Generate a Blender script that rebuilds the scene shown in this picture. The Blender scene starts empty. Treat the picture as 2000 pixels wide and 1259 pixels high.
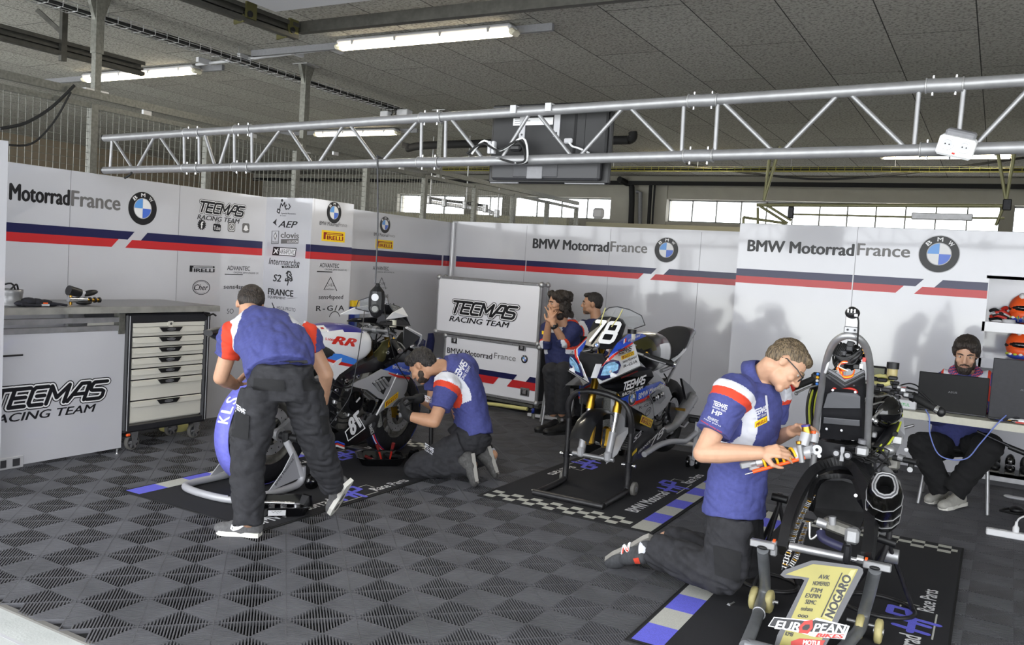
import bpy, bmesh, math, random
import numpy as np
from mathutils import Vector, Matrix, geometry
random.seed(7)
S = bpy.context.scene
COL = S.collection
# ------------------------------------------------------------------ camera
FPX = 1680.0                      # focal length in pixels of the 2000 px wide frame
EYE = np.array([0.0, 0.0, 1.58])
def _cam():
    p, r, a = math.radians(3.75), math.radians(-3.7), math.radians(29.3)
    f = np.array([0, math.cos(p), -math.sin(p)]); rt = np.array([1.0, 0, 0]); dn = np.cross(f, rt)
    r2 = math.cos(r)*rt + math.sin(r)*dn; d2 = -math.sin(r)*rt + math.cos(r)*dn
    Rz = np.array([[math.cos(a), -math.sin(a), 0], [math.sin(a), math.cos(a), 0], [0, 0, 1]])
    return Rz @ np.stack([r2, d2, f], 1)
CM = _cam()
cd = bpy.data.cameras.new('camera'); cam = bpy.data.objects.new('camera', cd); COL.objects.link(cam)
cd.sensor_width = 36.0; cd.lens = FPX/2000*36.0; cd.clip_start = 0.05; cd.clip_end = 200
cam.matrix_world = Matrix(((CM[0,0], -CM[0,1], -CM[0,2], 0), (CM[1,0], -CM[1,1], -CM[1,2], 0), (CM[2,0], -CM[2,1], -CM[2,2], EYE[2]), (0, 0, 0, 1)))
S.camera = cam
# ------------------------------------------------------------------ sky, daylight, exposure
S.view_settings.view_transform = 'Standard'; S.view_settings.look = 'None'
S.view_settings.gamma = 1; S.view_settings.use_curve_mapping = False
S.view_settings.exposure = 0.36
W = bpy.data.worlds.new('overcast_sky'); S.world = W; W.use_nodes = True
_b = W.node_tree.nodes['Background']; _b.inputs[0].default_value = (0.93, 0.96, 1.0, 1); _b.inputs[1].default_value = 4.2
try: S.cycles.use_denoising = True
except Exception: pass
def area_light(name, loc, size, energy, color=(1, 1, 1), rot=(0, 0, 0)):
    d = bpy.data.lights.new(name, 'AREA'); d.shape = 'RECTANGLE'; d.size, d.size_y = size; d.energy = energy; d.color = color
    o = bpy.data.objects.new(name, d); o.location = loc; o.rotation_euler = rot; COL.objects.link(o); return o
# sun from behind the building, lighting the open pit lane behind the photographer
_sd = bpy.data.lights.new('sun', 'SUN'); _sd.energy = 20; _sd.angle = .02; _sd.color = (1, .97, .93)
_so = bpy.data.objects.new('sun', _sd); COL.objects.link(_so); _so.rotation_euler = (math.radians(-30), 0, math.radians(15))

# pixel (2000 x 1259 frame) -> world, on a chosen plane of the place
def ray(x, y): return CM @ np.array([(x-1000)/FPX, (y-629.5)/FPX, 1.0])
def G(x, y, z=0.0): d = ray(x, y); return EYE + (z-EYE[2])/d[2]*d
def onX(x, y, X): d = ray(x, y); return EYE + X/d[0]*d
def onY(x, y, Y): d = ray(x, y); return EYE + Y/d[1]*d
def at(x, y, D): return EYE + D*ray(x, y)
def onP(x, y, P0, n): d = ray(x, y); return EYE + np.dot(np.asarray(P0)-EYE, n)/np.dot(d, n)*d
A = lambda *v: np.array(v, float)
def nrm(v): v = np.asarray(v, float); return v/(np.linalg.norm(v)+1e-12)
UP = A(0, 0, 1)

# ------------------------------------------------------------------ materials
def lin(c):
    if isinstance(c, str): c = [int(c[i:i+2], 16)/255 for i in (1, 3, 5)]
    return tuple((v/12.92 if v <= .04045 else ((v+.055)/1.055)**2.4) for v in c)
MATS = {}
def mat(name, col, rough=.5, metal=0, spec=.5, noise=0, nscale=40, bump=0, bscale=200, emit=0, alpha=1, trans=0, coat=0):
    if name in MATS: return MATS[name]
    m = bpy.data.materials.new(name); m.use_nodes = True; nt = m.node_tree; b = nt.nodes['Principled BSDF']
    c = lin(col); b.inputs['Base Color'].default_value = (*c, 1); b.inputs['Roughness'].default_value = rough
    b.inputs['Metallic'].default_value = metal; b.inputs['Specular IOR Level'].default_value = spec
    if coat: b.inputs['Coat Weight'].default_value = coat; b.inputs['Coat Roughness'].default_value = .05
    if emit: b.inputs['Emission Color'].default_value = (*c, 1); b.inputs['Emission Strength'].default_value = emit
    if alpha < 1: b.inputs['Alpha'].default_value = alpha
    if trans: b.inputs['Transmission Weight'].default_value = trans
    tc = nt.nodes.new('ShaderNodeTexCoord')
    if noise:
        n = nt.nodes.new('ShaderNodeTexNoise'); n.inputs['Scale'].default_value = nscale; n.inputs['Detail'].default_value = 5
        nt.links.new(tc.outputs['Object'], n.inputs['Vector'])
        r = nt.nodes.new('ShaderNodeValToRGB'); k = noise
        r.color_ramp.elements[0].position = .3; r.color_ramp.elements[1].position = .7
        r.color_ramp.elements[0].color = (*[max(0, v*(1-k)) for v in c], 1); r.color_ramp.elements[1].color = (*[min(1, v*(1+k)) for v in c], 1)
        nt.links.new(n.outputs['Fac'], r.inputs['Fac']); nt.links.new(r.outputs['Color'], b.inputs['Base Color'])
    if bump:
        n2 = nt.nodes.new('ShaderNodeTexNoise'); n2.inputs['Scale'].default_value = bscale; n2.inputs['Detail'].default_value = 4
        nt.links.new(tc.outputs['Object'], n2.inputs['Vector'])
        bp = nt.nodes.new('ShaderNodeBump'); bp.inputs['Strength'].default_value = bump; bp.inputs['Distance'].default_value = .01
        nt.links.new(n2.outputs['Fac'], bp.inputs['Height']); nt.links.new(bp.outputs['Normal'], b.inputs['Normal'])
    MATS[name] = m; return m
def M_(k): return MATS[k]
mat('white_panel', '#c3c3c9', .12, spec=.5, noise=.02, nscale=3, coat=1)
mat('white_gloss', '#e4e4ea', .2, coat=.5); mat('white', '#e6e6e8', .5); mat('ink', '#17171b', .4); mat('ink_grey', '#6b6969', .4)
mat('navy', '#1b1d4a', .3); mat('red_stripe', '#c02a2e', .3); mat('blue_roundel', '#5f9be0', .3); mat('blue_roundel_deep', '#4a6fd0', .3)
mat('yellow_sign', '#f2cc1c', .4); mat('red_letter', '#8c1414', .4)
mat('black_plastic', '#141416', .45, noise=.15, nscale=30); mat('black_gloss', '#0c0c0e', .12, coat=.6); mat('black_matte', '#121214', .8)
mat('dark_grey', '#37373b', .5, noise=.1); mat('mid_grey', '#77777b', .5, noise=.08); mat('light_grey', '#b9b9bd', .5)
mat('chrome', '#dcdcde', .2, .9); mat('aluminium', '#959597', .4, .55, noise=.08, nscale=20); mat('steel', '#b4b4b6', .42, .75, noise=.12, nscale=15)
mat('cast_metal', '#86847f', .45, .8, noise=.2, nscale=40); mat('dark_metal', '#2c2c2f', .38, .7, noise=.2, nscale=25)
mat('galvanised', '#72726c', .5, .6, noise=.22, nscale=45); mat('gold_metal', '#c39b3a', .28, 1); mat('olive_metal', '#6d6a45', .4, .8)
mat('rubber', '#161617', .7, noise=.15, nscale=60); mat('rubber_grey', '#6c6a66', .7)
mat('brass', '#b98f3e', .3, 1); mat('red_plastic', '#b52a1e', .4); mat('orange', '#e8571c', .4); mat('yellow', '#f0b31a', .4)
mat('pale_yellow', '#cfc883', .5); mat('lime', '#b9c23a', .5); mat('blue_plastic', '#2b3f9e', .4); mat('green', '#3f9f58', .5)

# ------------------------------------------------------------------ mesh builder
def frame(d, up=None):
    d = nrm(d); u = A(0, 0, 1) if up is None else np.asarray(up, float)
    if abs(np.dot(d, nrm(u))) > .98: u = A(1, 0, 0) if abs(d[0]) < .9 else A(0, 1, 0)
    x = nrm(np.cross(u, d)); y = np.cross(d, x); return x, y, d
class MB:
    def __init__(s): s.v = []; s.f = []; s.m = []; s.sm = []; s.n = 0; s.mats = []
    def mi(s, m):
        if isinstance(m, str): m = MATS[m]
        if m not in s.mats: s.mats.append(m)
        return s.mats.index(m)
    def add(s, V, Fs, m, smooth=False):
        V = [tuple(map(float, p)) for p in V]; k = s.mi(m); o = s.n
        s.v += V; s.n += len(V)
        for f in Fs: s.f.append([i+o for i in f]); s.m.append(k); s.sm.append(smooth)
        return s
    def box(s, c, size, m, ax=None, bev=0):
        c = np.asarray(c, float); h = np.asarray(size, float)/2
        ax = np.eye(3) if ax is None else np.stack([np.asarray(a, float) for a in ax])
        if bev:
            b = min(bev, .49*min(size)); V = []; 
            for sx in (-1, 1):
                for sy in (-1, 1):
                    for sz in (-1, 1):
                        for k in range(3):
                            q = A(sx*h[0], sy*h[1], sz*h[2]); 
                            for j in range(3):
                                if j != k: q[j] -= A(sx, sy, sz)[j]*b
                            V.append(c + q @ ax)
            bm = bmesh.new(); vs = [bm.verts.new(p) for p in V]; bmesh.ops.convex_hull(bm, input=vs)
            bmesh.ops.dissolve_limit(bm, angle_limit=.02, verts=bm.verts, edges=bm.edges)
            bm.verts.index_update(); s.add([v.co for v in bm.verts], [[v.index for v in f.verts] for f in bm.faces], m); bm.free(); return s
        V = [c + A(i*h[0], j*h[1], k*h[2]) @ ax for i in (-1, 1) for j in (-1, 1) for k in (-1, 1)]
        return s.add(V, [(0, 1, 3, 2), (4, 6, 7, 5), (0, 4, 5, 1), (2, 3, 7, 6), (0, 2, 6, 4), (1, 5, 7, 3)], m)
    def bx(s, lo, hi, m, bev=0): lo = A(*lo); hi = A(*hi); return s.box((lo+hi)/2, np.abs(hi-lo), m, None, bev)
    def cyl(s, p0, p1, r0, m, r1=None, n=16, cap=True, smooth=True):
        p0 = np.asarray(p0, float); p1 = np.asarray(p1, float); r1 = r0 if r1 is None else r1
        x, y, d = frame(p1-p0); V = []
        for k in range(n):
            a = 2*math.pi*k/n; e = math.cos(a)*x + math.sin(a)*y; V += [p0+r0*e, p1+r1*e]
        s.add(V, [(2*k, 2*((k+1) % n), 2*((k+1) % n)+1, 2*k+1) for k in range(n)], m, smooth)
        if cap: s.add(V, [[2*k for k in range(n)][::-1], [2*k+1 for k in range(n)]], m)
        return s
    def lathe(s, p0, d, prof, m, n=24, smooth=True, closed=False):   # prof: (distance along d, radius)
        x, y, d = frame(d); p0 = np.asarray(p0, float); V = []
        for (t, r) in prof:
            for k in range(n):
                a = 2*math.pi*k/n; V.append(p0 + d*t + r*(math.cos(a)*x + math.sin(a)*y))
        L = len(prof); Fs = []
        for i in range(L if closed else L-1):
            for k in range(n): i2 = (i+1) % L; Fs.append((i*n+k, i*n+(k+1) % n, i2*n+(k+1) % n, i2*n+k))
        return s.add(V, Fs, m, smooth)
    def torus(s, c, axis, R, r, m, n=32, k=10, sx=1):
        prof = [(r*sx*math.sin(2*math.pi*i/k), R + r*math.cos(2*math.pi*i/k)) for i in range(k)]
        return s.lathe(c, axis, prof, m, n, True, True)
    def tube(s, pts, r, m, n=8, closed=False, cap=True, spline=0):
        P = [np.asarray(p, float) for p in pts]
        if spline: P = spl(P, spline, closed)
        rr = r if hasattr(r, '__len__') else None
        if rr is not None and len(rr) != len(P): rr = list(np.interp(np.linspace(0, 1, len(P)), np.linspace(0, 1, len(rr)), rr))
        N = len(P); V = []; x = None
        for i in range(N):
            a = P[i-1] if (i > 0 or closed) else P[i]; b = P[(i+1) % N] if (i < N-1 or closed) else P[i]
            t = nrm(b-a)
            if x is None: x, y, _ = frame(t)
            else: x = nrm(x - t*np.dot(x, t)); y = np.cross(t, x)
            R = rr[i] if rr is not None else r
            for k in range(n): an = 2*math.pi*k/n; V.append(P[i] + R*(math.cos(an)*x + math.sin(an)*y))
        Fs = [(i*n+k, i*n+(k+1) % n, ((i+1) % N)*n+(k+1) % n, ((i+1) % N)*n+k) for i in range(N if closed else N-1) for k in range(n)]
        s.add(V, Fs, m, True)
        if cap and not closed: s.add(V, [list(range(n))[::-1], [(N-1)*n+k for k in range(n)]], m)
        return s
    def ell(s, c, r, m, ax=None, nu=16, nv=10, lo=-90, hi=90):
        ax = np.eye(3) if ax is None else np.stack([np.asarray(a, float) for a in ax]); r = np.ones(3)*r; V = []
        for j in range(nv+1):
            b = math.radians(lo + (hi-lo)*j/nv)
            for i in range(nu):
                a = 2*math.pi*i/nu; V.append(np.asarray(c) + (A(math.cos(a)*math.cos(b), math.sin(a)*math.cos(b), math.sin(b))*r) @ ax)
        return s.add(V, [(j*nu+i, j*nu+(i+1) % nu, (j+1)*nu+(i+1) % nu, (j+1)*nu+i) for j in range(nv) for i in range(nu)], m, True)
    def prism(s, pts, ext, m, mside=None):    # planar outline (3D, any shape) extruded by a vector
        P = [np.asarray(p, float) for p in pts]; e = np.asarray(ext, float); n = len(P)
        T = geometry.tessellate_polygon([[Vector(p) for p in P]])
        nm = np.zeros(3)
        for i in range(n): nm += np.cross(P[i], P[(i+1) % n])
        top = [p+e for p in P]; flip = np.dot(nm, e) < 0
        t2 = []
        for t in T:
            a, b, c = P[t[0]], P[t[1]], P[t[2]]
            t2.append(tuple(t) if (np.dot(np.cross(b-a, c-a), e) > 0) else tuple(reversed(t)))
        s.add(top, t2, m); s.add(P, [tuple(reversed(t)) for t in t2], m)
        ring = [(i, (i+1) % n, (i+1) % n+n, i+n) for i in range(n)]
        if flip: ring = [tuple(reversed(q)) for q in ring]
        s.add(P+top, ring, mside or m); return s
    def flat(s, V, tris, O, ux, uy, m):      # 2D shape laid on a plane; a third number stacks overlapping pieces
        O = np.asarray(O, float); ux = np.asarray(ux, float); uy = np.asarray(uy, float); nn = nrm(np.cross(ux, uy))
        return s.add([O + p[0]*ux + p[1]*uy + nn*(p[2]*1.2e-5 if len(p) > 2 else 0) for p in V], tris, m)
    def build(s, name, parent=None, label=None):
        me = bpy.data.meshes.new(name); o = bpy.data.objects.new(name, me); COL.objects.link(o)
        base = A(0, 0, 0)
        if parent is not None:
            base = A(*parent['_b']) if '_b' in parent else A(0, 0, 0); o.parent = parent
        V = np.array(s.v) - base if s.n else np.zeros((0, 3))
        me.from_pydata([tuple(p) for p in V], [], s.f)
        for m in s.mats: me.materials.append(m)
        me.polygons.foreach_set('material_index', s.m); me.polygons.foreach_set('use_smooth', s.sm); me.update()
        o['_b'] = tuple(base)
        if label: o['label'] = label
        return o
    def thing(s, name, label, cat, group=None, base=None):      # a thing that is one mesh
        V = np.array(s.v); b = A(*((V.min(0)+V.max(0))/2)) if base is None else np.asarray(base, float)
        if base is None: b[2] = V[:, 2].min()
        t = bpy.data.objects.new('tmp', None); t['_b'] = tuple(b); o = s.build(name, t); o.parent = None
        o.location = b; bpy.data.objects.remove(t); tag(o, label, cat, group); return o
def spl(P, k, closed=False):
    N = len(P); out = []
    g = lambda i: P[i % N] if closed else P[min(max(i, 0), N-1)]
    for i in range(N if closed else N-1):
        p0, p1, p2, p3 = g(i-1), g(i), g(i+1), g(i+2)
        for j in range(k):
            t = j/k; out.append(.5*((2*p1) + (-p0+p2)*t + (2*p0-5*p1+4*p2-p3)*t*t + (-p0+3*p1-3*p2+p3)*t**3))
    if not closed: out.append(P[-1])
    return out
def tag(o, label, cat, group=None, kind=None):
    o['label'] = label; o['category'] = cat
    if group: o['group'] = group
    if kind: o['kind'] = kind
    return o
def thing(name, label, cat, base, group=None):
    o = bpy.data.objects.new(name, None); COL.objects.link(o); o.location = tuple(map(float, base)); o['_b'] = tuple(map(float, base))
    o.empty_display_size = .1; return tag(o, label, cat, group)
def struct(mb, name, label=None):
    o = mb.build(name); o['kind'] = 'structure'
    if label: o['label'] = label
    return o
def dup(root, off, label=None, group=None):
    def cp(o, par):
        c = o.copy(); COL.objects.link(c); c.parent = par
        for ch in [x for x in root_all if x.parent == o]: cp(ch, c)
        return c
    root_all = list(root.children_recursive); r = cp(root, None)
    r.location = Vector(root.location) + Vector(tuple(map(float, off)))
    if label: r['label'] = label
    if group: r['group'] = group
    return r

# ------------------------------------------------------------------ lettering
_tc = {}
def glyphs(txt, bold=0.0, shear=0.0, space=1.0):
    k = (txt, bold, shear, space)
    if k in _tc: return _tc[k]
    c = bpy.data.curves.new('t', 'FONT'); c.body = txt; c.fill_mode = 'FRONT'; c.offset = bold; c.shear = shear; c.space_character = space; c.resolution_u = 3
    o = bpy.data.objects.new('t', c); me = bpy.data.meshes.new_from_object(o)
    V = np.array([v.co[:2] for v in me.vertices]) if len(me.vertices) else np.zeros((0, 2)); Fs = [tuple(p.vertices) for p in me.polygons]
    bpy.data.objects.remove(o); bpy.data.curves.remove(c); bpy.data.meshes.remove(me)
    _tc[k] = (V, Fs); return _tc[k]
CAP = None
def text(mb, txt, p0, p1, hv, m, bold=.012, shear=0.0, space=1.0, surf=None):
    """fit txt between baseline points p0 and p1, capital height vector hv"""
    global CAP
    if CAP is None: V, _ = glyphs('H'); CAP = V[:, 1].max()
    V, Fs = glyphs(txt, 0.0 if bold > 0 else bold, shear, space)
    if bold > 0:
        n = len(V); sh = [(-bold, 0), (bold, 0), (0, bold*.5), (0, -bold*.5)]; V = np.concatenate([V + A(*d) for d in sh]); Fs = [tuple(i+k*n for i in f) for k in range(4) for f in Fs]
    p0 = np.asarray(p0, float); p1 = np.asarray(p1, float); hv = np.asarray(hv, float)
    x0, x1 = V[:, 0].min(), V[:, 0].max(); U = np.stack([(V[:, 0]-x0)/(x1-x0), V[:, 1]/CAP, (np.arange(len(V))//max(1, len(V)//4) if bold > 0 else np.zeros(len(V)))*6], 1)
    if surf: nn = nrm(np.cross(p1-p0, hv)); return mb.add([surf(*(p0 + u*(p1-p0) + v*hv)) + nn*k*2.5e-5 for u, v, k in U], Fs, m)
    return mb.flat(U, Fs, p0, p1-p0, hv, m)
def stroke2(lines, w, shear=0.0):
    V = []; Fs = []; K = [0]
    def put(ps): K[0] += 1; V.extend(A(p[0], p[1], K[0]) for p in ps)
    for L in lines:
        L = [A(x+shear*y, y) for x, y in L]
        for i in range(len(L)-1):
            a, b = L[i], L[i+1]; d = nrm(b-a); n = A(-d[1], d[0])*w/2; k = len(V)
            put([a-n, b-n, b+n, a+n]); Fs.append((k, k+1, k+2, k+3))
        for p in L:
            k = len(V); put([p + w/2*A(math.cos(t*math.pi/5), math.sin(t*math.pi/5)) for t in range(10)]); Fs.append(tuple(range(k, k+10)))
    return V, Fs
TEC = [[(0, 1), (.92, 1)], [(.42, 1), (.42, 0)], [(1.82, 1), (1.02, 1), (1.02, 0), (1.8, 0)], [(1.02, .5), (1.7, .5)],
       [(2.75, 1), (2.1, 1), (1.98, .85), (1.98, .15), (2.1, 0), (2.72, 0)], [(2.3, .5), (2.7, .5)],
       [(2.95, 0), (2.95, 1), (3.42, .3), (3.92, 1), (3.92, 0)], [(4.1, 0), (4.6, 1), (5.05, 1), (5.05, 0)], [(4.35, .38), (5.05, .38)],
       [(6.1, 1), (5.35, 1), (5.25, .85), (5.25, .6), (5.35, .52), (5.95, .48), (6.08, .4), (6.08, .12), (5.95, 0), (5.22, 0)]]
def team_logo(mb, p0, p1, hv, nv, outline=True, m='ink', bg='white', second=True, surf=None):
    """racing team logo over the baseline p0-p1; hv = height vector of the big word, nv = surface normal"""
    p0 = np.asarray(p0, float); ux = (np.asarray(p1, float)-p0)/6.5; hv = np.asarray(hv, float); nv = np.asarray(nv, float)
    sh = .32
    lay = [(.50, m, .0008), (.38, bg, .0016), (.22, m, .0024)] if outline else [(.24, m, .001)]
    for w, mm, off in lay:
        V, Fs = stroke2(TEC, w, sh)
        if surf: mb.add([surf(*(p0 + p[0]*ux + p[1]*hv), off + p[2]*2e-5) for p in V], Fs, mm)
        else: mb.flat(V, Fs, p0+nv*off, ux, hv, mm)
    if second:
        q0 = p0 - .80*hv - .1*ux
        text(mb, 'RACING TEAM', q0 + nv*.001, q0 + 5.9*ux + nv*.001, hv*.46, m, .02, .25, surf=(lambda *a: surf(*a, .001)) if surf else None)
def disc2(r0, r1, a0, a1, n=24):
    V = []; Fs = []
    for i in range(n+1):
        a = math.radians(a0 + (a1-a0)*i/n); V += [(r0*math.cos(a), r0*math.sin(a)), (r1*math.cos(a), r1*math.sin(a))]
    for i in range(n): Fs.append((2*i, 2*i+1, 2*i+3, 2*i+2))
    return V, Fs
def roundel(mb, c, ux, uy, nv, ring='ink'):
    """badge of radius |ux|"""
    c = np.asarray(c, float); ux = np.asarray(ux, float); uy = np.asarray(uy, float); nv = np.asarray(nv, float)
    f = lambda sh, o, m: mb.flat(sh[0], sh[1], c+nv*o, ux, uy, m)
    f(disc2(0, 1, 0, 360, 48), .0008, 'light_grey'); f(disc2(.59, .96, 0, 360, 48), .0014, ring); f(disc2(.56, .60, 0, 360, 48), .0018, 'light_grey')
    for k, m in enumerate(('white', 'blue_roundel', 'white', 'blue_roundel_deep')): f(disc2(0, .56, 90*k+1, 90*k+89, 10), .0018, m)
    for ch, an in (('B', 133), ('M', 90), ('W', 47)):
        a = math.radians(an); d = math.cos(a)*ux + math.sin(a)*uy; t = math.sin(a)*ux - math.cos(a)*uy
        text(mb, ch, c + d*.67 - t*.14 + nv*.0022, c + d*.67 + t*.14 + nv*.0022, d*.21, 'white', .02)
def pirelli(mb, O, ux, uy, nv, yellow=True):
    """tyre maker plate: O lower left corner, ux, uy the full sides"""
    O = np.asarray(O, float); ux = np.asarray(ux, float); uy = np.asarray(uy, float); nv = np.asarray(nv, float); k = 'red_letter' if yellow else 'ink'
    if yellow: mb.flat([(0, 0), (1, 0), (1, 1), (0, 1)], [(0, 1, 2, 3)], O+nv*.001, ux, uy, 'yellow_sign')
    q = O + nv*.0018
    mb.flat([(.08, .17), (.17, .17), (.17, .62), (.9, .62), (.93, .7), (.9, .82), (.08, .82)], [(0, 1, 2, 6), (6, 2, 3, 5), (5, 3, 4)], q, ux, uy, k)
    mb.flat([(.2, .68), (.86, .68), (.86, .75), (.2, .75)], [(0, 1, 2, 3)], q+nv*.0006, ux, uy, 'yellow_sign' if yellow else 'white')
    text(mb, 'IRELLI', q + ux*.22 + uy*.17, q + ux*.92 + uy*.17, uy*.36, k, .035)
# ================================================================== THE SETTING
CEIL = 3.52; YB = 9.38; XL = -6.235; YF = 2.1; HW = 2.09
def floor_tiles():
    P = .296; a = math.radians(44.3); e1 = A(math.cos(a), math.sin(a), 0)*P; e2 = A(-math.sin(a), math.cos(a), 0)*P; O = A(-3.374, 3.142, 0)
    N = 23; w = .46/N; bars = []      # bar: (u0,u1,v0,v1) in tile units
    for k in range(N):
        t = -.5 + (k+.5)/N; m = abs(t)
        if .5-m > .03:
            for s in (-1, 1):
                lo, hi = sorted((s*m, s*(.5-.0071))); bars += [(t-w/2, t+w/2, lo, hi)]; lo, hi = sorted((s*max(m, w/2+.001), s*(.5-.0071))); bars += [(lo, hi, t-w/2, t+w/2)]
    f = .007
    bars += [(-.5, .5, -.5, -.5+f), (-.5, .5, .5-f, .5), (-.4998, -.5+f, -.5+f, .5-f), (.5-f, .4998, -.5+f, .5-f)]
    B = np.array(bars); V = []; c = []
    for i in range(-22, 26):
        for j in range(-24, 34):
            o = O + (i+.5)*e1 + (j+.5)*e2
            if not (YF-.2 < o[1] < YB+.2 and -6.5 < o[0] < 3.2 and o[1] > 3.9 + (o[0]+.9)*.62 - 1.5): continue
            c.append(o)
    h = -.02; allv = []; allf = []; n = 0
    for o in c:
        b = B
        ctr = o[None] + ((b[:, 0]+b[:, 1])/2)[:, None]*e1 + ((b[:, 2]+b[:, 3])/2)[:, None]*e2
        b = b[ctr[:, 1] > YF+.03]
        if not len(b): continue
        q = []
        for (x, y, z) in ((0, 2, 0), (1, 2, 0), (1, 3, 0), (0, 3, 0), (0, 2, h), (1, 2, h), (1, 3, h), (0, 3, h)):
            q.append(o[None] + b[:, x, None]*e1 + b[:, y, None]*e2 + A(0, 0, z))
        q = np.stack(q, 1).reshape(-1, 3); k = len(b)
        F = np.array([[0, 1, 2, 3], [0, 4, 5, 1], [1, 5, 6, 2], [2, 6, 7, 3], [3, 7, 4, 0]])
        allf.append((np.arange(k)[:, None, None]*8 + F[None] + n).reshape(-1, 4)); allv.append(q); n += len(q)
    Vv = np.concatenate(allv); Ff = np.concatenate(allf)
    base = [(-6.6, YF, h), (4, YF, h), (4, YB+.4, h), (-6.6, YB+.4, h)]
    me = bpy.data.meshes.new('floor'); nv = len(Vv)
    me.from_pydata(np.concatenate([Vv, np.array(base)]).tolist(), [], Ff.tolist() + [[nv, nv+1, nv+2, nv+3]])
    m = mat('floor_tile', '#57575b', .6, noise=.2, nscale=4, bump=.12, bscale=300); me.materials.append(m); me.materials.append(mat('floor_gap', '#070708', .9))
    mi = np.zeros(len(Ff)+1, dtype=np.int32); mi[-1] = 1; me.polygons.foreach_set('material_index', mi); me.update()
    o = bpy.data.objects.new('floor', me); COL.objects.link(o); o['kind'] = 'structure'
floor_tiles()
# concrete threshold outside the tiles, ramp strip, and the concrete of the back of the hall
m = mat('concrete', '#b3b6b4', .8, noise=.1, nscale=6, bump=.15, bscale=90)
b = MB(); b.bx((-60, -60, -.2), (50, YF, -.013), m); b.bx((-20, YF, -.2), (9, 17, -.04), m)
b.bx((-7, YF-.16, -.0135), (5, YF-.145, -.0125), 'light_grey'); b.bx((-6.3, YF-.012, -.013), (3, YF+.012, -.004), 'rubber_grey'); struct(b, 'floor_concrete')
# ceiling of wood-wool boards
m = mat('ceiling_board', '#87857f', .95, bump=.9, bscale=70); nt = m.node_tree; L = nt.links.new
tc = nt.nodes.new('ShaderNodeTexCoord'); mp = nt.nodes.new('ShaderNodeMapping'); mp.inputs['Rotation'].default_value = (0, 0, math.pi/2); mp.inputs['Location'].default_value = (0, .3, 0)
br = nt.nodes.new('ShaderNodeTexBrick'); br.inputs['Scale'].default_value = 1; br.inputs['Brick Width'].default_value = 2.4; br.inputs['Row Height'].default_value = .61
br.inputs['Mortar Size'].default_value = .005; br.inputs['Mortar Smooth'].default_value = .2
br.inputs['Color1'].default_value = (*lin('#a8a69f'), 1); br.inputs['Color2'].default_value = (*lin('#9c9992'), 1); br.inputs['Mortar'].default_value = (*lin('#2e2c29'), 1)
no = nt.nodes.new('ShaderNodeTexNoise'); no.inputs['Scale'].default_value = 42; no.inputs['Detail'].default_value = 3
rp = nt.nodes.new('ShaderNodeValToRGB'); rp.color_ramp.elements[0].position = .36; rp.color_ramp.elements[1].position = .52; rp.color_ramp.elements[0].color = (.38, .38, .37, 1)
mx = nt.nodes.new('ShaderNodeMix'); mx.data_type = 'RGBA'; mx.blend_type = 'MULTIPLY'; mx.inputs['Factor'].default_value = .8
L(tc.outputs['Object'], mp.inputs['Vector']); L(mp.outputs['Vector'], br.inputs['Vector']); L(tc.outputs['Object'], no.inputs['Vector']); L(no.outputs['Fac'], rp.inputs['Fac'])
L(br.outputs['Color'], mx.inputs['A']); L(rp.outputs['Color'], mx.inputs['B']); L(mx.outputs['Result'], nt.nodes['Principled BSDF'].inputs['Base Color'])
b = MB(); b.bx((-17, -.3, CEIL), (6, 17, CEIL+.2), m); struct(b, 'ceiling')  # front part is an added, unseen overhang that shades the concrete threshold
# rear wall of the building with its window band
mw = mat('rear_plaster', '#a3a096', .9, noise=.05, nscale=4); md = mat('rear_plaster_dark', '#8a877e', .9)  # second tone is darker, for the window piers and rear beam
YR = 16.5; b = MB(); z0, z1 = 2.66, 3.11
b.bx((-17, YR, 0), (6, YR+.3, z0), mw); b.bx((-17, YR, z1), (6, YR+.3, CEIL), mw)
b.bx((-7.1, YR-.03, 0), (-5.9, YR+.3, CEIL), mw); b.bx((-17, YR, z0), (-12.6, YR+.3, z1), mw)
for x in (-10.6, -9.6, 0.0, 3.2): b.bx((x-.1, YR, z0), (x+.1, YR+.3, z1), md)
struct(b, 'wall_rear')
b = MB(); b.bx((-17, YR-.35, 3.40), (6, YR-.02, CEIL-.003), md); b.bx((-17, YR-.36, 3.34), (6, YR-.345, 3.42), 'black_matte'); struct(b, 'beam_rear')
glass = mat('clear_glass', '#ffffff', .05, trans=1.0); glass.node_tree.nodes['Principled BSDF'].inputs['IOR'].default_value = 1.05
for k, (xa, xb, nn) in enumerate(((-12.6, -10.7, 3), (-10.5, -9.7, 2), (-9.5, -7.1, 4), (-5.9, -.1, 12), (.1, 3.1, 6))):
    b = MB(); fr = mat('window_frame', '#8f918f', .5)
    for i in range(nn+1): x = xa + (xb-xa)*i/nn; b.bx((x-.012, YR+.14, z0), (x+.012, YR+.18, z1), fr)
    b.bx((xa, YR+.14, z0), (xb, YR+.18, z0+.03), fr); b.bx((xa, YR+.14, z1-.03), (xb, YR+.18, z1), fr)
    o = struct(b, 'window_%d' % (k+1)); g = MB(); g.bx((xa, YR+.155, z0), (xb, YR+.161, z1), glass); g.build('pane', o)
b = MB(); b.bx((-17.2, 1.9, 0), (-17, 17, CEIL), mat('far_wall', '#8b7e6c', .9)); struct(b, 'wall_neighbour')
b = MB(); b.bx((5.8, 1.9, 0), (6, 17, CEIL), mw); struct(b, 'wall_right')

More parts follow.
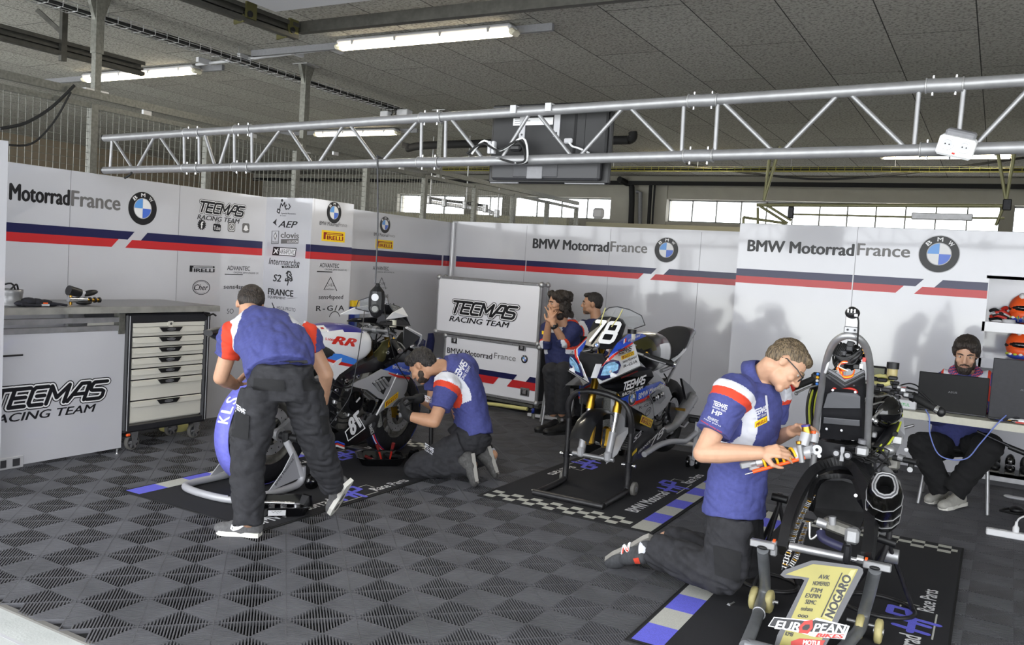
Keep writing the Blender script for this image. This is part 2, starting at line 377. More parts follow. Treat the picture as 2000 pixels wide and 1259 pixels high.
# ------------------------------------------------------------------ booth walls with their print
WP = 'white_panel'; X1 = -5.645; Y1 = 6.11; Y2 = 6.70
b = MB(); b.bx((XL-.05, 2.7, 0), (XL, Y1, HW), WP); wl = struct(b, 'wall_left')
b = MB(); b.bx((XL-.05, Y1, 0), (X1, Y2, HW), WP); b.cyl((X1-.03, Y1+.03, 0), (X1-.03, Y1+.03, HW), .031, WP); wpil = struct(b, 'wall_pillar')
b = MB(); b.bx((XL-.05, Y2, 0), (XL, YB+.05, HW), WP); wl2 = struct(b, 'wall_left_far')
b = MB(); b.bx((XL, YB, 0), (-1.9, YB+.05, HW+.02), WP); b.cyl((XL+.03, YB-.03, 0), (XL+.03, YB-.03, HW), .03, WP); wb = struct(b, 'wall_back')
YP = 8.3; HP = 2.13; XP0 = onY(1446, 437, YP)[0]
b = MB(); b.bx((XP0, YP, 0), (-.08, YP+.04, HP), WP); b.bx((XP0, YP+.04, 0), (XP0+.04, YB, HP), WP); b.bx((-.08, YP, 1.735), (1.6, YP+.04, HP), WP); wr = struct(b, 'wall_back_right')
b = MB()
ZS2 = onY(1980, 702, YP+.15)[2]-.031
for z in (1.34, ZS2): b.bx((-.1, YP, z-.05), (1.6, YP+.5, z+.03), 'white_panel')
b.bx((-.14, YP+.04, 0), (-.08, YP+.5, 1.74), WP); b.bx((-.1, YP+.48, 0), (1.6, YP+.52, 1.74), WP); b.bx((-.1, YP, 1.735), (1.6, YP+.5, 1.76), WP)
sh = struct(b, 'wall_shelf_recess'); t = MB(); p = onY(1987, 628, YP-.003); q = onY(1999, 629, YP-.003); text(t, '11', p, q, UP*.05, 'ink', .01); t.build('shelf_number', sh)
b = MB(); b.bx((XL+.02, YB-.015, 0), (XP0, YB-.001, .05), 'dark_grey'); struct(b, 'baseboard_back')
b = MB(); b.bx((XP0, YP-.015, 0), (1.6, YP-.001, .05), 'dark_grey'); struct(b, 'baseboard_right')
b = MB(); b.bx((-5.30, 2.4, 0), (-5.235, 3.03, 2.13), WP); struct(b, 'wall_front_return')
NX = A(1, 0, 0); NY = A(0, -1, 0)
def stripes(mb, pt, nv, segs):
    """pt(t, z) point on the wall; segs: (t0, t1, colour row, slant0, slant1)"""
    for t0, t1, row, s0, s1 in segs:
        z1_, z0_ = ((1.660, 1.592), (1.592, 1.525))[row]
        k = .062
        P = [pt(t0 - s0*k, z0_), pt(t1 - s1*k, z0_), pt(t1, z1_), pt(t0, z1_)]
        mb.add([p + nv*.0012 for p in P], [(0, 1, 2, 3)], ('navy', 'red_stripe')[row])
def seams(mb, pts, nv, d, z1_):
    for p in pts: p = A(*p); mb.box(p + A(0, 0, z1_/2) + nv*.0004, (.004, .0008, z1_), 'mid_grey', (d, nv, UP))
tX = lambda px, py, X: onX(px, py, X)
# left wall
g = MB(); XW = XL + .001; wx = lambda t, z: A(XL, t, z)
yA = onX(262, 472, XL)[1]; yB = onX(288, 455, XL)[1]
stripes(g, wx, NX, [(2.72, yA, 0, 0, 1), (2.72, yA-.145, 1, 0, 1), (yB, Y1-.03, 0, 1, 0), (yB-.145, Y1-.03, 1, 1, 0)])
g.build('stripe_print', wl)
g = MB(); yM0 = onX(2.8, 386.8, XL)[1]; dY = A(0, 1, 0); zb = onX(136, 400.8, XL)[2]
y1_ = onX(136, 400, XL)[1]; y0_ = yM0; xs = y1_ - (y1_-y0_)*1.51
text(g, 'BMW Motorrad', (XW, xs, zb), (XW, y1_, zb), UP*.115, 'ink', .045); text(g, 'France', (XW, y1_+.01, zb), (XW, onX(235, 411, XL)[1], zb), UP*.115, 'ink_grey', .03)
team_logo(g, onX(387, 412, XL), onX(478, 423, XL), UP*.088, NX)
for t, x, y in (('PIRELLI', 0, 0),): pirelli(g, onX(365, 533.5, XW), onX(423, 534.5, XW)-onX(365, 533.5, XW), UP*.085, NX, False)
def wtxt(mb, t, x0, y0, x1, y1, h, pl, nv, m='ink', bold=.012, sh=0.0, sp=1.0):
    p, q = pl(x0, y0), pl(x1, y1); z = (p[2]+q[2])/2; p[2] = q[2] = z; text(mb, t, p+nv*.001, q+nv*.001, UP*h, m, bold, sh, sp)
pl = lambda x, y: onX(x, y, XL)
wtxt(g, 'ADVANTEC', 443.5, 527, 488, 528.5, .04, pl, NX); wtxt(g, 'ORIGINAL BMW ENGINE OIL', 456, 534, 505, 534.5, .017, pl, NX, sh=.2, bold=0)
p = pl(439, 535.3); q = pl(474, 536.2); g.box((p+q)/2, (.003, q[1]-p[1], .008), 'ink')
c = pl(393, 561); g.flat(*disc2(.92, 1, 0, 360, 40), c+NX*.001, A(0, .098, 0), A(0, 0, .066), 'ink'); g.flat(*disc2(.8, .84, 20, 300, 40), c+NX*.001, A(0, .098, 0), A(0, 0, .066), 'ink')
wtxt(g, 'Cher', 379, 566, 406, 566.5, .05, pl, NX, sh=.25)
wtxt(g, 'sens4speed', 436.5, 563.5, 494, 564, .038, pl, NX, sh=.05, bold=.015); wtxt(g, 'Suivez nous', 465, 569.5, 489, 569.8, .01, pl, NX, bold=0)
wtxt(g, 'SO', 443, 612, 456, 612, .045, pl, NX, bold=-.008)
for k, (x, y) in enumerate(((394, 438.6), (423.7, 441), (452, 443), (480, 445))):     # social media badges
    c = pl(x, y) + NX*.001; u = dY*.045; v = UP*.045
    sq = [(-1, -.7), (-.7, -1), (.7, -1), (1, -.7), (1, .7), (.7, 1), (-.7, 1), (-1, .7)]; oc = [tuple(range(8))]
    if k == 0:
        for i in range(14): a = i*.449; g.flat([(0, 0), (math.cos(a-.2), math.sin(a-.2)), (1.1*math.cos(a), 1.1*math.sin(a)), (.8*math.cos(a+.25), .8*math.sin(a+.25))], [(0, 1, 2, 3)], c, u, v, 'ink')
        text(g, 'f', c-u*.3-v*.7+NX*.001, c+u*.35-v*.7+NX*.001, v*1.3, 'white', .04)
    elif k == 1:
        g.flat([(a, b_*.75-.35) for a, b_ in sq], oc, c, u, v, 'ink'); text(g, 'Tube', c-u*.85-v*.8+NX*.001, c+u*.85-v*.8+NX*.001, v*.8, 'white', .0); text(g, 'You', c-u*.6+v*.5, c+u*.6+v*.5, v*.7, 'ink', 0)
    elif k == 2:
        g.flat(sq, oc, c, u, v, 'ink_grey'); g.flat(*disc2(.36, .52, 0, 360, 24), c+NX*.001, u, v, 'white'); g.flat([(a*.78, b_*.78) for a, b_ in sq] + [(a*.66, b_*.66) for a, b_ in sq], [(i, (i+1) % 8, (i+1) % 8+8, i+8) for i in range(8)], c+NX*.001, u, v, 'white')
    else:
        g.flat(sq, oc, c, u, v, 'ink_grey'); g.flat(*disc2(0, .42, 0, 180, 16), c+v*.15+NX*.001, u, v, 'white'); g.flat([(-.42, .2), (-.5, -.1), (-.75, -.35), (-.35, -.5), (0, -.65), (.35, -.5), (.75, -.35), (.5, -.1), (.42, .2)], [tuple(range(9))], c+NX*.0012, u, v, 'white')
g.build('lettering', wl)
g = MB(); roundel(g, onX(278.6, 407, XL), A(0, .142, 0), UP*.142, NX); g.build('roundel', wl)
g = MB(); seams(g, [(XL, onX(137, 400, XL)[1], 0), (XL, onX(349, 440, XL)[1], 0)], NX, dY, HW); g.build('panel_joint', wl)
# pillar
dX = A(1, 0, 0); px_ = lambda t, z: A(X1, t, z); pf = lambda t, z: A(t, Y1, z)
g = MB(); stripes(g, px_, NX, [(Y1, Y2, 0, 0, 0), (Y1, Y2, 1, 0, 0)]); xq = onY(597, 490, Y1)[0]; stripes(g, pf, NY, [(xq, X1, 0, 0, 0), (xq, X1, 1, 0, 0)]); g.build('stripe_print', wpil)
g = MB(); pl = lambda x, y: onY(x, y, Y1)
c = pl(552, 404)
g.add(*[[c + NY*(.001+p[2]*2e-5) + A(p[0], 0, p[1]) for p in stroke2([[(-.065, -.05), (-.04, -.06), (-.03, -.03), (-.06, -.02), (-.068, -.045)], [(-.035, -.02), (-.02, .035), (0, .01), (.025, .045), (.03, .0)], [(.05, .02), (.035, .0), (.045, -.02), (.07, -.015)], [(.08, .03), (.1, .005), (.08, -.02)]], .011)[0]], stroke2([[(-.065, -.05), (-.04, -.06), (-.03, -.03), (-.06, -.02), (-.068, -.045)], [(-.035, -.02), (-.02, .035), (0, .01), (.025, .045), (.03, .0)], [(.05, .02), (.035, .0), (.045, -.02), (.07, -.015)], [(.08, .03), (.1, .005), (.08, -.02)]], .011)[1], 'ink'])
g.flat(*disc2(0, .014, 0, 360, 12), c+A(-.01, -.001, .062), dX, UP, 'ink')
wtxt(g, 'Generale Manutention', 549, 418, 578, 418.5, .014, pl, NY, bold=.005); wtxt(g, 'du Centre', 547, 422, 559, 422, .012, pl, NY, bold=.005)
wtxt(g, 'AEP', 543, 444, 581, 444.5, .062, pl, NY, sh=.35, bold=.02); p = pl(533, 434.5); g.add([p+NY*.001, p+A(.05, -.001, .04), p+A(.04, -.001, -.005), p+A(.055, -.001, -.03)], [(0, 2, 1), (0, 3, 2)], 'ink')
p = pl(530, 476); u = pl(544, 476)-p; v = UP*.125; g.flat([(0, 0), (1, 0), (1, 1), (0, 1), (.07, .03), (.93, .03), (.93, .97), (.07, .97)], [(0, 1, 5, 4), (1, 2, 6, 5), (2, 3, 7, 6), (3, 0, 4, 7)], p+NY*.001, u, v, 'ink')
g.flat([(.5, .92), (.75, .6), (.5, .28), (.25, .6)], [(0, 1, 2, 3)], p+NY*.001, u, v, 'ink_grey'); g.flat([(.5, .8), (.62, .6), (.5, .42), (.38, .6)], [(0, 1, 2, 3)], p+NY*.0016, u, v, 'white'); text(g, 'TRUCKS', p+u*.14+v*.06+NY*.001, p+u*.86+v*.06+NY*.001, v*.14, 'ink', 0)
wtxt(g, 'clovis', 548, 464.5, 584, 465, .055, pl, NY, m='ink_grey', bold=.03); p = pl(548.5, 475.5); u = pl(583, 475.5)-p; g.flat([(0, 0), (1, 0), (1, 1), (0, 1)], [(0, 1, 2, 3)], p+NY*.001, u, UP*.042, 'ink_grey'); text(g, 'LOCATION', p+u*.38+A(0, -.002, .008), p+u*.97+A(0, -.002, .008), UP*.022, 'white', .01)
p = pl(531.5, 498); u = pl(577, 500)-p; u[2] = 0; v = UP*.082 + A(.012, 0, 0); g.flat([(0, 0), (1, 0), (1, 1), (0, 1)], [(0, 1, 2, 3)], p+NY*.001, u, v, 'ink'); g.flat([(.3, .1), (.97, .1), (.97, .9), (.3, .9)], [(0, 1, 2, 3)], p+NY*.0016, u, v, 'white'); text(g, 'AKRAPOVIC', p+u*.32+v*.2+NY*.002, p+u*.95+v*.2+NY*.002, v*.6, 'ink', .0)
g.flat(*stroke2([[(.06, .2), (.22, .8)], [(.08, .75), (.22, .25)], [(.1, .5), (.25, .55)]], .05), p+NY*.002, u, v, 'white')
wtxt(g, 'Intermarche', 525, 516, 585, 519, .06, pl, NY, sh=.2, bold=.01); p = pl(551, 523); u = pl(584, 523)-p; g.flat([(0, 0), (1, 0), (1, 1), (-.04, 1)], [(0, 1, 2, 3)], p+NY*.001, u, UP*.02, 'ink'); text(g, 'SUPER', p+u*.1+A(0, -.002, .004), p+u*.95+A(0, -.002, .004), UP*.012, 'white', 0)
wtxt(g, 'S2', 533, 549, 549, 549.5, .065, pl, NY, sh=.2, bold=.03); c = pl(562, 542)
g.flat(*stroke2([[(-.02, .04), (0, .06), (.03, .055), (.045, .03)], [(0, .05), (-.01, .02), (.02, .0), (.05, -.01)], [(.02, .03), (.05, .01), (.06, -.02), (.04, -.03)], [(0, .0), (.01, -.04), (0, -.07)], [(-.02, -.01), (-.03, -.03), (0, -.03)], [(.0, -.02), (.03, -.02)]], .014), c+NY*.001, dX, UP, 'ink')
wtxt(g, 'FRANCE', 523, 576, 573, 577.5, .058, pl, NY, bold=.04); wtxt(g, 'EQUIPEMENT', 523, 582.5, 558, 583.5, .022, pl, NY, bold=.02); p = pl(559, 583); g.add([p+NY*.001, p+A(.16, -.001, .02), p+A(.06, -.001, .012)], [(0, 1, 2)], 'ink')
wtxt(g, 'MECA-PROTO', 540.5, 606, 577, 607, .034, pl, NY, bold=-.002); p = pl(535, 600); g.flat(*stroke2([[(-.03, -.03), (0, 0), (-.025, .04)], [(0, 0), (.03, -.02)]], .012), p+NY*.001, dX, UP, 'ink')
pl = lambda x, y: onX(x, y, X1)
wtxt(g, 'BMW Motorrad', 624, 439, 661, 442, .036, pl, NX, bold=.01); wtxt(g, 'France', 662, 442, 677.5, 443, .036, pl, NX, m='ink_grey', bold=0)
p = pl(627.5, 470); u = pl(673, 473)-p; u[2] = 0; pirelli(g, p, u, UP*.104, NX)
def right_prints(pl, nv, xs):
    for t, x0, y0, x1, y1, h, bd, sh, sp in xs: wtxt(g, t, x0, y0, x1, y1, h, pl, nv, bold=bd, sh=sh, sp=sp)
right_prints(pl, NX, [('ADVANTEC', 624, 521.5, 662, 523, .04, .01, 0, 1), ('ORIGINAL BMW ENGINE OIL', 634, 527.5, 677, 529, .016, 0, .2, 1), ('CHER', 637, 559, 653, 559.5, .03, -.01, 0, 1.2), ('DEPARTEMENT 18', 633, 566, 657, 566.5, .013, 0, 0, 1),
    ('sens4speed', 622, 583, 670, 584.5, .042, .012, .05, 1), ('R-G/A', 617, 606, 672, 607, .05, .02, 0, 1.3)])
p = pl(619, 530); q = pl(649, 531); g.box((p+q)/2, (.003, q[1]-p[1], .009), 'ink')
p = pl(645.5, 541); g.flat(*stroke2([[(-.085, -.12), (0, 0), (.1, -.13)]], .008), p+NX*.001, dY, UP, 'ink'); g.flat(*disc2(.9, 1, 20, 160, 20), pl(653, 624)+NX*.001, dY*.085, UP*.085, 'ink')
g.build('lettering', wpil); g = MB(); roundel(g, pl(652.5, 415), dY*.108, UP*.108, NX); g.build('roundel', wpil)
# far left wall
g = MB(); stripes(g, wx, NX, [(Y2, onX(863, 500, XL)[1], 0, 0, 0), (Y2, onX(863, 500, XL)[1], 1, 0, 0), (onX(866, 500, XL)[1], YB, 0, 0, 0), (onX(866, 500, XL)[1], YB, 1, 0, 0)]); g.build('stripe_print', wl2)
g = MB(); pl = lambda x, y: onX(x, y, XL)
wtxt(g, 'BMW Motorrad', 730, 460, 757.5, 462.5, .036, pl, NX, bold=.008); wtxt(g, 'France', 758.5, 462.5, 771, 463.5, .036, pl, NX, m='ink_grey', bold=0)
p = pl(733, 484); u = pl(767.5, 486)-p; u[2] = 0; pirelli(g, p, u, UP*.1, NX)
right_prints(pl, NX, [('ADVANTEC', 728, 527, 759, 527.5, .042, .01, 0, 1), ('ORIGINAL BMW ENGINE OIL', 737, 532.5, 770, 533, .016, 0, .2, 1), ('CHER', 741, 556, 752, 556, .03, -.01, 0, 1.2), ('DEPARTEMENT 18', 738, 563, 756, 563, .012, 0, 0, 1), ('TRANS', 744, 580, 758, 581, .035, .01, 0, 1), ('R-G/A', 738, 599, 772, 600, .045, .02, 0, 1.3)])
p = pl(745.5, 542); g.flat(*stroke2([[(-.075, -.115), (0, 0), (.09, -.13)]], .008), p+NX*.001, dY, UP, 'ink'); g.build('lettering', wl2)
g = MB(); roundel(g, pl(752, 439), dY*.1, UP*.1, NX); g.build('roundel', wl2)
# back wall
wy = lambda t, z: A(t, YB, z); g = MB(); xa = onY(1283, 521, YB)[0]; xb = onY(1307, 523, YB)[0]
xj = onY(1027, 520, YB)[0]
stripes(g, wy, NY, [(XL+.08, xj-.006, 0, 0, 0), (XL+.08, xj-.006, 1, 0, 0), (xj+.006, xa, 0, 0, 1), (xj+.006, xa-.155, 1, 0, 1), (xb, XP0, 0, 1, 0), (xb-.155, XP0, 1, 1, 0)]); g.build('stripe_print', wb)
g = MB(); pl = lambda x, y: onY(x, y, YB)
wtxt(g, 'BMW Motorrad', 1040, 484.5, 1189, 491, .115, pl, NY, bold=.04); wtxt(g, 'France', 1191.5, 491, 1264, 493.5, .115, pl, NY, m='ink_grey', bold=.025); g.build('lettering', wb)
g = MB(); roundel(g, pl(1301.5, 488), dX*.145, UP*.145, NY); g.build('roundel', wb)
g = MB(); seams(g, [(onY(1027, 480, YB)[0], YB, 0), (onY(1192, 470, YB)[0], YB, 0), (onY(1371, 450, YB)[0], YB, 0)], NY, dX, HW); g.build('panel_joint', wb)
# right panel
wy = lambda t, z: A(t, YP, z+.038); g = MB(); xa = onY(1805, 541, YP)[0]; xb = onY(1842, 543, YP)[0]; xj = onY(1667, 535, YP)[0]
stripes(g, wy, NY, [(XP0, xj-.006, 0, 0, 0), (XP0, xj-.006, 1, 0, 0), (xj+.006, xa, 0, 0, 1), (xj+.006, xa-.155, 1, 0, 1), (xb, -.085, 0, 1, 0), (xb-.155, -.085, 1, 1, 0)]); g.build('stripe_print', wr)
g = MB(); pl = lambda x, y: onY(x, y, YP)
wtxt(g, 'BMW Motorrad', 1459, 491.5, 1668, 497.5, .105, pl, NY, bold=.04); wtxt(g, 'France', 1673, 498, 1777, 502.5, .105, pl, NY, m='ink_grey', bold=.025); g.build('lettering', wr)
g = MB(); roundel(g, pl(1834, 496), dX*.163, UP*.163, NY); g.build('roundel', wr)
g = MB(); seams(g, [(onY(1673, 480, YP)[0], YP, 0)], NY, dX, HP); g.build('panel_joint', wr)

# ------------------------------------------------------------------ overhead
XC = -6.45
t = thing('wire_cage_fence', 'galvanised wire mesh fence on posts standing above the left white booth wall', 'fence', (XC, 3, 0))
ys = [1.0, 2.1, 3.25, 4.4, 5.556, 6.71, 7.85, 9.0, 10.2, 11.3, 12.4, 13.5]
for y in ys: b = MB(); b.bx((XC-.03, y-.03, 0), (XC+.03, y+.03, 2.66 if y > 6.3 or y < 6 else 2.66), 'galvanised'); b.build('post', t)
b = MB(); b.bx((XC-.025, 1, 2.70), (XC+.025, 13.55, 2.76), 'galvanised'); b.build('top_rail', t)
b = MB(); b.bx((XC-.02, 1, 2.62), (XC+.02, 13.55, 2.66), 'galvanised'); b.build('lower_rail', t)
b = MB(); y = 1.0
while y < 13.5: b.bx((XC-.002, y-.0016, 1.6), (XC+.002, y+.0016, 2.64), 'galvanised'); y += .056
z = 1.65
while z < 2.63: b.bx((XC-.002, 1, z-.0016), (XC+.002, 13.5, z+.0016), 'galvanised'); z += .056
b.build('wire_mesh', t)
for y in (3.6, 4.9, 6.1, 7.3, 8.5): b = MB(); b.bx((XC-.012, y-.04, 2.66), (XC+.012, y+.04, 2.70), 'steel'); b.build('rail_clip', t)
for k, (y, z0_, la) in enumerate(((4.42, 2.76, 'galvanised ceiling post nearest the camera, standing on the fence rail'), (6.79, 2.62, 'galvanised ceiling post dropping to the fence behind the truss, left of the screen'), (9.31, 2.66, 'galvanised ceiling post farthest back, seen through the truss beside the screen'))):
    t = thing('ceiling_post', la, 'post', (XC, y, z0_), 'posts between fence and ceiling')
    b = MB(); b.bx((XC-.035, y-.035, z0_+.3), (XC+.035, y+.035, CEIL), 'galvanised'); b.build('tube', t)
    b = MB(); b.bx((XC-.027, y-.027, z0_), (XC+.027, y+.027, z0_+.32), 'galvanised'); b.box((XC, y, z0_+.006), (.05, .2, .012), 'steel'); b.build('foot', t)
    b = MB(); b.bx((XC-.1, y-.1, CEIL-.012), (XC+.1, y+.1, CEIL-.001), 'steel')
    for s in (-1, 1): b.prism([A(XC-.02, y+s*.035, CEIL-.01), A(XC-.02, y+s*.1, CEIL-.01), A(XC-.02, y+s*.035, CEIL-.2)], (.04, 0, 0), 'galvanised')
    b.build('bracket', t)
# truss
YT = 4.2
def ladder_truss():
    t = thing('lighting_truss', 'silver two-tube ladder truss spanning the booth under the ceiling', 'truss', (-3, YT, 2.1))
    p0, p1 = A(-6.0, YT, 2.346), A(2.6, YT, 2.551); q0, q1 = A(-5.99, YT, 2.104), A(2.6, YT, 2.256)
    al = 'aluminium'
    b = MB(); b.cyl(p0, p1, .027, al, n=20); b.build('top_tube', t); b = MB(); b.cyl(q0, q1, .027, al, n=20); b.build('bottom_tube', t)
    tx = lambda px, top: onY(px, 300, YT)[0]
    at_ = lambda a, b_, x: a + (b_-a)*((x-a[0])/(b_[0]-a[0]))
    jo = [375, 473, 838, 1365, 1832]
    for px in jo:
        x = tx(px, 1)
        for a, b_ in ((p0, p1), (q0, q1)):
            b = MB(); c = at_(a, b_, x); b.cyl(c-A(.07, 0, 0), c+A(.07, 0, 0), .031, al, n=20); 
            for s in (-.045, .045): b.cyl(c+A(s, 0, -.043), c+A(s, 0, .043), .006, 'chrome', n=8); b.torus(c+A(s*1.6, 0, 0), NX, .031, .004, 'steel', 20, 6)
            b.build('coupler', t)
    segs = [(220, 216, 'v'), (225, 258, 'd'), (302, 270, 'd'), (315, 352, 'd'), (361, 361, 'v'), (390, 390, 'v'), (402, 420, 'd'), (450, 430, 'd'), (459, 459, 'v'), (493, 493, 'v'), (548, 500, 'd'), (566, 608, 'd'), (670, 625, 'd'), (686, 735, 'd'), (815, 750, 'd'), (824, 823, 'v'), (871, 870, 'v'), (883, 942, 'd'), (1032, 982, 'd'), (1052, 1115, 'd'), (1213, 1135, 'd'), (1232, 1316, 'd'), (1334, 1331, 'v'), (1400, 1396, 'v'), (1412, 1506, 'd'), (1630, 1532, 'd'), (1660, 1763, 'd'), (1790, 1784, 'v'), (1877, 1869, 'v'), (2010, 1905, 'd')]
    for a, c, k in segs:
        b = MB(); u = at_(p0, p1, onY(a, 230, YT)[0]); v = at_(q0, q1, onY(c, 300, YT)[0]); b.cyl(u-A(0, 0, .02), v+A(0, 0, .02), .0105, al, n=10); b.build('web_tube', t)
    b = MB(); b.tube([q0+A(.35, 0, .03), q0+A(.33, -.02, -.03), q0+A(.28, -.03, -.06)], .009, 'rubber', 6, spline=4)
    b.cyl(p0-A(.012, 0, 0), p0, .027, 'black_plastic'); b.cyl(q0-A(.012, 0, 0), q0, .027, 'black_plastic'); b.build('end_cap', t)
    return p0, p1, q0, q1
TP = ladder_truss()
trz = lambda x, a, b_: a + (b_-a)*((x-a[0])/(b_[0]-a[0]))
# screen hung behind the truss, its back to us
YV = 4.31; c00, c11 = onY(953, 357, YV), onY(1200, 196, YV)
t = thing('flat_screen', 'black flat screen seen from behind, hung on the middle of the truss', 'screen', ((c00[0]+c11[0])/2, YV, c00[2]))
x0, x1, z0_, z1_ = c00[0], c11[0], c00[2], c11[2]; w = x1-x0; h = z1_-z0_
b = MB(); b.bx((x0, YV, z0_), (x1, YV+.03, z1_), 'black_plastic', .008); b.build('bezel', t)
b = MB(); b.bx((x0+.02, YV-.022, z0_+.14), (x1-.02, YV+.001, z1_-.03), mat('screen_back', '#1f1f21', .6, noise=.08), .01); b.bx((x0+w*.715, YV-.024, z0_+.16), (x0+w*.735, YV-.021, z1_-.05), 'black_matte'); b.bx((x0+w*.80, YV-.0235, z0_+.16), (x0+w*.803, YV-.021, z1_-.05), 'black_matte'); b.build('back_cover', t)
b = MB(); b.bx((x0+.04, YV-.045, z0_+.015), (x1-.04, YV+.001, z0_+.135), mat('screen_back_light', '#313134', .5), .012); b.bx((x0+w*.25, YV-.05, z0_+.03), (x0+w*.62, YV-.044, z0_+.12), 'dark_grey', .004); b.bx((x0+w*.37, YV-.056, z0_+.02), (x0+w*.50, YV-.048, z0_+.09), 'mid_grey', .004)
for k in range(2): b.bx((x0+w*(.10+.36*k), YV-.0455, z0_+.124), (x0+w*(.38+.36*k), YV-.044, z0_+.130), 'light_grey')
b.bx((x0+.02, YV-.01, z0_-.002), (x0+w*.27, YV+.002, z0_+.004), 'mid_grey'); b.bx((x0+w*.66, YV-.01, z0_-.002), (x1-.02, YV+.002, z0_+.004), 'mid_grey'); b.build('speaker_base', t)
b = MB(); p = onY(986, 244, YV-.024); q = onY(1081, 229, YV-.024); b.bx((p[0]+.055, YV-.026, p[2]-.005), (q[0]-.0, YV-.0235, q[2]+.0), 'white'); p_ = A(p[0]+.065, YV-.027, p[2]+.02)
for k in range(4): b.bx((p_[0], YV-.0265, p_[2]+k*.012-.015), (p_[0]+.07+.03*(k % 2), YV-.026, p_[2]+k*.012-.011), 'mid_grey')
b.build('rating_label', t)
for px in (1026, 1093):
    b = MB(); x = onY(px, 230, YV)[0]; tz = trz(x, TP[0], TP[1])[2]; b.bx((x-.018, YV-.029, tz-.13), (x+.018, YV-.022, tz+.03), 'light_grey'); b.bx((x-.018, YT-.035, tz+.024), (x+.018, YV-.022, tz+.032), 'light_grey'); b.bx((x-.018, YT-.037, tz-.012), (x+.018, YT-.029, tz+.032), 'light_grey'); b.cyl((x, YV-.031, tz-.11), (x, YV-.028, tz-.11), .006, 'dark_grey', n=8); b.build('hanging_bracket', t)
b = MB(); p = onY(1110, 275, YV-.03); b.box(p, (.05, .02, .03), 'light_grey', None, .006); b.tube([p, p+A(.03, -.01, -.03), p+A(.08, -.02, -.045), p+A(.14, -.02, -.07)], .006, 'white', 6, spline=5); b.build('plug', t)
cz = lambda x: trz(x, TP[2], TP[3])[2]+.03
xx = onY(1000, 300, YT)[0]
b = MB()
for dx, dz, dy in ((0, .01, -.03), (.02, .03, -.01), (-.02, .02, .02)):
    P = [A(xx-.28+dx, YT+dy, cz(xx-.28)+.01), A(xx-.18, YT+dy, cz(xx)+.05+dz), A(xx-.06, YT+dy-.02, cz(xx)+.02), A(xx+.05+dx, YT+dy, cz(xx)+.06+dz), A(xx+.12, YT+dy-.03, cz(xx)-.03), A(xx+.05, YT-.035, cz(xx)-.05), A(xx-.08, YT-.035, cz(xx)-.02)]
    b.tube(P, .006, 'white' if dx >= 0 and dz > .02 else 'rubber', 6, spline=5)
b.box(A(xx+.03, YT-.01, cz(xx)+.035), (.07, .04, .035), 'black_plastic', None, .01); b.box(A(xx-.14, YT-.01, cz(xx)+.04), (.02, .03, .07), 'light_grey', None, .004); b.box(A(xx-.115, YT-.01, cz(xx)+.04), (.02, .03, .07), 'light_grey', None, .004)
b.thing('cable_bundle', 'tangle of white and black power cables tied on the truss under the screen', 'cable')
# twin socket box at the right end of the truss
p = onY(1868, 286, YT-.05); t = thing('socket_box', 'white twin power socket hanging crooked on the right end of the truss', 'socket', p)
a = math.radians(-14); ux = A(math.cos(a), 0, math.sin(a)); uz = A(-math.sin(a)*.95, -.3, math.cos(a)*.95); uz = nrm(uz); uy = np.cross(uz, ux)
b = MB(); b.box(p, (.145, .07, .085), 'white', (ux, uy, uz), .01); b.box(p+uy*.03+uz*.04, (.12, .06, .05), 'mid_grey', (ux, uy, uz), .008); b.build('housing', t)
for s in (-1, 1): b = MB(); c = p + ux*s*.034 - uy*.036 + uz*.01; b.cyl(c, c-uy*.006, .024, 'light_grey', n=20); b.torus(c-uy*.006, uy, .022, .004, 'white', 20, 6); b.cyl(c-uy*.007+ux*.008, c-uy*.008+ux*.008, .003, 'black_matte', n=6); b.cyl(c-uy*.007-ux*.008, c-uy*.008-ux*.008, .003, 'black_matte', n=6); b.build('outlet', t)
b = MB(); b.box(p-uy*.0355-uz*.025, (.012, .001, .008), 'red_plastic', (ux, uy, uz)); b.build('maker_mark', t)
# hanging extension lead with socket block
p = onY(737, 316, YT-.03); e = onY(737, 555, YT); t = thing('hanging_socket_block', 'black rubber socket block hanging by its cable from the truss above the white motorcycle', 'socket', e)
b = MB(); b.tube([A(p[0], YT+.03, p[2]+.03), A(p[0], YT-.03, p[2]+.03), p, (p+e)/2+A(.004, 0, 0), e+A(0, -.02, 0)], .0048, 'dark_grey', 7, spline=8); b.build('cable', t)
c = onY(736, 586, YT); b = MB(); D = at(736, 586, 1)-at(736, 585, 1); dn = -UP
b.lathe(c+UP*.105, dn, [(0, .01), (.02, .018), (.05, .045), (.09, .052), (.16, .05), (.2, .03), (.215, .01)], 'black_plastic', 10, False); b.build('body', t)
nv = nrm(EYE-c); nv[2] = 0; nv = nrm(nv); rx = np.cross(UP, nv)
b = MB(); q = c + nv*.05 + UP*.02 - rx*.012; b.cyl(q, q+nv*.022, .022, 'light_grey', n=20); b.build('white_cap', t); b = MB(); q = c + nv*.05 - UP*.05 - rx*.01; b.cyl(q, q+nv*.02, .029, 'black_gloss', n=20); b.torus(q+nv*.02, nv, .024, .005, 'black_plastic', 20, 6); b.build('outlet', t)
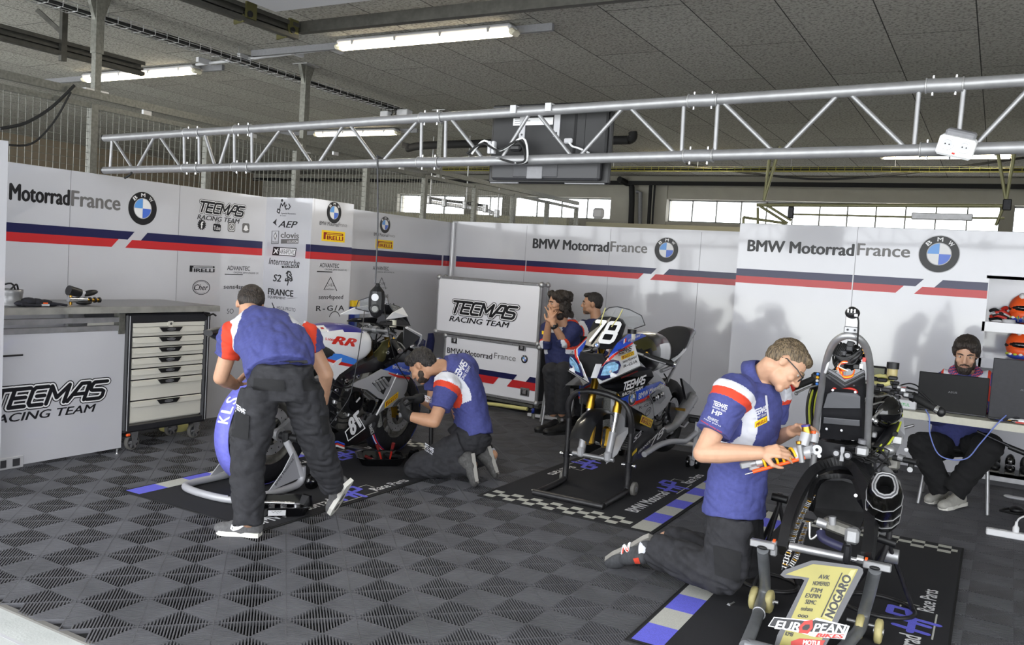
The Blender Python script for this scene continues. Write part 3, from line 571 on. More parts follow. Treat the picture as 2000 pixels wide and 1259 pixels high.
# fluorescent lamps
lampm = mat('lamp_lens', '#fff3d8', .4, emit=9.0)
def strip_lamp(xa, xb, y, label, en=22):
    t = thing('fluorescent_lamp', label, 'lamp', ((xa+xb)/2, y, CEIL), 'fluorescent lamps on the ceiling')
    b = MB(); b.bx((xa, y-.07, CEIL-.06), (xb, y+.07, CEIL-.012), 'light_grey', .02); b.bx((xa-1.2, y+.075, CEIL-.06), (xb+.3, y+.11, CEIL-.001), 'mid_grey'); b.build('housing', t)
    b = MB(); n = 14; P = [(-.062+.124*i/n, -.06-.045*math.sin(math.pi*i/n)) for i in range(n+1)]
    V = [A(x, y+p[0], CEIL+p[1]) for x in (xa+.03, xb-.03) for p in P]; b.add(V, [(i, i+1, i+n+2, i+n+1) for i in range(n)] + [list(range(n+1))[::-1], list(range(n+1, 2*n+2))], lampm); b.build('lens', t)
    b = MB(); 
    for x in (xa, xb): b.bx((x-.03, y-.066, CEIL-.1), (x+.03, y+.066, CEIL-.05), mat('lens_end', '#d9d3bf', .3), .02)
    b.build('end_piece', t)
    for i in range(4): x = xa+.2+(xb-xa-.4)*i/3; b = MB(); b.bx((x-.012, y-.078, CEIL-.075), (x+.012, y-.066, CEIL-.03), 'steel'); b.build('clip', t)
    d = bpy.data.lights.new('tube_light', 'AREA'); d.shape = 'RECTANGLE'; d.size = xb-xa-.1; d.size_y = .1; d.energy = en; d.color = (1, .93, .78); o = bpy.data.objects.new('tube_light', d); COL.objects.link(o); o.location = ((xa+xb)/2, y, CEIL-.115)
strip_lamp(-5.37, -3.56, 6.07, 'lit fluorescent strip lamp nearest the middle of the ceiling'); strip_lamp(-9.6, -7.7, 6.45, 'lit fluorescent strip lamp over the wire fence at the left')
for xa, y in ((-9.6, 10.4), (-5.2, 13.2), (-1.6, 13.2)): strip_lamp(xa, xa+1.6, y, {-9.6: 'fluorescent strip lamp far back beyond the wire fence', -5.2: 'fluorescent strip lamp far back behind the screen', -1.6: 'fluorescent strip lamp far back above the right booth wall'}[xa], 26)
# conduit, cable trays, door rails
b = MB(); b.tube([A(-7.6, 6.36, CEIL-.03), A(-6.6, 6.3, CEIL-.03), A(-5.3, 6.2, CEIL-.03)], .016, 'light_grey', 8)
for x in (-7.4, -6.8, -6.1, -5.6): b.bx((x-.02, 6.2, CEIL-.05), (x+.02, 6.36, CEIL-.001), 'light_grey')
b.thing('conduit', 'pale grey conduit joining the two ceiling lamps', 'pipe')
def wire_tray(y0, y1, x, z, name, label, m, dense, along='Y'):
    b = MB(); P = (lambda s, u, v: A(x+u, s, z+v)) if along == 'Y' else (lambda s, u, v: A(s, x+u, z+v))
    n = int((y1-y0)/dense)
    for u, v in ((-.06, 0), (0, 0), (.06, 0), (-.075, .03), (.075, .03), (-.075, .055), (.075, .055)): b.cyl(P(y0, u, v), P(y1, u, v), .0035, m, n=5)
    for i in range(n): s = y0 + i*dense; b.tube([P(s, -.075, .055), P(s, -.075, 0), P(s, .075, 0), P(s, .075, .055)], .0035, m, 5)
    t = thing(name, label, 'cable tray', P((y0+y1)/2, 0, .1)); b.build('basket', t); b = MB()
    for i in range(9):
        u = -.055+.0135*i; b.tube([P(y0 + (y1-y0)*k/12, u+random.uniform(-.012, .012), .014+random.uniform(0, .03)) for k in range(13)], .0085, 'rubber', 6)
    b.build('cables', t); b = MB(); k = y0+.6
    while k < y1: q = P(k, 0, 0); b.cyl(q+UP*.05, A(q[0], q[1], CEIL), .003, 'steel', n=5); k += 1.4
    b.build('hanger', t); return t
wire_tray(2.6, 8.7, -6.58, 3.36, 'wire_cable_tray', 'wire cable tray with black cables running along the ceiling above the left wall', 'steel', .12)
wire_tray(-9, 3.5, 13.0, 3.22, 'wire_cable_tray', 'yellowish wire cable tray crossing far behind the screen', mat('zinc_yellow', '#a9a24a', .5, .4), .12, 'X')
p = A(-6.45, 8.5, 3.33); b = MB(); b.box(p, (.16, .12, .1), 'light_grey', None, .01); b.box(p+A(-.2, -.1, -.02), (.12, .1, .08), 'light_grey', None, .01)
for k in range(3): b.torus(p+A(-.1-.06*k, -.1, .02), A(.3, 1, .2), .06+.01*k, .006, 'rubber', 20, 6)
b.thing('junction_box', 'pale junction boxes with coiled black leads at the end of the cable tray', 'junction box')
def c_rail(P0, P1, name, label):
    t = thing(name, label, 'rail', P0); P0 = A(*P0); P1 = A(*P1); d = nrm(P1-P0); s = -np.cross(d, UP); L = np.linalg.norm(P1-P0); c = (P0+P1)/2; m = mat('zinc_rail', '#4b4a46', .45, .6, noise=.2, nscale=20)
    b = MB(); ax = (d, s, UP)
    b.box(c, (L, .006, .12), m, ax); b.box(c+UP*.06-s*.03, (L, .06, .006), m, ax); b.box(c-UP*.06-s*.03, (L, .06, .006), m, ax); b.box(c-UP*.0-s*.022, (L, .03, .02), m, ax); b.box(c+UP*.045-s*.06, (L, .006, .03), m, ax); b.box(c-UP*.045-s*.06, (L, .006, .03), m, ax); b.build('channel', t)
    return t, m, d, s
t, m, d, s = c_rail((-7.2, 3.0, 3.18), (-7.12, 5.33, 3.18), 'door_track', 'dark steel door rail ending over the fence at the far left')
b = MB(); q = A(-7.1, 4.55, 3.1); b.box(q+A(0, 0, .19), (.04, .05, .44), m); b.box(q+A(-.12, -.05, .3), (.28, .03, .035), m, (nrm(A(1, .5, -.9)), nrm(A(.5, -1, 0)), nrm(np.cross(nrm(A(1, .5, -.9)), nrm(A(.5, -1, 0)))))); b.build('hanger', t)
t, m, d, s = c_rail((-5.3, 2.2, 3.36), (-5.17, 5.28, 3.36), 'door_track', 'zinc sliding door rail with roller fittings left of the middle strip lamp')
for y, k in ((4.75, 0), (5.2, 1)): b = MB(); q = A(-5.22, y, 3.32); b.box(q, (.16, .02, .06), 'olive_metal', (nrm(A(1, -.3, 0)), nrm(A(.3, 1, 0)), UP), .006); b.cyl(q+A(-.02, 0, .03), q+A(.12, 0, .03), .025, 'dark_metal', n=12); b.box(q+A(.1, .02, .06), (.02, .1, .12), 'olive_metal'); b.build('roller', t)
b = MB(); b.box((-3.3, 5.32, 3.4), (3.7, .06, .09), 'zinc_rail', None); b.thing('steel_channel', 'grey steel channel crossing the ceiling beside the middle strip lamp', 'rail')
b = MB(); b.bx((-5.0, 2.4, 3.40), (-3.6, 4.9, 3.47), 'light_grey'); b.thing('roller_door_panel', 'edge of a raised pale door panel at the very top of the photo', 'door panel')
# loose black cables over the fence
for k, (pts, la) in enumerate((([(0, 251), (50, 240), (100, 210), (145, 167)], 'thick black cable sagging from the fence rail at the far left'), ([(0, 281), (60, 281), (105, 238), (138, 180)], 'thin black cable hanging behind the thick one on the fence'))):
    b = MB(); b.tube([onX(x, y, XC+.06+.02*k) for x, y in pts], .012-.004*k, 'rubber', 8, spline=6); b.thing('hanging_cable', la, 'cable', 'cables over the wire fence')

# hoist frames, pipes and fittings in front of the rear windows
YH_ = 12.6; zo = mat('zinc_olive', '#8b8967', .5, .5)
t = thing('hoist_frame', 'zinc coloured hanging frame in front of the rear windows above the right booth wall', 'frame', onY(1700, 400, YH_))
R = lambda x, y: onY(x, y, YH_)
def bar(p, q, w, m, nm): b = MB(); b.cyl(R(*p), R(*q), w, m, n=10); return b.build(nm, t)
for p, q in (((1478, 400), (1968, 402)), ((1545, 418), (1790, 424)), ((1790, 424), (1962, 426))): bar(p, q, .026 if p[1] < 410 else .014, zo, 'cross_bar')
for x0, y0, x1, y1 in ((1503, 325, 1492, 392), (1520, 325, 1492, 392), (1942, 320, 1965, 392), (1980, 325, 1965, 392)): b = MB(); p = R(x0, y0); p[2] = CEIL; b.cyl(p, R(x1, y1), .022, zo, n=10); b.build('hanger', t)
for p, q in (((1484, 402), (1538, 436)), ((1500, 402), (1545, 430)), ((1452, 424), (1535, 436)), ((1452, 424), (1452, 440)), ((1480, 405), (1480, 440)), ((1962, 400), (1945, 440))): bar(p, q, .02, zo, 'side_arm')
b = MB(); b.box((R(1780, 422)+R(1900, 424))/2, (np.linalg.norm(R(1780, 422)-R(1900, 424)), .04, .09), 'steel', None, .01); b.build('drive_housing', t)
b = MB(); b.box(R(1545, 415), (.08, .08, .16), 'dark_metal', None, .01); b.box(R(1967, 400), (.1, .1, .14), 'dark_metal', None, .01); b.build('joint_block', t)
b = MB(); b.tube([onY(1340, 320, 13.6), onY(1480, 340, 13.6), onY(1620, 350, 13.6), onY(1800, 335, 13.6), onY(2000, 308, 13.6)], .018, 'rubber', 6, spline=4); b.thing('slack_cable', 'slack black cable hanging in a long curve under the ceiling far right', 'cable')
for k, (x, la) in enumerate(((1235, 'black drain pipe beside the second rear window, the left one of the pair'), (1262, 'pair of black conduits beside the second rear window'))):
    b = MB()
    if k == 0: b.tube([onY(1210, 350, 15.9), onY(1225, 358, 16.2), onY(1234, 366, 16.3), onY(1232, 452, 16.3)], .06, 'black_matte', 10, spline=3)
    else: b.cyl(onY(1272, 345, 16.3), onY(1266, 452, 16.3), .035, 'black_matte'); b.cyl(onY(1280, 345, 16.3), onY(1273, 452, 16.3), .02, 'black_matte')
    b.thing('wall_pipe', la, 'pipe', 'pipes on the rear wall')
b = MB(); b.tube([onY(1243, 374, 16.35), onY(1251, 376, 16.35), onY(1250, 452, 16.35)], .04, 'mid_grey', 10); b.thing('wall_pipe', 'grey pipe between the black pipes on the rear wall', 'pipe', 'pipes on the rear wall')
b = MB(); b.tube([onY(795, 290, 11), onY(830, 284, 11), onY(950, 280, 11), onY(1198, 274, 11), onY(1228, 273, 11), onY(1236, 268, 11), onY(1236, 258, 11)], .06, 'black_matte', 10, spline=3); b.cyl(onY(795, 290, 11), onY(797, 280, 11), .09, 'black_matte'); b.thing('drain_pipe', 'black drain pipe crossing behind the screen under the ceiling', 'pipe')
b = MB(); p = onY(1169, 419, 14.95); p[2] = 2.672; b.box(p, (.22, .12, .2), 'light_grey', None, .04); b.thing('white_unit', 'small pale box standing before the rear window left of the pipes', 'box')
b = MB(); P = [onY(840, 394, 11.2), onY(870, 399, 11.2), onY(910, 404, 11.2), onY(950, 410, 11.2), onY(972, 420, 11.2)]
b.tube(P, .03, 'light_grey', 8); b.tube([p+A(0, 0, .06) for p in P[:4]], .022, 'dark_metal', 8)
for p in P: b.box(p+A(0, -.03, .02), (.07, .07, .12), 'steel', None, .01)
for p in P[::2]: b.cyl(p, A(p[0], p[1], CEIL), .01, 'steel', n=6)
b.thing('air_line', 'pale pipework with clamps behind the wire fence before the rear windows', 'pipe')
b = MB(); b.bx((-17, 14.9, 0), (-7.3, 15.0, 2.57), mat('rear_partition', '#8f8b78', .8)); b.bx((-6.9, 14.9, 0), (6, 15.0, 2.5), 'rear_partition'); struct(b, 'wall_partition_rear')
# ================================================================== MATS
mat('mat_black', '#1b1b20', .95, noise=.25, nscale=300, bump=.3, bscale=500); mat('mat_blue', '#6a6be0', .95, noise=.2, nscale=300); mat('mat_grey', '#bdbdb6', .95, noise=.15, nscale=300)
def race_mat(x0, x1, y0, y1, label, blocks, checker, texts):
    t = thing('pit_mat', label, 'mat', ((x0+x1)/2, (y0+y1)/2, 0), 'black pit mats under the motorcycles')
    b = MB(); b.bx((x0, y0, .0005), (x1, y1, .008), 'mat_black'); b.build('carpet', t)
    b = MB(); e = .012
    for lo, hi in (((x0-e, y0-e, 0), (x1+e, y0, .006)), ((x0-e, y1, 0), (x1+e, y1+e, .006)), ((x0-e, y0, 0), (x0, y1, .006)), ((x1, y0, 0), (x1+e, y1, .006))): b.bx(lo, hi, 'rubber')
    b.build('rubber_edge', t)
    b = MB(); z = .0085
    q = lambda xa, ya, xb, yb, m: b.add([(xa, ya, z), (xb, ya, z), (xb, yb, z), (xa, yb, z)], [(0, 1, 2, 3)], m)
    xa, xb, first = blocks; y = y0+.01; k = first
    while y < y1-.05: q(xa, y, xb, min(y+.215, y1-.01), ('mat_blue', 'mat_grey')[k % 2]); y += .215; k += 1
    ya, yb = checker; s = (yb-ya)/3; x = min(x0+.02, x0+.02) if xa > (x0+x1)/2 else xb+.02; xe = xa-.02 if xa > (x0+x1)/2 else x1-.02; k = 0
    while x < xe-.02:
        for r in range(3):
            if (k+r) % 2 == 0: q(x, ya+r*s, min(x+.075, xe), ya+(r+1)*s, 'mat_grey')
        x += .075; k += 1
    b.build('woven_pattern', t); b = MB()
    for (px, py, dirn) in texts:       # writing along the mat, dirn +1 reads away from the door, -1 towards it
        o = A(px, py, .0088); u = A(0, dirn, 0); v = A(-dirn, 0, 0)
        text(b, 'BMW Motorrad', o, o+u*.66, v*.09, 'white', .025)
        h = o + u*.72 + v*.0
        L = lambda pts, w, m: b.flat(*stroke2(pts, w), h, u, v, m)
        L([[(0, -.02), (.03, .12)], [(.1, -.02), (.13, .12)], [(-.02, .05), (.15, .05)], [(.15, -.06), (.18, .16), (.28, .16), (.27, .08), (.2, .07)]], .035, 'mat_blue'); L([[(-.05, -.045), (.3, -.045)], [(.3, .12), (.38, .12), (.37, .04)]], .008, 'mat_grey')
        text(b, 'Race Parts', o+u*1.03+v*-.03, o+u*1.40+v*-.03, v*.075, 'white', .02)
    b.build('lettering', t); return t, b
race_mat(-4.70, -3.49, 3.50, 6.06, 'black pit mat under the white motorcycle', (-4.69, -4.56, 0), (5.88, 6.05), [(-3.56, 3.55, 1), (-4.44, 6.1, -1)])
t, _ = race_mat(-2.96, -1.72, 4.98, 7.52, 'black pit mat with a grey 1 under the number 78 motorcycle', (-1.86, -1.73, 1), (4.99, 5.17), [(-1.95, 5.33, 1), (-2.86, 7.25, -1)])
b = MB(); b.flat(*stroke2([[(0, 0), (.0, .5)], [(0, .5), (-.07, .42)]], .05), G(1170, 985)+A(0, 0, .0088), A(0, 1, 0), A(-1, 0, 0), 'mat_grey'); b.build('numeral', t)
race_mat(-1.26, -.06, 3.45, 6.02, 'black pit mat under the bare rear frame motorcycle', (-1.25, -1.11, 0), (5.84, 6.01), [(-.17, 3.95-.3, 1)])

# ================================================================== BENCH AND TOOL CABINET
XBF = -5.53
t = thing('workbench', 'steel topped workbench with a white front panel along the left wall', 'workbench', (-5.87, 3.7, 0))
b = MB(); b.bx((-6.225, 2.62, 1.055), (XBF, 4.96, 1.10), mat('bench_steel', '#a8a7a1', .42, .5, noise=.25, nscale=8)); b.bx((-6.225, 2.62, 1.1001), (XBF-.03, 4.93, 1.1015), mat('bench_rubber', '#7d7d7d', .3, .5, noise=.1)); b.build('worktop', t)
for z in (1.005, .945): b = MB(); b.bx((-5.60, 2.62, z-.018), (-5.555, 4.085, z+.018), 'steel'); b.build('front_rail', t)
b = MB(); b.bx((-5.61, 4.05, .90), (-5.552, 4.10, 1.05), 'galvanised'); b.bx((-5.61, 4.055, .1), (-5.57, 4.095, 1.05), 'steel'); b.build('leg', t); b = MB(); b.bx((-6.2, 4.055, .0), (-6.16, 4.095, 1.05), 'steel'); b.build('leg', t)
b = MB(); zt = onX(7, 637, -5.56)[2]; b.bx((-5.575, 2.62, .05), (-5.56, 4.108, .925), 'white_panel'); pn = b.build('front_panel', t)
g = MB(); yE = onX(16, 791, -5.56)[1]; yS = onX(205, 779, -5.56)[1]; u = (yS-yE)/5.3; zb = onX(100, 787, -5.56)[2]
team_logo(g, (-5.56, yE-1.02*u, zb), (-5.56, yE+5.48*u, zb), UP*.118, NX); g.build('lettering', pn)
b = MB(); p = onX(20, 905, -5.56); b.bx((-5.562, p[1]-.11, p[2]-.035), (-5.552, p[1]+.085, p[2]+.045), 'light_grey', .004)
for dy in (-.055, .035): b.bx((-5.553, p[1]+dy-.024, p[2]-.02), (-5.5505, p[1]+dy+.024, p[2]+.03), 'dark_grey')
b.build('socket_plate', t)
b = MB(); b.cyl((-5.58, 4.09, -.001), (-5.58, 4.09, .06), .008, 'chrome'); b.cyl((-5.58, 4.09, -.001), (-5.58, 4.09, .008), .02, 'chrome'); b.bx((-5.6, 4.06, .1), (-5.57, 4.1, .12), 'steel'); b.build('foot', t)
b = MB(); p = onX(24, 694, -5.56); b.bx((-5.561, p[1]-.2, p[2]-.006), (-5.552, p[1]+.07, p[2]+.006), 'black_plastic', .003); b.build('slot_handle', t)
b = MB(); b.tube([A(-5.54, 4.80, 1.05), A(-5.54, 4.84, 1.02), A(-5.54, 4.9, 1.035), A(-5.54, 4.93, 1.02)], .008, 'black_plastic'); b.build('hook', t)
# cabinet
cw = mat('cabinet_white', '#d9d6cc', .4); ck = mat('cabinet_black', '#26262a', .5, noise=.15, nscale=80)
Y0, Y1c, XF, XB_ = 4.125, 4.885, -5.565, -6.06
t = thing('tool_cabinet', 'white roller tool cabinet with black corner posts beside the workbench', 'tool cabinet', ((XF+XB_)/2, (Y0+Y1c)/2, 0))
b = MB(); b.bx((XB_, Y0+.02, .2), (XF-.02, Y1c-.02, .98), cw)
for i in range(18):
    for j in range(4): b.bx((XF-.09-.05*j-.005, Y0+.019, .28+i*.035), (XF-.09-.05*j+.005, Y0+.0205, .287+i*.035), 'mid_grey')
b.build('body', t)
b = MB(); b.bx((XB_-.01, Y0-.01, .975), (XF+.012, Y1c+.012, 1.045), ck, .012); b.build('top', t)
b = MB(); b.bx((XB_-.01, Y0-.005, .15), (XF+.008, Y1c+.005, .215), ck, .012); b.build('base', t)
for y in (Y0, Y1c): b = MB(); b.bx((XF-.06, y-.012 if y == Y0 else y-.05, .16), (XF+.012, y+.05 if y == Y0 else y+.012, 1.0), ck, .014); b.bx((XF+.0115, y+.014 if y == Y0 else y-.02, .17), (XF+.014, y+.02 if y == Y0 else y-.014, 1.03), 'light_grey'); b.build('corner_post', t)
zs = [onX(272.6, y, XF)[2] for y in (633, 653, 674, 695, 716.7, 738.9, 780, 822.6)]; zs = np.array(zs); zs = np.interp(zs, (zs[-1], zs[0]), (.222, .945))
b = MB(); b.bx((XF-.01, Y0+.05, .945), (XF+.004, Y1c-.05, .975), cw); c = A(XF+.004, (Y0+Y1c)/2, .965); b.cyl(c, c+NX*.006, .028, cw, n=20); b.cyl(c, c+NX*.009, .01, 'chrome', n=14); b.build('lock', t)
for i in range(7):
    za, zb_ = zs[i+1]+.006, zs[i]-.004; ya, yb = Y0+.052, Y1c-.055
    b = MB(); b.bx((XF-.02, ya, za), (XF, yb, zb_), cw); b.prism([A(XF, ya+.005, zb_-.035), A(XF, ya+.035, zb_-.042), A(XF, yb-.035, zb_-.042), A(XF, yb-.005, zb_-.035), A(XF, yb-.005, zb_-.004), A(XF, ya+.005, zb_-.004)], (.012, 0, 0), cw); b.bx((XF-.02, ya, zb_), (XF-.004, yb, zb_+.006), 'black_matte'); dr = b.build('drawer', t)
    ym = (ya+yb)/2; h = MB(); P = [A(XF+.011, ym+.105*s, zb_-.002 if abs(s) > .9 else zb_-.036) for s in (-1, -.72, .72, 1)]; h.prism(P, (.012, 0, 0), 'black_plastic'); h.flat(*disc2(0, 1, 0, 360, 18), A(XF+.0236, ym, zb_-.018), A(0, .04, 0), A(0, 0, .011), 'mid_grey')
    text(h, 'FACOM', (XF+.0242, ym-.03, zb_-.023), (XF+.0242, ym+.03, zb_-.023), UP*.01, 'ink', .01); h.build('handle', dr)
def caster(parent, c, r, turn=0.0, rubber='rubber_grey'):
    c = A(*c); d = A(math.cos(turn), math.sin(turn), 0); s = np.cross(UP, d)
    b = MB(); b.lathe(c-d*.016, d, [(0, r*.8), (0, r*.93), (.006, r), (.026, r), (.032, r*.93), (.032, r*.8)], rubber, 28); b.lathe(c-d*.013, d, [(0, r*.25), (0, r*.8), (.026, r*.8), (.026, r*.25)], 'dark_grey', 24, False)
    for k in range(6): a = k*math.pi/3; e = math.cos(a)*s + math.sin(a)*UP; b.box(c + e*r*.5, (.034, r*.55, r*.3), 'chrome', (d, e, np.cross(d, e)))
    b.cyl(c-d*.022, c+d*.022, r*.22, 'chrome'); w = b.build('caster', parent)
    f = MB()
    for k in (-1, 1): f.prism([c+d*.026*k+s*.02-UP*.012, c+d*.026*k-s*.02-UP*.012, c+d*.026*k-s*.035+UP*(r+.02), c+d*.026*k+s*.035+UP*(r+.02)], d*.004*k, 'chrome')
    f.box(c+UP*(r+.022), (.075, .09, .008), 'chrome', (d, s, UP)); f.build('fork', w)
for px, py in ((257, 862), (378, 840), (334, 836)): q = G(px, py, .062); caster(t, (min(max(q[0], XB_+.06), XF-.03), q[1], .062), .062, .1)
b = MB(); q = A(-5.6, 4.17, .13); b.box(q, (.09, .05, .02), 'black_plastic', None, .006); b.box(q+A(.045, -.01, .008), (.02, .03, .02), 'orange', None, .005); b.build('brake_pedal', t)
b = MB(); c = A(-6.02, 4.95, 0); b.lathe(c, UP, [(0, .11), (.005, .115), (.13, .14), (.13, .13), (.02, .105)], 'pale_yellow', 20); b.thing('yellow_tub', 'pale yellow plastic tub on the floor behind the tool cabinet', 'tub')
# things on the bench
c = onX(18, 590, -5.72); c[2] = 1.102
b = MB(); b.lathe(c, UP, [(0, 0), (0, .085), (.012, .085), (.02, .075), (.075, .078), (.09, .082), (.11, .082), (.11, .074), (.03, .07), (.03, 0)], 'aluminium', 28); b.tube([c+A(.05, -.04, .09), c+A(.06, 0, .14), c+A(0, .05, .135), c+A(-.02, .07, .1)], .006, 'rubber', 6, spline=5); b.tube([c+A(.02, .03, .09), c+A(.05, -.02, .15), c+A(.0, -.1, .12)], .006, 'rubber', 6, spline=5); b.thing('metal_pot', 'round metal pot with a black cord at the left end of the workbench', 'pot')
def blob_path(b, pts, r, m, n=10): b.tube(pts, r, m, n, spline=4)
c = onX(70, 593, -5.65); c[2] = 1.102; b = MB()
for dy, dz, r0 in ((-.1, .02, .022), (-.05, .035, .03), (0, .03, .028), (.06, .025, .024), (.11, .014, .014)): b.ell(c+A(.01*dy, dy, dz*.8+.002), (.05, .055, r0), mat('glove_cloth', '#1d1d25', .85, noise=.3, nscale=60), nu=12, nv=7)
blob_path(b, [c+A(.03, .08, .02), c+A(.05, .13, .016), c+A(.05, .19, .009)], .009, 'glove_cloth'); blob_path(b, [c+A(0, .08, .025), c+A(.0, .13, .018), c+A(.01, .16, .01)], .009, 'glove_cloth'); blob_path(b, [c+A(.04, -.12, .014), c+A(.05, -.07, .012), c+A(.06, .0, .01)], .009, 'glove_cloth')
b.box(c+A(.055, .03, .012), (.008, .06, .014), 'light_grey'); b.box(c+A(.053, .035, .024), (.008, .03, .008), 'orange'); b.thing('work_gloves', 'crumpled dark work gloves with a white and orange tag on the workbench', 'gloves')
c = onX(156, 588, -5.72); c[2] = 1.102; b = MB()
b.cyl(c+A(0, -.09, .105), c+A(0, .0, .085), .036, 'black_plastic', .03, 14); b.cyl(c+A(0, -.005, .085), c+A(0, .03, .08), .022, 'light_grey'); b.ell(c+A(0, .07, .085), (.03, .07, .022), 'black_plastic', (NX, nrm(A(0, 1, .2)), nrm(A(0, -.2, 1)))); b.cyl(c+A(0, -.09, .04), c+A(0, .05, .035), .02, 'chrome'); b.cyl(c+A(0, .05, .035), c+A(0, .15, .035), .013, 'brass', n=12)
for y in (.07, .11, .145): b.cyl(c+A(0, y, .035), c+A(0, y+.014, .035), .02, 'dark_metal', n=8)
b.cyl(c+A(0, -.07, .002), c+A(0, -.07, .075), .01, 'brass'); b.ell(c+A(0, .03, .018), (.04, .06, .018), 'black_plastic'); b.thing('spray_gun', 'black and brass air gun lying on the middle of the workbench', 'air gun')

# ================================================================== FLIGHT CASE
u = A(.992, -.124, 0); n = A(-.124, -.992, 0); C0 = onY(1047.6, 790, 8.08)
vp = lambda x, y: onP(x, y, C0, n)
zb0 = C0[2]; TL = vp(862, 655); TR = vp(1048, 672); ztop = (TL[2]+TR[2])/2; wl_ = abs(np.dot(TR-TL, u)); 
alu = 'aluminium'
def case_box(t, c0, w, h, dep, nm, side='black_plastic'):
    """front lower right corner c0, width w leftwards, height h, depth dep"""
    cc = c0 - u*w/2 - n*dep/2 + UP*h/2
    b = MB(); b.box(cc, (w-.02, dep-.02, h-.02), side, (u, n, UP)); b.box(cc+n*(dep/2-.006), (w-.03, .004, h-.03), 'white_gloss', (u, n, UP)); sh_ = b.build(nm, t)
    b = MB()
    for i in (-1, 1):
        for j in (-1, 1):
            b.box(cc+u*i*(w/2-.012)+n*j*(dep/2-.012), (.03, .03, h), alu, (u, n, UP), .004); b.box(cc+UP*i*(h/2-.012)+n*j*(dep/2-.012), (w, .03, .03), alu, (u, n, UP), .004); b.box(cc+UP*i*(h/2-.012)+u*j*(w/2-.012), (.03, dep, .03), alu, (u, n, UP), .004)
    for k in range(9):
        for j in (-1, 1): q = cc+n*(dep/2+.003)+UP*j*(h/2-.014)+u*(w*(k/8-.5)*.92); b.cyl(q, q+n*.003, .005, 'chrome', n=8)
    b.build('edge_profile', t)
    for i in (-1, 1):
        for j in (-1, 1):
            for k in (-1, 1): b = MB(); b.ell(cc+u*i*(w/2-.012)+n*j*(dep/2-.012)+UP*k*(h/2-.012), .033, 'steel', nu=12, nv=8); b.build('ball_corner', t)
    return cc, sh_
t = thing('flight_case', 'white fronted black flight case on a castor dolly in front of the back wall', 'case', C0-u*.5-A(0, 0, C0[2]))
hc = ztop-zb0; cc, shl = case_box(t, C0, wl_, hc, .62, 'shell')
g = MB(); f0 = lambda x, y: vp(x, y)+n*.001
wtxt(g, 'BMW Motorrad', 873, 690, 961, 699.5, .062, vp, n, bold=.012); wtxt(g, 'France', 965, 699.5, 1007, 704.5, .062, vp, n, m='ink_grey', bold=0)
zz = lambda y, x=960: vp(x, y)[2]; o = vp(950, 720); dz = hc/10
z1_ = zz(719, 930); z2_ = zz(729.5, 930); z3_ = zz(744, 930); X_ = lambda px: np.dot(vp(px, 720)-C0, u)
fp = lambda a, z: C0 + u*a + UP*(z-C0[2]) + n*.0015
L0 = -wl_+.03
for za, zb_, a, b_, sa, sb, m in ((z2_, z1_, L0, X_(1011), 0, -.05, 'navy'), (z3_, z2_, L0, X_(975), 0, -.07, 'red_stripe'), (z2_, z1_, X_(1036), -.03, -.05, 0, 'navy'), (z3_, z2_, X_(1002), -.03, -.07, 0, 'red_stripe')):
    g.add([fp(a+sa, za), fp(b_+sb, za), fp(b_, zb_), fp(a, zb_)], [(0, 1, 2, 3)], m)
roundel(g, f0(1024.5, 701), u*.045, UP*.045, n); g.build('lettering', shl)
def latch(t, c, ax, w=.1, h=.075):
    uu, nn = ax; b = MB(); b.box(c+nn*.003, (w, .008, h), 'chrome', (uu, nn, UP), .004); b.box(c+nn*.008-UP*.005, (w*.66, .006, h*.62), 'dark_metal', (uu, nn, UP)); b.box(c+nn*.012, (w*.4, .01, h*.5), 'chrome', (uu, nn, UP), .004); b.build('latch', t)
latch(t, vp(888, 664), (u, n)); latch(t, vp(1020, 678), (u, n)); latch(t, vp(1025, 765), (u, n), .12, .09)
for d_, z in ((.14, .55), (.38, .55), (.5, .2), (.52, .84)): latch(t, C0 - n*d_ + UP*hc*z + u*.0, (-n, u), .085, .1)
b = MB()
for i in (0, 1):
    q = C0 - u*(.07 + i*(wl_-.14)) - UP*.03; b.box(q-n*.3, (.04, .6, .03), 'galvanised', (u, n, UP))
b.box(C0-u*wl_/2-n*.05-UP*.03, (wl_, .04, .03), 'galvanised', (u, n, UP)); b.box(C0-u*wl_/2-n*.55-UP*.03, (wl_, .04, .03), 'galvanised', (u, n, UP)); b.build('dolly_frame', t)
for a in (.1, wl_-.1):
    for d_ in (.08, .52): q = C0-u*a-n*d_; caster(t, (q[0], q[1], .05), .05, .6, 'blue_plastic' if a < .5 else 'rubber')
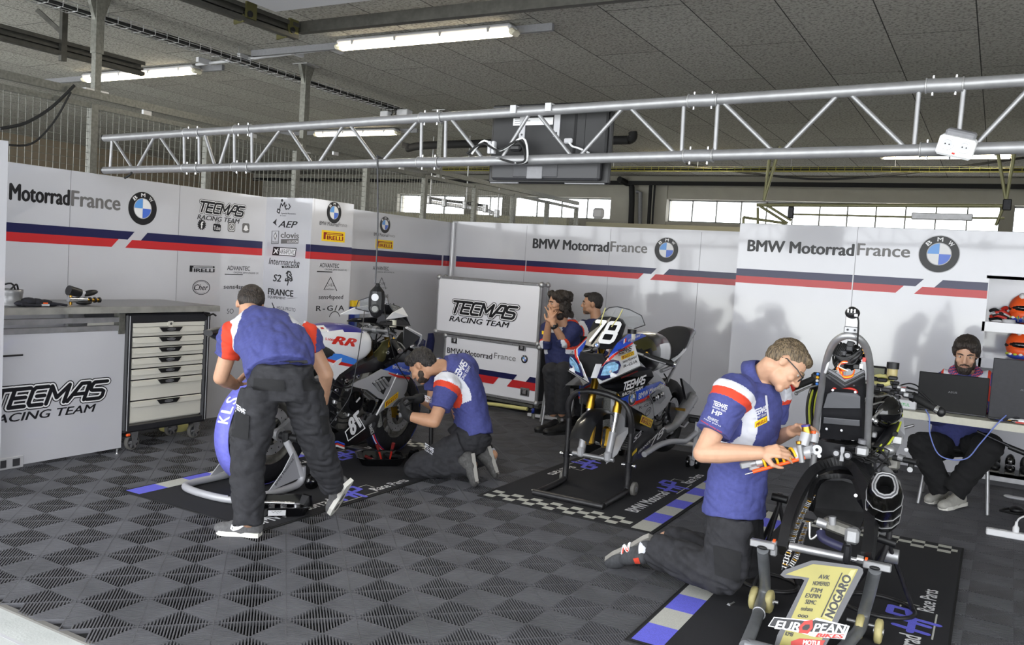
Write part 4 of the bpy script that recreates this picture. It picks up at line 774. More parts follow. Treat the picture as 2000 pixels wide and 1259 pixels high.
# lid standing on the case
l0 = vp(1052, 671); l1 = vp(850, 650); zl = vp(1056, 554)[2]
t = thing('flight_case_lid', 'white lid with the racing team logo standing on top of the flight case', 'case lid', l0-u*.5)
l0[2] = ztop+.012; wl2_ = abs(np.dot(l1-l0, u)); c2, sh2 = case_box(t, l0+n*.01, wl2_, zl-l0[2], .14, 'shell', 'light_grey')
g = MB(); nn0 = n*.011; p = vp(881, 615); q = vp(1012, 627); p[2] = q[2] = vp(945, 616)[2]; team_logo(g, p+nn0, q+nn0, UP*.128, n); g.build('lettering', sh2)
b = MB(); q = vp(957, 778); b.tube([C0-u*.1-n*-.02-UP*.06, C0-u*.5+n*.06-A(0, 0, zb0-.06), C0-u*.62+n*.05-A(0, 0, zb0-.05)], .02, 'pale_yellow', 8); b.thing('strap', 'pale strap end lying under the flight case', 'strap')
b = MB(); p = G(1070, 820); b.bx((p[0]-.22, p[1]-.05, .02), (p[0]+.2, p[1]-.02, .05), 'light_grey'); b.cyl(p+A(.0, 0, .05), p+A(.18, .12, .42), .016, 'light_grey'); b.cyl(p+A(-.15, -.03, .0), p+A(-.15, -.03, .05), .03, 'galvanised'); b.cyl(p+A(.15, -.03, .0), p+A(.15, -.03, .05), .03, 'galvanised'); b.thing('dolly_handle', 'pale metal pull bar of a dolly on the floor beside the flight case', 'dolly')
b = MB(); p = onY(840, 672, 8.9); cl = mat('navy_cloth', '#1e2350', .9, noise=.2); b.tube([p+A(0, 0, .14), p+A(.01, 0, .05), p+A(-.01, 0, -.1), p+A(0, 0, -.18)], [.035, .05, .055, .04], cl, 10, spline=4); b.bx((p[0]-.02, p[1], p[2]+.1), (p[0]+.02, 9.37, p[2]+.13), 'steel'); b.thing('hanging_jacket', 'navy jacket hanging on the wall left of the flight case', 'jacket')
# aerosol cans on a wall shelf behind the white motorcycle
b = MB(); p = onX(700, 640, XL+.12); b.bx((XL+.001, p[1]-.3, p[2]-.012), (XL+.2, p[1]+.8, p[2]), 'light_grey'); b.thing('wall_shelf', 'narrow pale shelf on the left wall behind the white motorcycle', 'shelf')
zsf = p[2]
for k, px in enumerate((687.5, 694.5)):
    q = onX(687.5, 610, XL+.1)+A(0, .08*k, 0); q[2] = zsf+.001; tt = thing('aerosol_can', ('blue aerosol can with yellow cap nearest the pillar on the wall shelf', 'blue and white aerosol can beside the other can on the wall shelf')[k], 'aerosol can', q, 'aerosol cans on the wall shelf')
    b = MB(); b.lathe(q, UP, [(0, 0), (0, .033), (.22, .033), (.24, .026)], 'blue_plastic' if k == 0 else mat('pale_blue', '#7b8fc0', .4), 16); b.build('can', tt); b = MB(); b.lathe(q, UP, [(.235, .03), (.3, .028), (.305, 0)], 'yellow_sign', 16); b.build('cap', tt)
b = MB(); q = onX(722, 622, XL+.1); b.bx((XL+.02, q[1]-.12, zsf+.001), (XL+.17, q[1]+.14, zsf+.17), mat('clear_plastic', '#cfd2d8', .2, alpha=.45)); b.bx((XL+.05, q[1]-.08, zsf+.005), (XL+.12, q[1]+.1, zsf+.09), 'mid_grey'); b.thing('plastic_box', 'clear plastic box on the wall shelf beside the aerosol cans', 'box')

# ================================================================== TABLE AT THE RIGHT
tf = G(1756, 800, .75); YTf = (G(1756, 800, .75)[1] + G(2000, 831, .75)[1])/2
t = thing('folding_table', 'pale folding table under the laptops at the right', 'table', (.4, YTf+.35, 0))
XT0 = onY(1716, 800, YTf)[0]; b = MB(); b.bx((XT0, YTf, .70), (1.3, YTf+.7, .75), mat('table_top', '#b9b7aa', .5, noise=.05)); b.build('top', t)
for a, b_ in (((tf[0]+.05, YTf+.1, .70), (tf[0]+.55, YTf+.1, .45)),): pass
b = MB(); p0 = onY(1785, 830, YTf+.25); p1 = onY(1720, 848, YTf+.25); b.cyl(p0, p1, .01, 'steel'); b.cyl(onY(1908, 842, YTf+.2), onY(2010, 888, YTf+.2), .011, 'dark_metal'); b.cyl(onY(1970, 872, YTf+.2), onY(2010, 888, YTf+.2), .018, 'black_plastic'); b.build('brace', t)
for x in (XT0+.03, 1.2):
    for y in (YTf+.06, YTf+.64): b = MB(); b.cyl((x, y, 0), (x, y, .7), .014, 'steel'); b.build('leg', t)
def laptop(TLp, TRp, BLp, BRp, y, label, scr=False):
    zt = .751; BL_ = onY(*BLp, y); BR_ = onY(*BRp, y); z = (BL_[2]+BR_[2])/2
    t = thing('laptop', label, 'laptop', A((BL_[0]+BR_[0])/2, y, zt)); w = BR_[0]-BL_[0]; h = .24
    o = A((BL_[0]+BR_[0])/2, y, zt); b = MB(); b.box(o+A(0, .12, .012), (w, .25, .02), 'dark_grey', None, .004); b.build('base', t)
    hh = onY((TLp[0]+TRp[0])/2, (TLp[1]+TRp[1])/2, y)[2]-zt; e = nrm(A(0, -.16, 1)); nn = np.cross(NX, e)
    b = MB(); b.box(o+A(0, -.01, .015)+e*hh/2, (w, .012, hh), 'black_plastic' if not scr else 'dark_grey', (NX, -np.cross(e, NX), e), .004); ld = b.build('lid', t)
    b = MB(); q = o+A(0, -.01, .015)+e*hh*.5+A(0, -.0072, 0); text(b, 'ASUS', q-NX*.028, q+NX*.028, e*.013, 'mid_grey', .01); b.build('maker_mark', ld)
    b = MB(); q = o+A(0, -.01, .015)+e*hh/2+A(0, .0075, .001); b.box(q, (w*.93, .001, hh*.9), mat('screen_glow', '#9fb4d8', .3, emit=.6), (NX, -np.cross(e, NX), e)); b.build('screen', ld)
    return t
laptop((1796, 727), (1931, 739.6), (1790, 801), (1926, 815), YTf+.15, 'black laptop open in front of the bearded man')
yl = YTf+.12; laptop((1939.6, 701), (2075, 711), (1931, 799), (2066, 813), yl, 'dark laptop standing at the right edge of the photo', True)
b = MB(); p = onY(1765, 792, YTf+.14); b.box(A(p[0], YTf+.16, .785), (.17, .2, .065), 'light_grey', None, .006); text(b, 'MOTUL', A(p[0]-.05, YTf+.0595, .775), A(p[0]+.045, YTf+.0595, .775), UP*.02, 'green', .02); b.thing('white_box', 'white box with green lettering at the left end of the table', 'box')
b = MB(); q = onY(1985, 824, YTf+.06); q[2] = .752; b.ell(q+A(.02, .02, .015), (.07, .03, .016), 'white'); b.ell(q+A(.0, .03, .02), (.03, .03, .02), 'dark_grey'); b.box(q+A(.02, -.005, .008), (.05, .02, .01), 'red_plastic'); b.thing('computer_mouse', 'white and red mouse on the table in front of the right laptop', 'mouse')
b = MB()
for k in range(5): b.tube([onY(1935+9*k, 810+3*k, YTf+.05)*A(1, 1, 0)+A(0, 0, .758), onY(1950+8*k, 812+k, YTf+.03)*A(1, 1, 0)+A(0, 0, .758+.004*k), onY(1975+6*k, 818, YTf+.1)*A(1, 1, 0)+A(0, 0, .758)], .004, ('rubber', 'blue_plastic', 'rubber', 'brass', 'rubber')[k], 6, spline=4)
b.thing('cable_tangle', 'tangle of thin cables on the table between the laptops', 'cable')
b = MB(); b.tube([onY(1808, 803, YTf+.02)+A(0, 0, .01), onY(1815, 815, YTf-.02), onY(1817, 850, YTf-.01), onY(1837, 890, YTf), onY(1885, 896, YTf), onY(1915, 865, YTf), onY(1945, 830, YTf-.02), onY(1965, 815, YTf+.04)+A(0, 0, .015)], .0045, mat('cable_blue', '#6f7fc4', .5), 7, spline=8); b.thing('network_cable', 'blue network cable looping below the table edge', 'cable')
b = MB(); b.tube([onY(1742, 763, 6.2), onY(1760, 752, 6.4), onY(1780, 749, 6.6), onY(1797, 760, YTf+.2), A(*(onY(1800, 764, YTf+.24)[:2]), .77)], .005, 'rubber', 7, spline=8); b.thing('data_cable', 'thin black cable from the bare motorcycle to the laptop', 'cable')
def chair(base, rot, label, seat_z=.44, group='black chairs behind the tables'):
    t = thing('stacking_chair', label, 'chair', base, group); c, s = math.cos(rot), math.sin(rot); X = A(c, s, 0); Yv = A(-s, c, 0); B0 = A(*base)
    P = lambda x, y, z: B0 + X*x + Yv*y + UP*z
    b = MB(); b.box(P(0, 0, seat_z), (.43, .42, .04), 'black_matte', (X, Yv, UP), .015); b.build('seat', t)
    b = MB(); b.box(P(0, .22, seat_z+.32), (.43, .03, .3), 'black_matte', (X, nrm(Yv+UP*-.15), nrm(UP+Yv*.15)), .012); b.build('backrest', t)
    for sx in (-1, 1):
        for sy in (-1, 1): b = MB(); b.cyl(P(sx*.23, sy*.22, 0), P(sx*.19, sy*.18, seat_z), .012, 'steel'); b.build('leg', t)
        b = MB(); b.cyl(P(sx*.19, .18, seat_z), P(sx*.19, .25, seat_z+.46), .011, 'steel'); b.build('back_frame', t)
    return t
chair((-.16, 7.33, 0), .0, 'black chair under the bearded man behind the laptop table')
# things on the floor at the right
p0 = G(1932, 1045); p1 = p0 + A(.42, .02, 0); t = thing('power_strip', 'white power strip with a plug on the floor at the right edge', 'power strip', (p0+p1)/2)
b = MB(); d = nrm(p1-p0); s = np.cross(UP, d); c = (p0+p1)/2; b.box(c+UP*.022+s*.03, (.46, .06, .042), 'white', (d, s, UP), .006); b.build('housing', t)
b = MB()
for k in range(5): q = c + d*(-.17+.08*k)+s*.03+UP*.044; b.cyl(q-UP*.004, q+UP*.001, .019, 'light_grey', n=16)
b.build('outlet', t); b = MB(); q = c-d*.06+s*.03+UP*.045; b.lathe(q, UP, [(0, .02), (.03, .02), (.045, .01), (.07, .008)], 'white', 14); b.tube([q+UP*.06, q+UP*.1+d*.02, q+UP*.14+d*.1, q+UP*.15+d*.2], .006, 'white', 6, spline=4); b.build('plug', t)
b = MB(); b.bx((p1[0]-.12, p1[1]+.1, 0), (p1[0]+.2, p1[1]+.28, .17), 'black_plastic', .02); b.thing('black_case', 'dark box on the floor beside the power strip', 'box')
b = MB(); ya = G(1990, 955)[1]-.05; b.bx((-.12, ya, .09), (1.3, ya+.3, .115), 'mid_grey'); b.bx((-.12, ya, .05), (1.3, ya+.012, .115), 'steel'); 
for x in (-.08, 1.2): b.bx((x, ya+.02, 0), (x+.04, ya+.28, .09), 'steel')
b.thing('low_shelf', 'low grey shelf on the floor under the laptop table', 'shelf')
for k, (x, m) in enumerate(((.02, 'black_gloss'), (.14, 'black_plastic'), (.25, 'black_gloss'), (.36, 'black_plastic'))):
    q = A(x-.04, ya+.12, .1165); t = thing('work_boot', ('black boot at the left end of the low shelf', 'black boot second from the left on the low shelf', 'black boot third from the left on the low shelf', 'black boot at the right edge on the low shelf')[k], 'boot', q, 'boots on the low shelf')
    b = MB(); b.ell(q+A(0, -.02, .04), (.042, .1, .04), m, nu=14, nv=8); b.ell(q+A(0, .05, .08), (.04, .05, .07), m, nu=14, nv=8); b.build('upper', t); b = MB(); b.box(q+A(0, 0, .006), (.075, .21, .012), 'rubber_grey', None, .005); b.build('sole', t)
b = MB(); q = G(1985, 975); b.ell(q+UP*.012, (.09, .03, .014), 'light_grey'); b.ell(q+A(-.05, .02, .012), (.04, .02, .012), 'white'); b.thing('cloth_rag', 'crumpled pale rag on the floor at the right edge', 'rag')
b = MB(); q = G(1985, 1003); b.tube([q+A(-.1, 0, .008), q+A(-.04, .06, .02), q+A(.05, .02, .012), q+A(.0, -.05, .012), q+A(-.09, -.02, .008)], .008, 'rubber', 6, True, spline=5); b.ell(q+UP*.03, (.05, .05, .03), 'black_plastic'); b.thing('coiled_lead', 'coiled black lead on the floor behind the power strip', 'cable')
# shelf recess: helmets and gloves
def helmet(c, m, label):
    t = thing('race_helmet', label, 'helmet', c, 'helmets on the wall shelves'); c = A(*c)+UP*.125
    b = MB(); b.ell(c, (.125, .15, .13), m, nu=28, nv=18); b.ell(c+A(0, -.06, -.05), (.1, .1, .075), m, nu=20, nv=12); b.build('shell', t)
    b = MB(); b.ell(c+A(0, -.012, .005), (.119, .146, .062), 'black_gloss', nu=28, nv=10); b.ell(c+A(-.004, -.01, -.005), (.128, .12, .04), 'black_plastic', nu=28, nv=10); b.build('visor', t)
    b = MB(); b.ell(c+A(0, -.02, -.085), (.115, .14, .04), 'blue_plastic', nu=20, nv=8)
    for k in range(7): a = math.radians(200+k*22); b.ell(c+A(.11*math.cos(a), .13*math.sin(a)-.02, -.075), (.018, .018, .012), ('lime', 'white')[k % 2], nu=8, nv=5)
    b.build('trim', t)
    b = MB(); b.ell(c+A(-.03, -.02, .1), (.03, .1, .035), 'white', nu=10, nv=6); b.build('vent', t)
zs1, zs2 = 1.371, .711
q = onY(2003, 600, YP+.2); helmet((q[0], YP+.2, 1.371), 'orange', 'orange and black race helmet on the upper wall shelf')
q = onY(1996, 680, YP+.2); helmet((q[0], YP+.2, ZS2+.031), 'orange', 'orange race helmet with open visor on the lower wall shelf')
b = MB(); q = onY(1952, 608, YP+.15); q[2] = 1.373
for k in range(9): a = random.random()*6.28; b.tube([q+A(.07*math.cos(a), .05*math.sin(a), .015+.012*k), q+A(.05*math.cos(a+1), .04*math.sin(a+1), .03+.012*k), q+A(.08*math.cos(a+2), .05*math.sin(a+2), .014+.008*k)], .014, ('black_matte', 'light_grey', 'red_plastic')[k % 3], 7, spline=3)
b.thing('race_gloves', 'pile of black, red and white gloves on the upper wall shelf', 'gloves')
b = MB(); q = onY(1972, 610, YP+.06); q[2] = 1.372; b.lathe(q, UP, [(0, .05), (.022, .05), (.03, .044), (.03, 0)], 'light_grey', 20); b.thing('round_tin', 'flat pale round tin beside the gloves on the wall shelf', 'tin')
# drip trays with tools
def drip_tray(c, w, d, rot, label):
    c = A(*c); X = A(math.cos(rot), math.sin(rot), 0); Yv = A(-math.sin(rot), math.cos(rot), 0); t = thing('drip_tray', label, 'tray', c, 'black drip trays on the mat')
    ring = lambda k, z, r: [c + X*sx*(w/2*k - (r if q else 0)) + Yv*sy*(d/2*k - (0 if q else r)) + UP*z for sx, sy, q in ((-1, -1, 1), (-1, -1, 0), (-1, 1, 0), (-1, 1, 1), (1, 1, 1), (1, 1, 0), (1, -1, 0), (1, -1, 1))]
    R = [ring(.8, .0, .03), ring(.97, .055, .04), ring(1.04, .057, .045), ring(1.04, .062, .045), ring(.95, .06, .04), ring(.78, .008, .03)]
    V = [p for r in R for p in r]; b = MB(); Fs = [(i*8+k, (i+1)*8+k, (i+1)*8+(k+1) % 8, i*8+(k+1) % 8) for i in range(5) for k in range(8)]
    b.add(V, Fs + [list(range(8)), list(range(40, 48))[::-1]], 'black_gloss'); b.build('pan', t); return t, c, X, Yv
c = G(547, 1000); c[2] = .009; t1, c1, X_1, Y_1 = drip_tray(c, .36, .30, .78, 'black drip tray with sockets behind the bending man\'s left foot')
b = MB(); q0 = c1+X_1*.135-Y_1*.08+UP*.03; nn = nrm(A(X_1[0], X_1[1], -.9*0)); p = onP(519, 1014, c1 - Y_1*.155, -Y_1); q = onP(553, 1011, c1 - Y_1*.155, -Y_1)
pm = c1 - Y_1*.150; tl = nrm(A(0, 0, 1)-Y_1*.45); b.box(pm+UP*.032-X_1*.02-Y_1*.0, (.1, .002, .04), 'white', (X_1, nrm(np.cross(tl, X_1)), tl))
b.flat(*stroke2([[(0, .01), (.01, 0), (.02, .012), (.028, .002), (.036, .01), (.045, .002), (.055, .012)], [(.03, -.008), (.036, -.004)]], .002), pm+UP*.035-X_1*.05-Y_1*.004, X_1, tl, 'ink'); b.build('label_tape', t1)
b = MB(); b.cyl(c1-X_1*.12-Y_1*.07+UP*.075, c1+X_1*.08-Y_1*.05+UP*.06, .008, 'chrome'); b.cyl(c1-X_1*.12-Y_1*.07+UP*.075, c1-X_1*.2-Y_1*.075+UP*.085, .013, 'black_plastic'); b.thing('torque_wrench', 'chrome ratchet wrench lying across the drip tray at the bending man\'s foot', 'wrench')
for k, (x, y) in enumerate(((.02, .04), (.1, .02), (-.05, .08))):
    b = MB(); q = c1+X_1*x+Y_1*y+UP*.0085; b.lathe(q, UP, [(0, 0), (0, .02), (.028, .02), (.028, .012), (.01, .011)], 'chrome', 14, False); b.thing('wheel_nut', ('chrome socket in the middle of the drip tray at the bending man', 'chrome socket at the right end of the drip tray at the bending man', 'chrome socket at the back of the drip tray at the bending man')[k], 'socket', 'sockets in the drip tray')
c = G(742, 905); c[2] = .009; t2, c2_, X_2, Y_2 = drip_tray(c, .36, .30, .78, 'black drip tray with red handled tools beside the kneeling man')
for k, (x, px, py) in enumerate(((-.02, 737, 870), (.04, 768, 868))):
    q = c2_+X_2*(.03+x)+Y_2*(-.02)+UP*.02; e = onP(px, py, q+A(.02, -.02, 0), nrm(A(.45, -.9, 0))); t = thing('pliers', ('red handled tool leaning in the drip tray, the left one', 'red handled tool leaning in the drip tray, the right one')[k], 'tool', q, 'red handled tools in the drip tray'); m = (q+e)/2; dd = nrm(e-q); L_ = np.linalg.norm(e-q)
    b = MB(); b.cyl(q, q+dd*L_*.62, .006, 'red_plastic', .009); b.build('shaft', t); b = MB(); b.cyl(q+dd*L_*.62, q+dd*L_*.75, .013, 'black_plastic', .014); b.build('collar', t); b = MB(); b.cyl(q+dd*L_*.75, q+dd*L_*1.1, .012, mat('dark_red', '#6d1717', .5), .014); b.build('handle', t)
b = MB(); q = c2_-X_2*.06+Y_2*.02+UP*.009; b.cyl(q+UP*.012, q+UP*.03+X_2*-.05+Y_2*.03, .012, 'dark_red'); b.cyl(q+UP*.012, q+UP*.008+X_2*.08-Y_2*.03, .006, 'chrome'); b.thing('screwdriver', 'short dark red screwdriver lying in the drip tray beside the kneeling man', 'screwdriver')
b = MB(); q = c2_+X_2*.02+Y_2*.0+UP*.0085
for k in range(7): p = q+X_2*(-.05+.02*k)+Y_2*(.03*math.sin(k*2.1)); b.cyl(p, p+UP*.012, .007, 'chrome', n=6)
sm = b.thing('small_bolts', 'handful of small bolts in the drip tray beside the kneeling man', 'bolts'); sm['kind'] = 'stuff'
b = MB(); q = G(1424, 1184); q[2] = .0; b.cyl(q+UP*.006, q+UP*.006+A(.01, .05, 0), .006, 'steel', n=8); b.cyl(q+UP*.009+A(-.002, -.008, 0), q+UP*.009, .009, 'steel', n=6); b.thing('loose_bolt', 'small steel bolt lying on the mat before the kneeling young man', 'bolt')
# ================================================================== MOTORCYCLES
mat('bike_white', '#e9e9ec', .22, coat=.6); mat('bike_blue', '#2f55c8', .25, coat=.5); mat('bike_light_blue', '#3f86e6', .25, coat=.5); mat('bike_red', '#cf2b1f', .25, coat=.5)
mat('bike_deep_blue', '#2e2a86', .3, coat=.4); mat('bike_grey', '#a5a5a8', .3, .2); mat('carbon', '#17171a', .28, coat=.4, noise=.25, nscale=120); mat('seat_foam', '#2b2b2d', .9, noise=.2, nscale=200)
mat('warmer', '#19191d', .55, noise=.3, nscale=30, bump=.5, bscale=25); mat('warmer_blue', '#7d7fe2', .7, noise=.1); mat('lens_blue', '#8fc0ea', .1, coat=1, noise=.35, nscale=40); mat('radiator', '#8f8f8c', .6, .5, noise=.4, nscale=160)
mat('smoke_screen', '#b9bcc0', .08, alpha=.28); mat('worn_black', '#222123', .4, noise=.5, nscale=35); mat('stand_grey', '#b4b4b8', .4, .2)
class Bike:
    def __init__(s, t, X, Y0, fw, dz=0): s.t = t; s.X = X; s.Y0 = Y0; s.fw = fw; s.dz = dz; s.U = A(0, fw, 0); s.L = A(1, 0, 0)
    def P(s, a, l, z): return A(s.X+l, s.Y0+s.fw*a, z+s.dz)
    def px(s, x, y, l):
        q = onX(x, y, s.X+l); return A((q[1]-s.Y0)*s.fw, l, q[2]-s.dz)
    def W(s, q): return s.P(*q)
    def poly(s, mb, pts, m, th=.006, mirror=True):
        """thin moulded panel through the given (s, l, z) points, both sides"""
        for sg in ((1, -1) if mirror else (1,)):
            V = [s.P(p[0], p[1]*sg, p[2]) for p in pts]; c = sum(V)/len(V); nm = np.zeros(3)
            for i in range(len(V)): nm += np.cross(V[i]-c, V[(i+1) % len(V)]-c)
            nm = nrm(nm); out = s.P(.7, 0, .55)
            if np.dot(nm, c-out) < 0: nm = -nm
            mb.prism([v - nm*th for v in V], nm*th, m)
    def sheet(s, mb, outl, l0, dome, m, th=.008, mirror=True, step=.05, lfun=None):
        """domed side panel from an outline of (s, z) points"""
        o = np.array(outl); c = (o.min(0)+o.max(0))/2; h = (o.max(0)-o.min(0))/2+1e-6
        lf = lfun or (lambda a, z: l0 + dome*(1-min(1, ((a-c[0])/h[0])**2))*(1-min(1, ((z-c[1])/h[1])**2)))
        bm = bmesh.new(); f = bm.faces.new([bm.verts.new((p[0], 0, p[1])) for p in outl])
        for ax, lo, hi in ((0, o[:, 0].min(), o[:, 0].max()), (2, o[:, 1].min(), o[:, 1].max())):
            k = lo+step
            while k < hi-.01:
                nn = [0, 0, 0]; nn[ax] = 1; pc = [0, 0, 0]; pc[ax] = k
                bmesh.ops.bisect_plane(bm, geom=bm.verts[:]+bm.edges[:]+bm.faces[:], plane_co=pc, plane_no=nn); k += step
        bmesh.ops.triangulate(bm, faces=[f for f in bm.faces if len(f.verts) > 4])
        bm.verts.index_update(); vs = [v.co.copy() for v in bm.verts]; fs = [[v.index for v in f.verts] for f in bm.faces]; bd = [(e.verts[0].index, e.verts[1].index) for e in bm.edges if e.is_boundary]; bm.free()
        for sg in ((1, -1) if mirror else (1,)):
            n = len(vs); V = [s.P(v.x, sg*lf(v.x, v.z), v.z) for v in vs] + [s.P(v.x, sg*(lf(v.x, v.z)-th), v.z) for v in vs]
            mb.add(V, fs + [[i+n for i in f[::-1]] for f in fs], m, True); mb.add(V, [(a, b, b+n, a+n) for a, b in bd], m)
        return lf
    def loft(s, mb, st, m, n=28, e=2.5, paint=None, cap=True):
        """body lofted through (s, z low, z high, half width) stations"""
        A_ = np.array(st); k = max(24, len(st)*4); ss = np.linspace(A_[0, 0], A_[-1, 0], k)
        def sm(j): return np.interp(ss, A_[:, 0] if A_[0, 0] < A_[-1, 0] else A_[::-1, 0], A_[:, j] if A_[0, 0] < A_[-1, 0] else A_[::-1, j])
        zl, zh, hw = sm(1), sm(2), sm(3)
        for arr in (zl, zh, hw):
            for _ in range(2): arr[1:-1] = (arr[:-2]+2*arr[1:-1]+arr[2:])/4
        V = []; loc = []
        for i in range(k):
            for j in range(n):
                a = 2*math.pi*j/n; c, d = math.cos(a), math.sin(a); l = hw[i]*math.copysign(abs(c)**(2/e), c); z = (zl[i]+zh[i])/2 + (zh[i]-zl[i])/2*math.copysign(abs(d)**(2/e), d)
                V.append(s.P(ss[i], l, z)); loc.append((ss[i], l, z))
        by = {}
        for i in range(k-1):
            for j in range(n):
                f = (i*n+j, i*n+(j+1) % n, (i+1)*n+(j+1) % n, (i+1)*n+j); mm = m
                if paint: q = np.mean([loc[v] for v in f], 0); mm = paint(*q) or m
                by.setdefault(mm, []).append(f)
        for mm, fs in by.items(): mb.add(V, fs, mm, True)
        if cap: mb.add(V, [list(range(n))[::-1], [(k-1)*n+j for j in range(n)]], m)
        def lf(a, z):
            a = min(max(a, ss.min()), ss.max()); o = np.argsort(ss); l_, h_, w_ = (np.interp(a, ss[o], q[o]) for q in (zl, zh, hw)); t = min(1, abs((z-(l_+h_)/2)/((h_-l_)/2+1e-9))); return w_*(1-t**e)**(1/e)
        return lf
    def tube(s, mb, pts, r, m, n=8, mirror=False, spline=0):
        for sg in ((1, -1) if mirror else (1,)): mb.tube([s.P(p[0], p[1]*sg, p[2]) for p in pts], r, m, n, spline=spline)
    def box(s, mb, c, size, m, rot=0, bev=0, mirror=False):
        ca, sa = math.cos(rot), math.sin(rot)
        for sg in ((1, -1) if mirror else (1,)): mb.box(s.P(c[0], c[1]*sg, c[2]), size, m, (s.U*ca+UP*sa, s.L, UP*ca-s.U*sa), bev)
    def disc(s, mb, c, r, w, m, n=24, mirror=False):
        for sg in ((1, -1) if mirror else (1,)): q = s.P(c[0], c[1]*sg, c[2]); mb.cyl(q, q+s.L*w*sg, r, m, n=n)
def wheel(B, name, a, z, R, w, rim_m, warm=False, discs=True):
    c = B.P(a, 0, z); d = B.L
    t = MB(); pr = [(-w*.42, R*.70), (-w*.5, R*.80), (-w*.48, R*.88), (-w*.34, R*.96), (-w*.12, R), (w*.12, R), (w*.34, R*.96), (w*.48, R*.88), (w*.5, R*.80), (w*.42, R*.70)]
    t.lathe(c, d, pr, 'rubber', 48); o = t.build(name, B.t)
    b = MB(); b.lathe(c, d, [(-w*.42, R*.72), (-w*.40, R*.66), (-w*.2, R*.62), (w*.2, R*.62), (w*.40, R*.66), (w*.42, R*.72)], rim_m, 40); b.lathe(c, d, [(-.05, .0), (-.05, .05), (.05, .05), (.05, 0)], rim_m, 20)
    for k in range(10): an = 2*math.pi*k/10; e = math.cos(an)*UP + math.sin(an)*B.U; b.box(c+e*R*.34, (.025, .022, R*.62), rim_m, (d, np.cross(d, e), e))
    b.cyl(c-d*.13, c+d*.13, .014, 'chrome'); b.build('rim', o)
    if discs:
        b = MB()
        for sg in ((-1, 1) if discs == 2 else (1,)):
            q = c + d*sg*.075; b.lathe(q, d*sg, [(0, .095), (0, R*.5), (.006, R*.5), (.006, .095)], 'steel', 36, False, True)
            for k in range(24): an = k*.2618; e = math.cos(an)*UP+math.sin(an)*B.U; b.cyl(q+e*R*(.36+.06*(k % 3))+d*sg*.0055, q+e*R*(.36+.06*(k % 3))+d*sg*.0065, .005, 'black_matte', n=6)
        b.build('brake_disc', o)
    return o
def fork(B, a0, z0, a1, z1, l, gold, chrome_):
    for sg in (1, -1):
        mb = MB()
        p0 = B.P(a0, l*sg, z0); p1 = B.P(a1, l*sg, z1); d = p1-p0
        mb.cyl(p0+d*.42, p1, .027, gold, n=16); mb.cyl(p0+d*.40, p0+d*.46, .031, gold, n=16); mb.cyl(p0+d*.1, p0+d*.42, .021, chrome_, n=16); mb.cyl(p0, p0+d*.22, .026, 'bike_grey', .03, 14); mb.box(p0, (.055, .05, .075), 'bike_grey', (B.U, B.L, UP), .012); mb.cyl(p1, p1+d*.03, .02, 'chrome'); o = mb.build('fork_leg', B.t)
    return o
def engine(B):
    b = MB(); B.box(b, (.72, 0, .47), (.44, .30, .26), 'cast_metal', .08, .04); B.box(b, (.92, 0, .60), (.24, .34, .24), 'cast_metal', -.55, .03); B.box(b, (.98, 0, .68), (.16, .33, .08), 'dark_metal', -.55, .02); B.box(b, (.62, 0, .30), (.40, .22, .12), 'dark_metal', 0, .04)
    for k in range(6): B.box(b, (.88+.018*k, 0, .52+.025*k), (.19, .355, .008), 'steel', -.55)
    e = b.build('engine', B.t); b = MB()
    for sg in (1, -1):
        b = MB(); B.disc(b, (.70, .15*sg, .52), .098, .05*sg, 'black_plastic', 28); B.disc(b, (.70, .20*sg, .52), .075, .008*sg, 'black_gloss', 28); B.box(b, (.72, .21*sg, .53), (.05, .004, .012), 'light_grey', .6)
        B.disc(b, (.90, .15*sg, .46), .05, .045*sg, 'black_gloss', 20); B.disc(b, (.60, .15*sg, .36), .055, .03*sg, 'cast_metal', 20); B.disc(b, (.50, .14*sg, .40), .035, .05*sg, 'black_plastic', 16)
        b.build('engine_cover', e)
    b = MB()
    rnd = random.Random(3)
    for k in range(26): q = (.48+.55*rnd.random(), .155+.03*rnd.random(), .27+.45*rnd.random()); B.disc(b, q, .006+.005*rnd.random(), .014, ('chrome', 'black_gloss', 'steel')[k % 3], 8)
    for k in range(9): q = (.5+.5*rnd.random(), .15+.03*rnd.random(), .28+.4*rnd.random()); B.box(b, q, (.03+.05*rnd.random(), .03, .02+.03*rnd.random()), ('cast_metal', 'dark_metal', 'steel')[k % 3], rnd.random()*3, .006)
    b.build('bolts', e); b = MB()
    for k in range(9): z = .3+.05*k; B.tube(b, [(.45, .13, z+.05), (.5, .18, z), (.62, .185, z-.06*rnd.random()), (.8+.1*rnd.random(), .17, z+.05-.1*rnd.random())], .005, 'rubber', 6, spline=5)
    b.build('hoses', e); return e

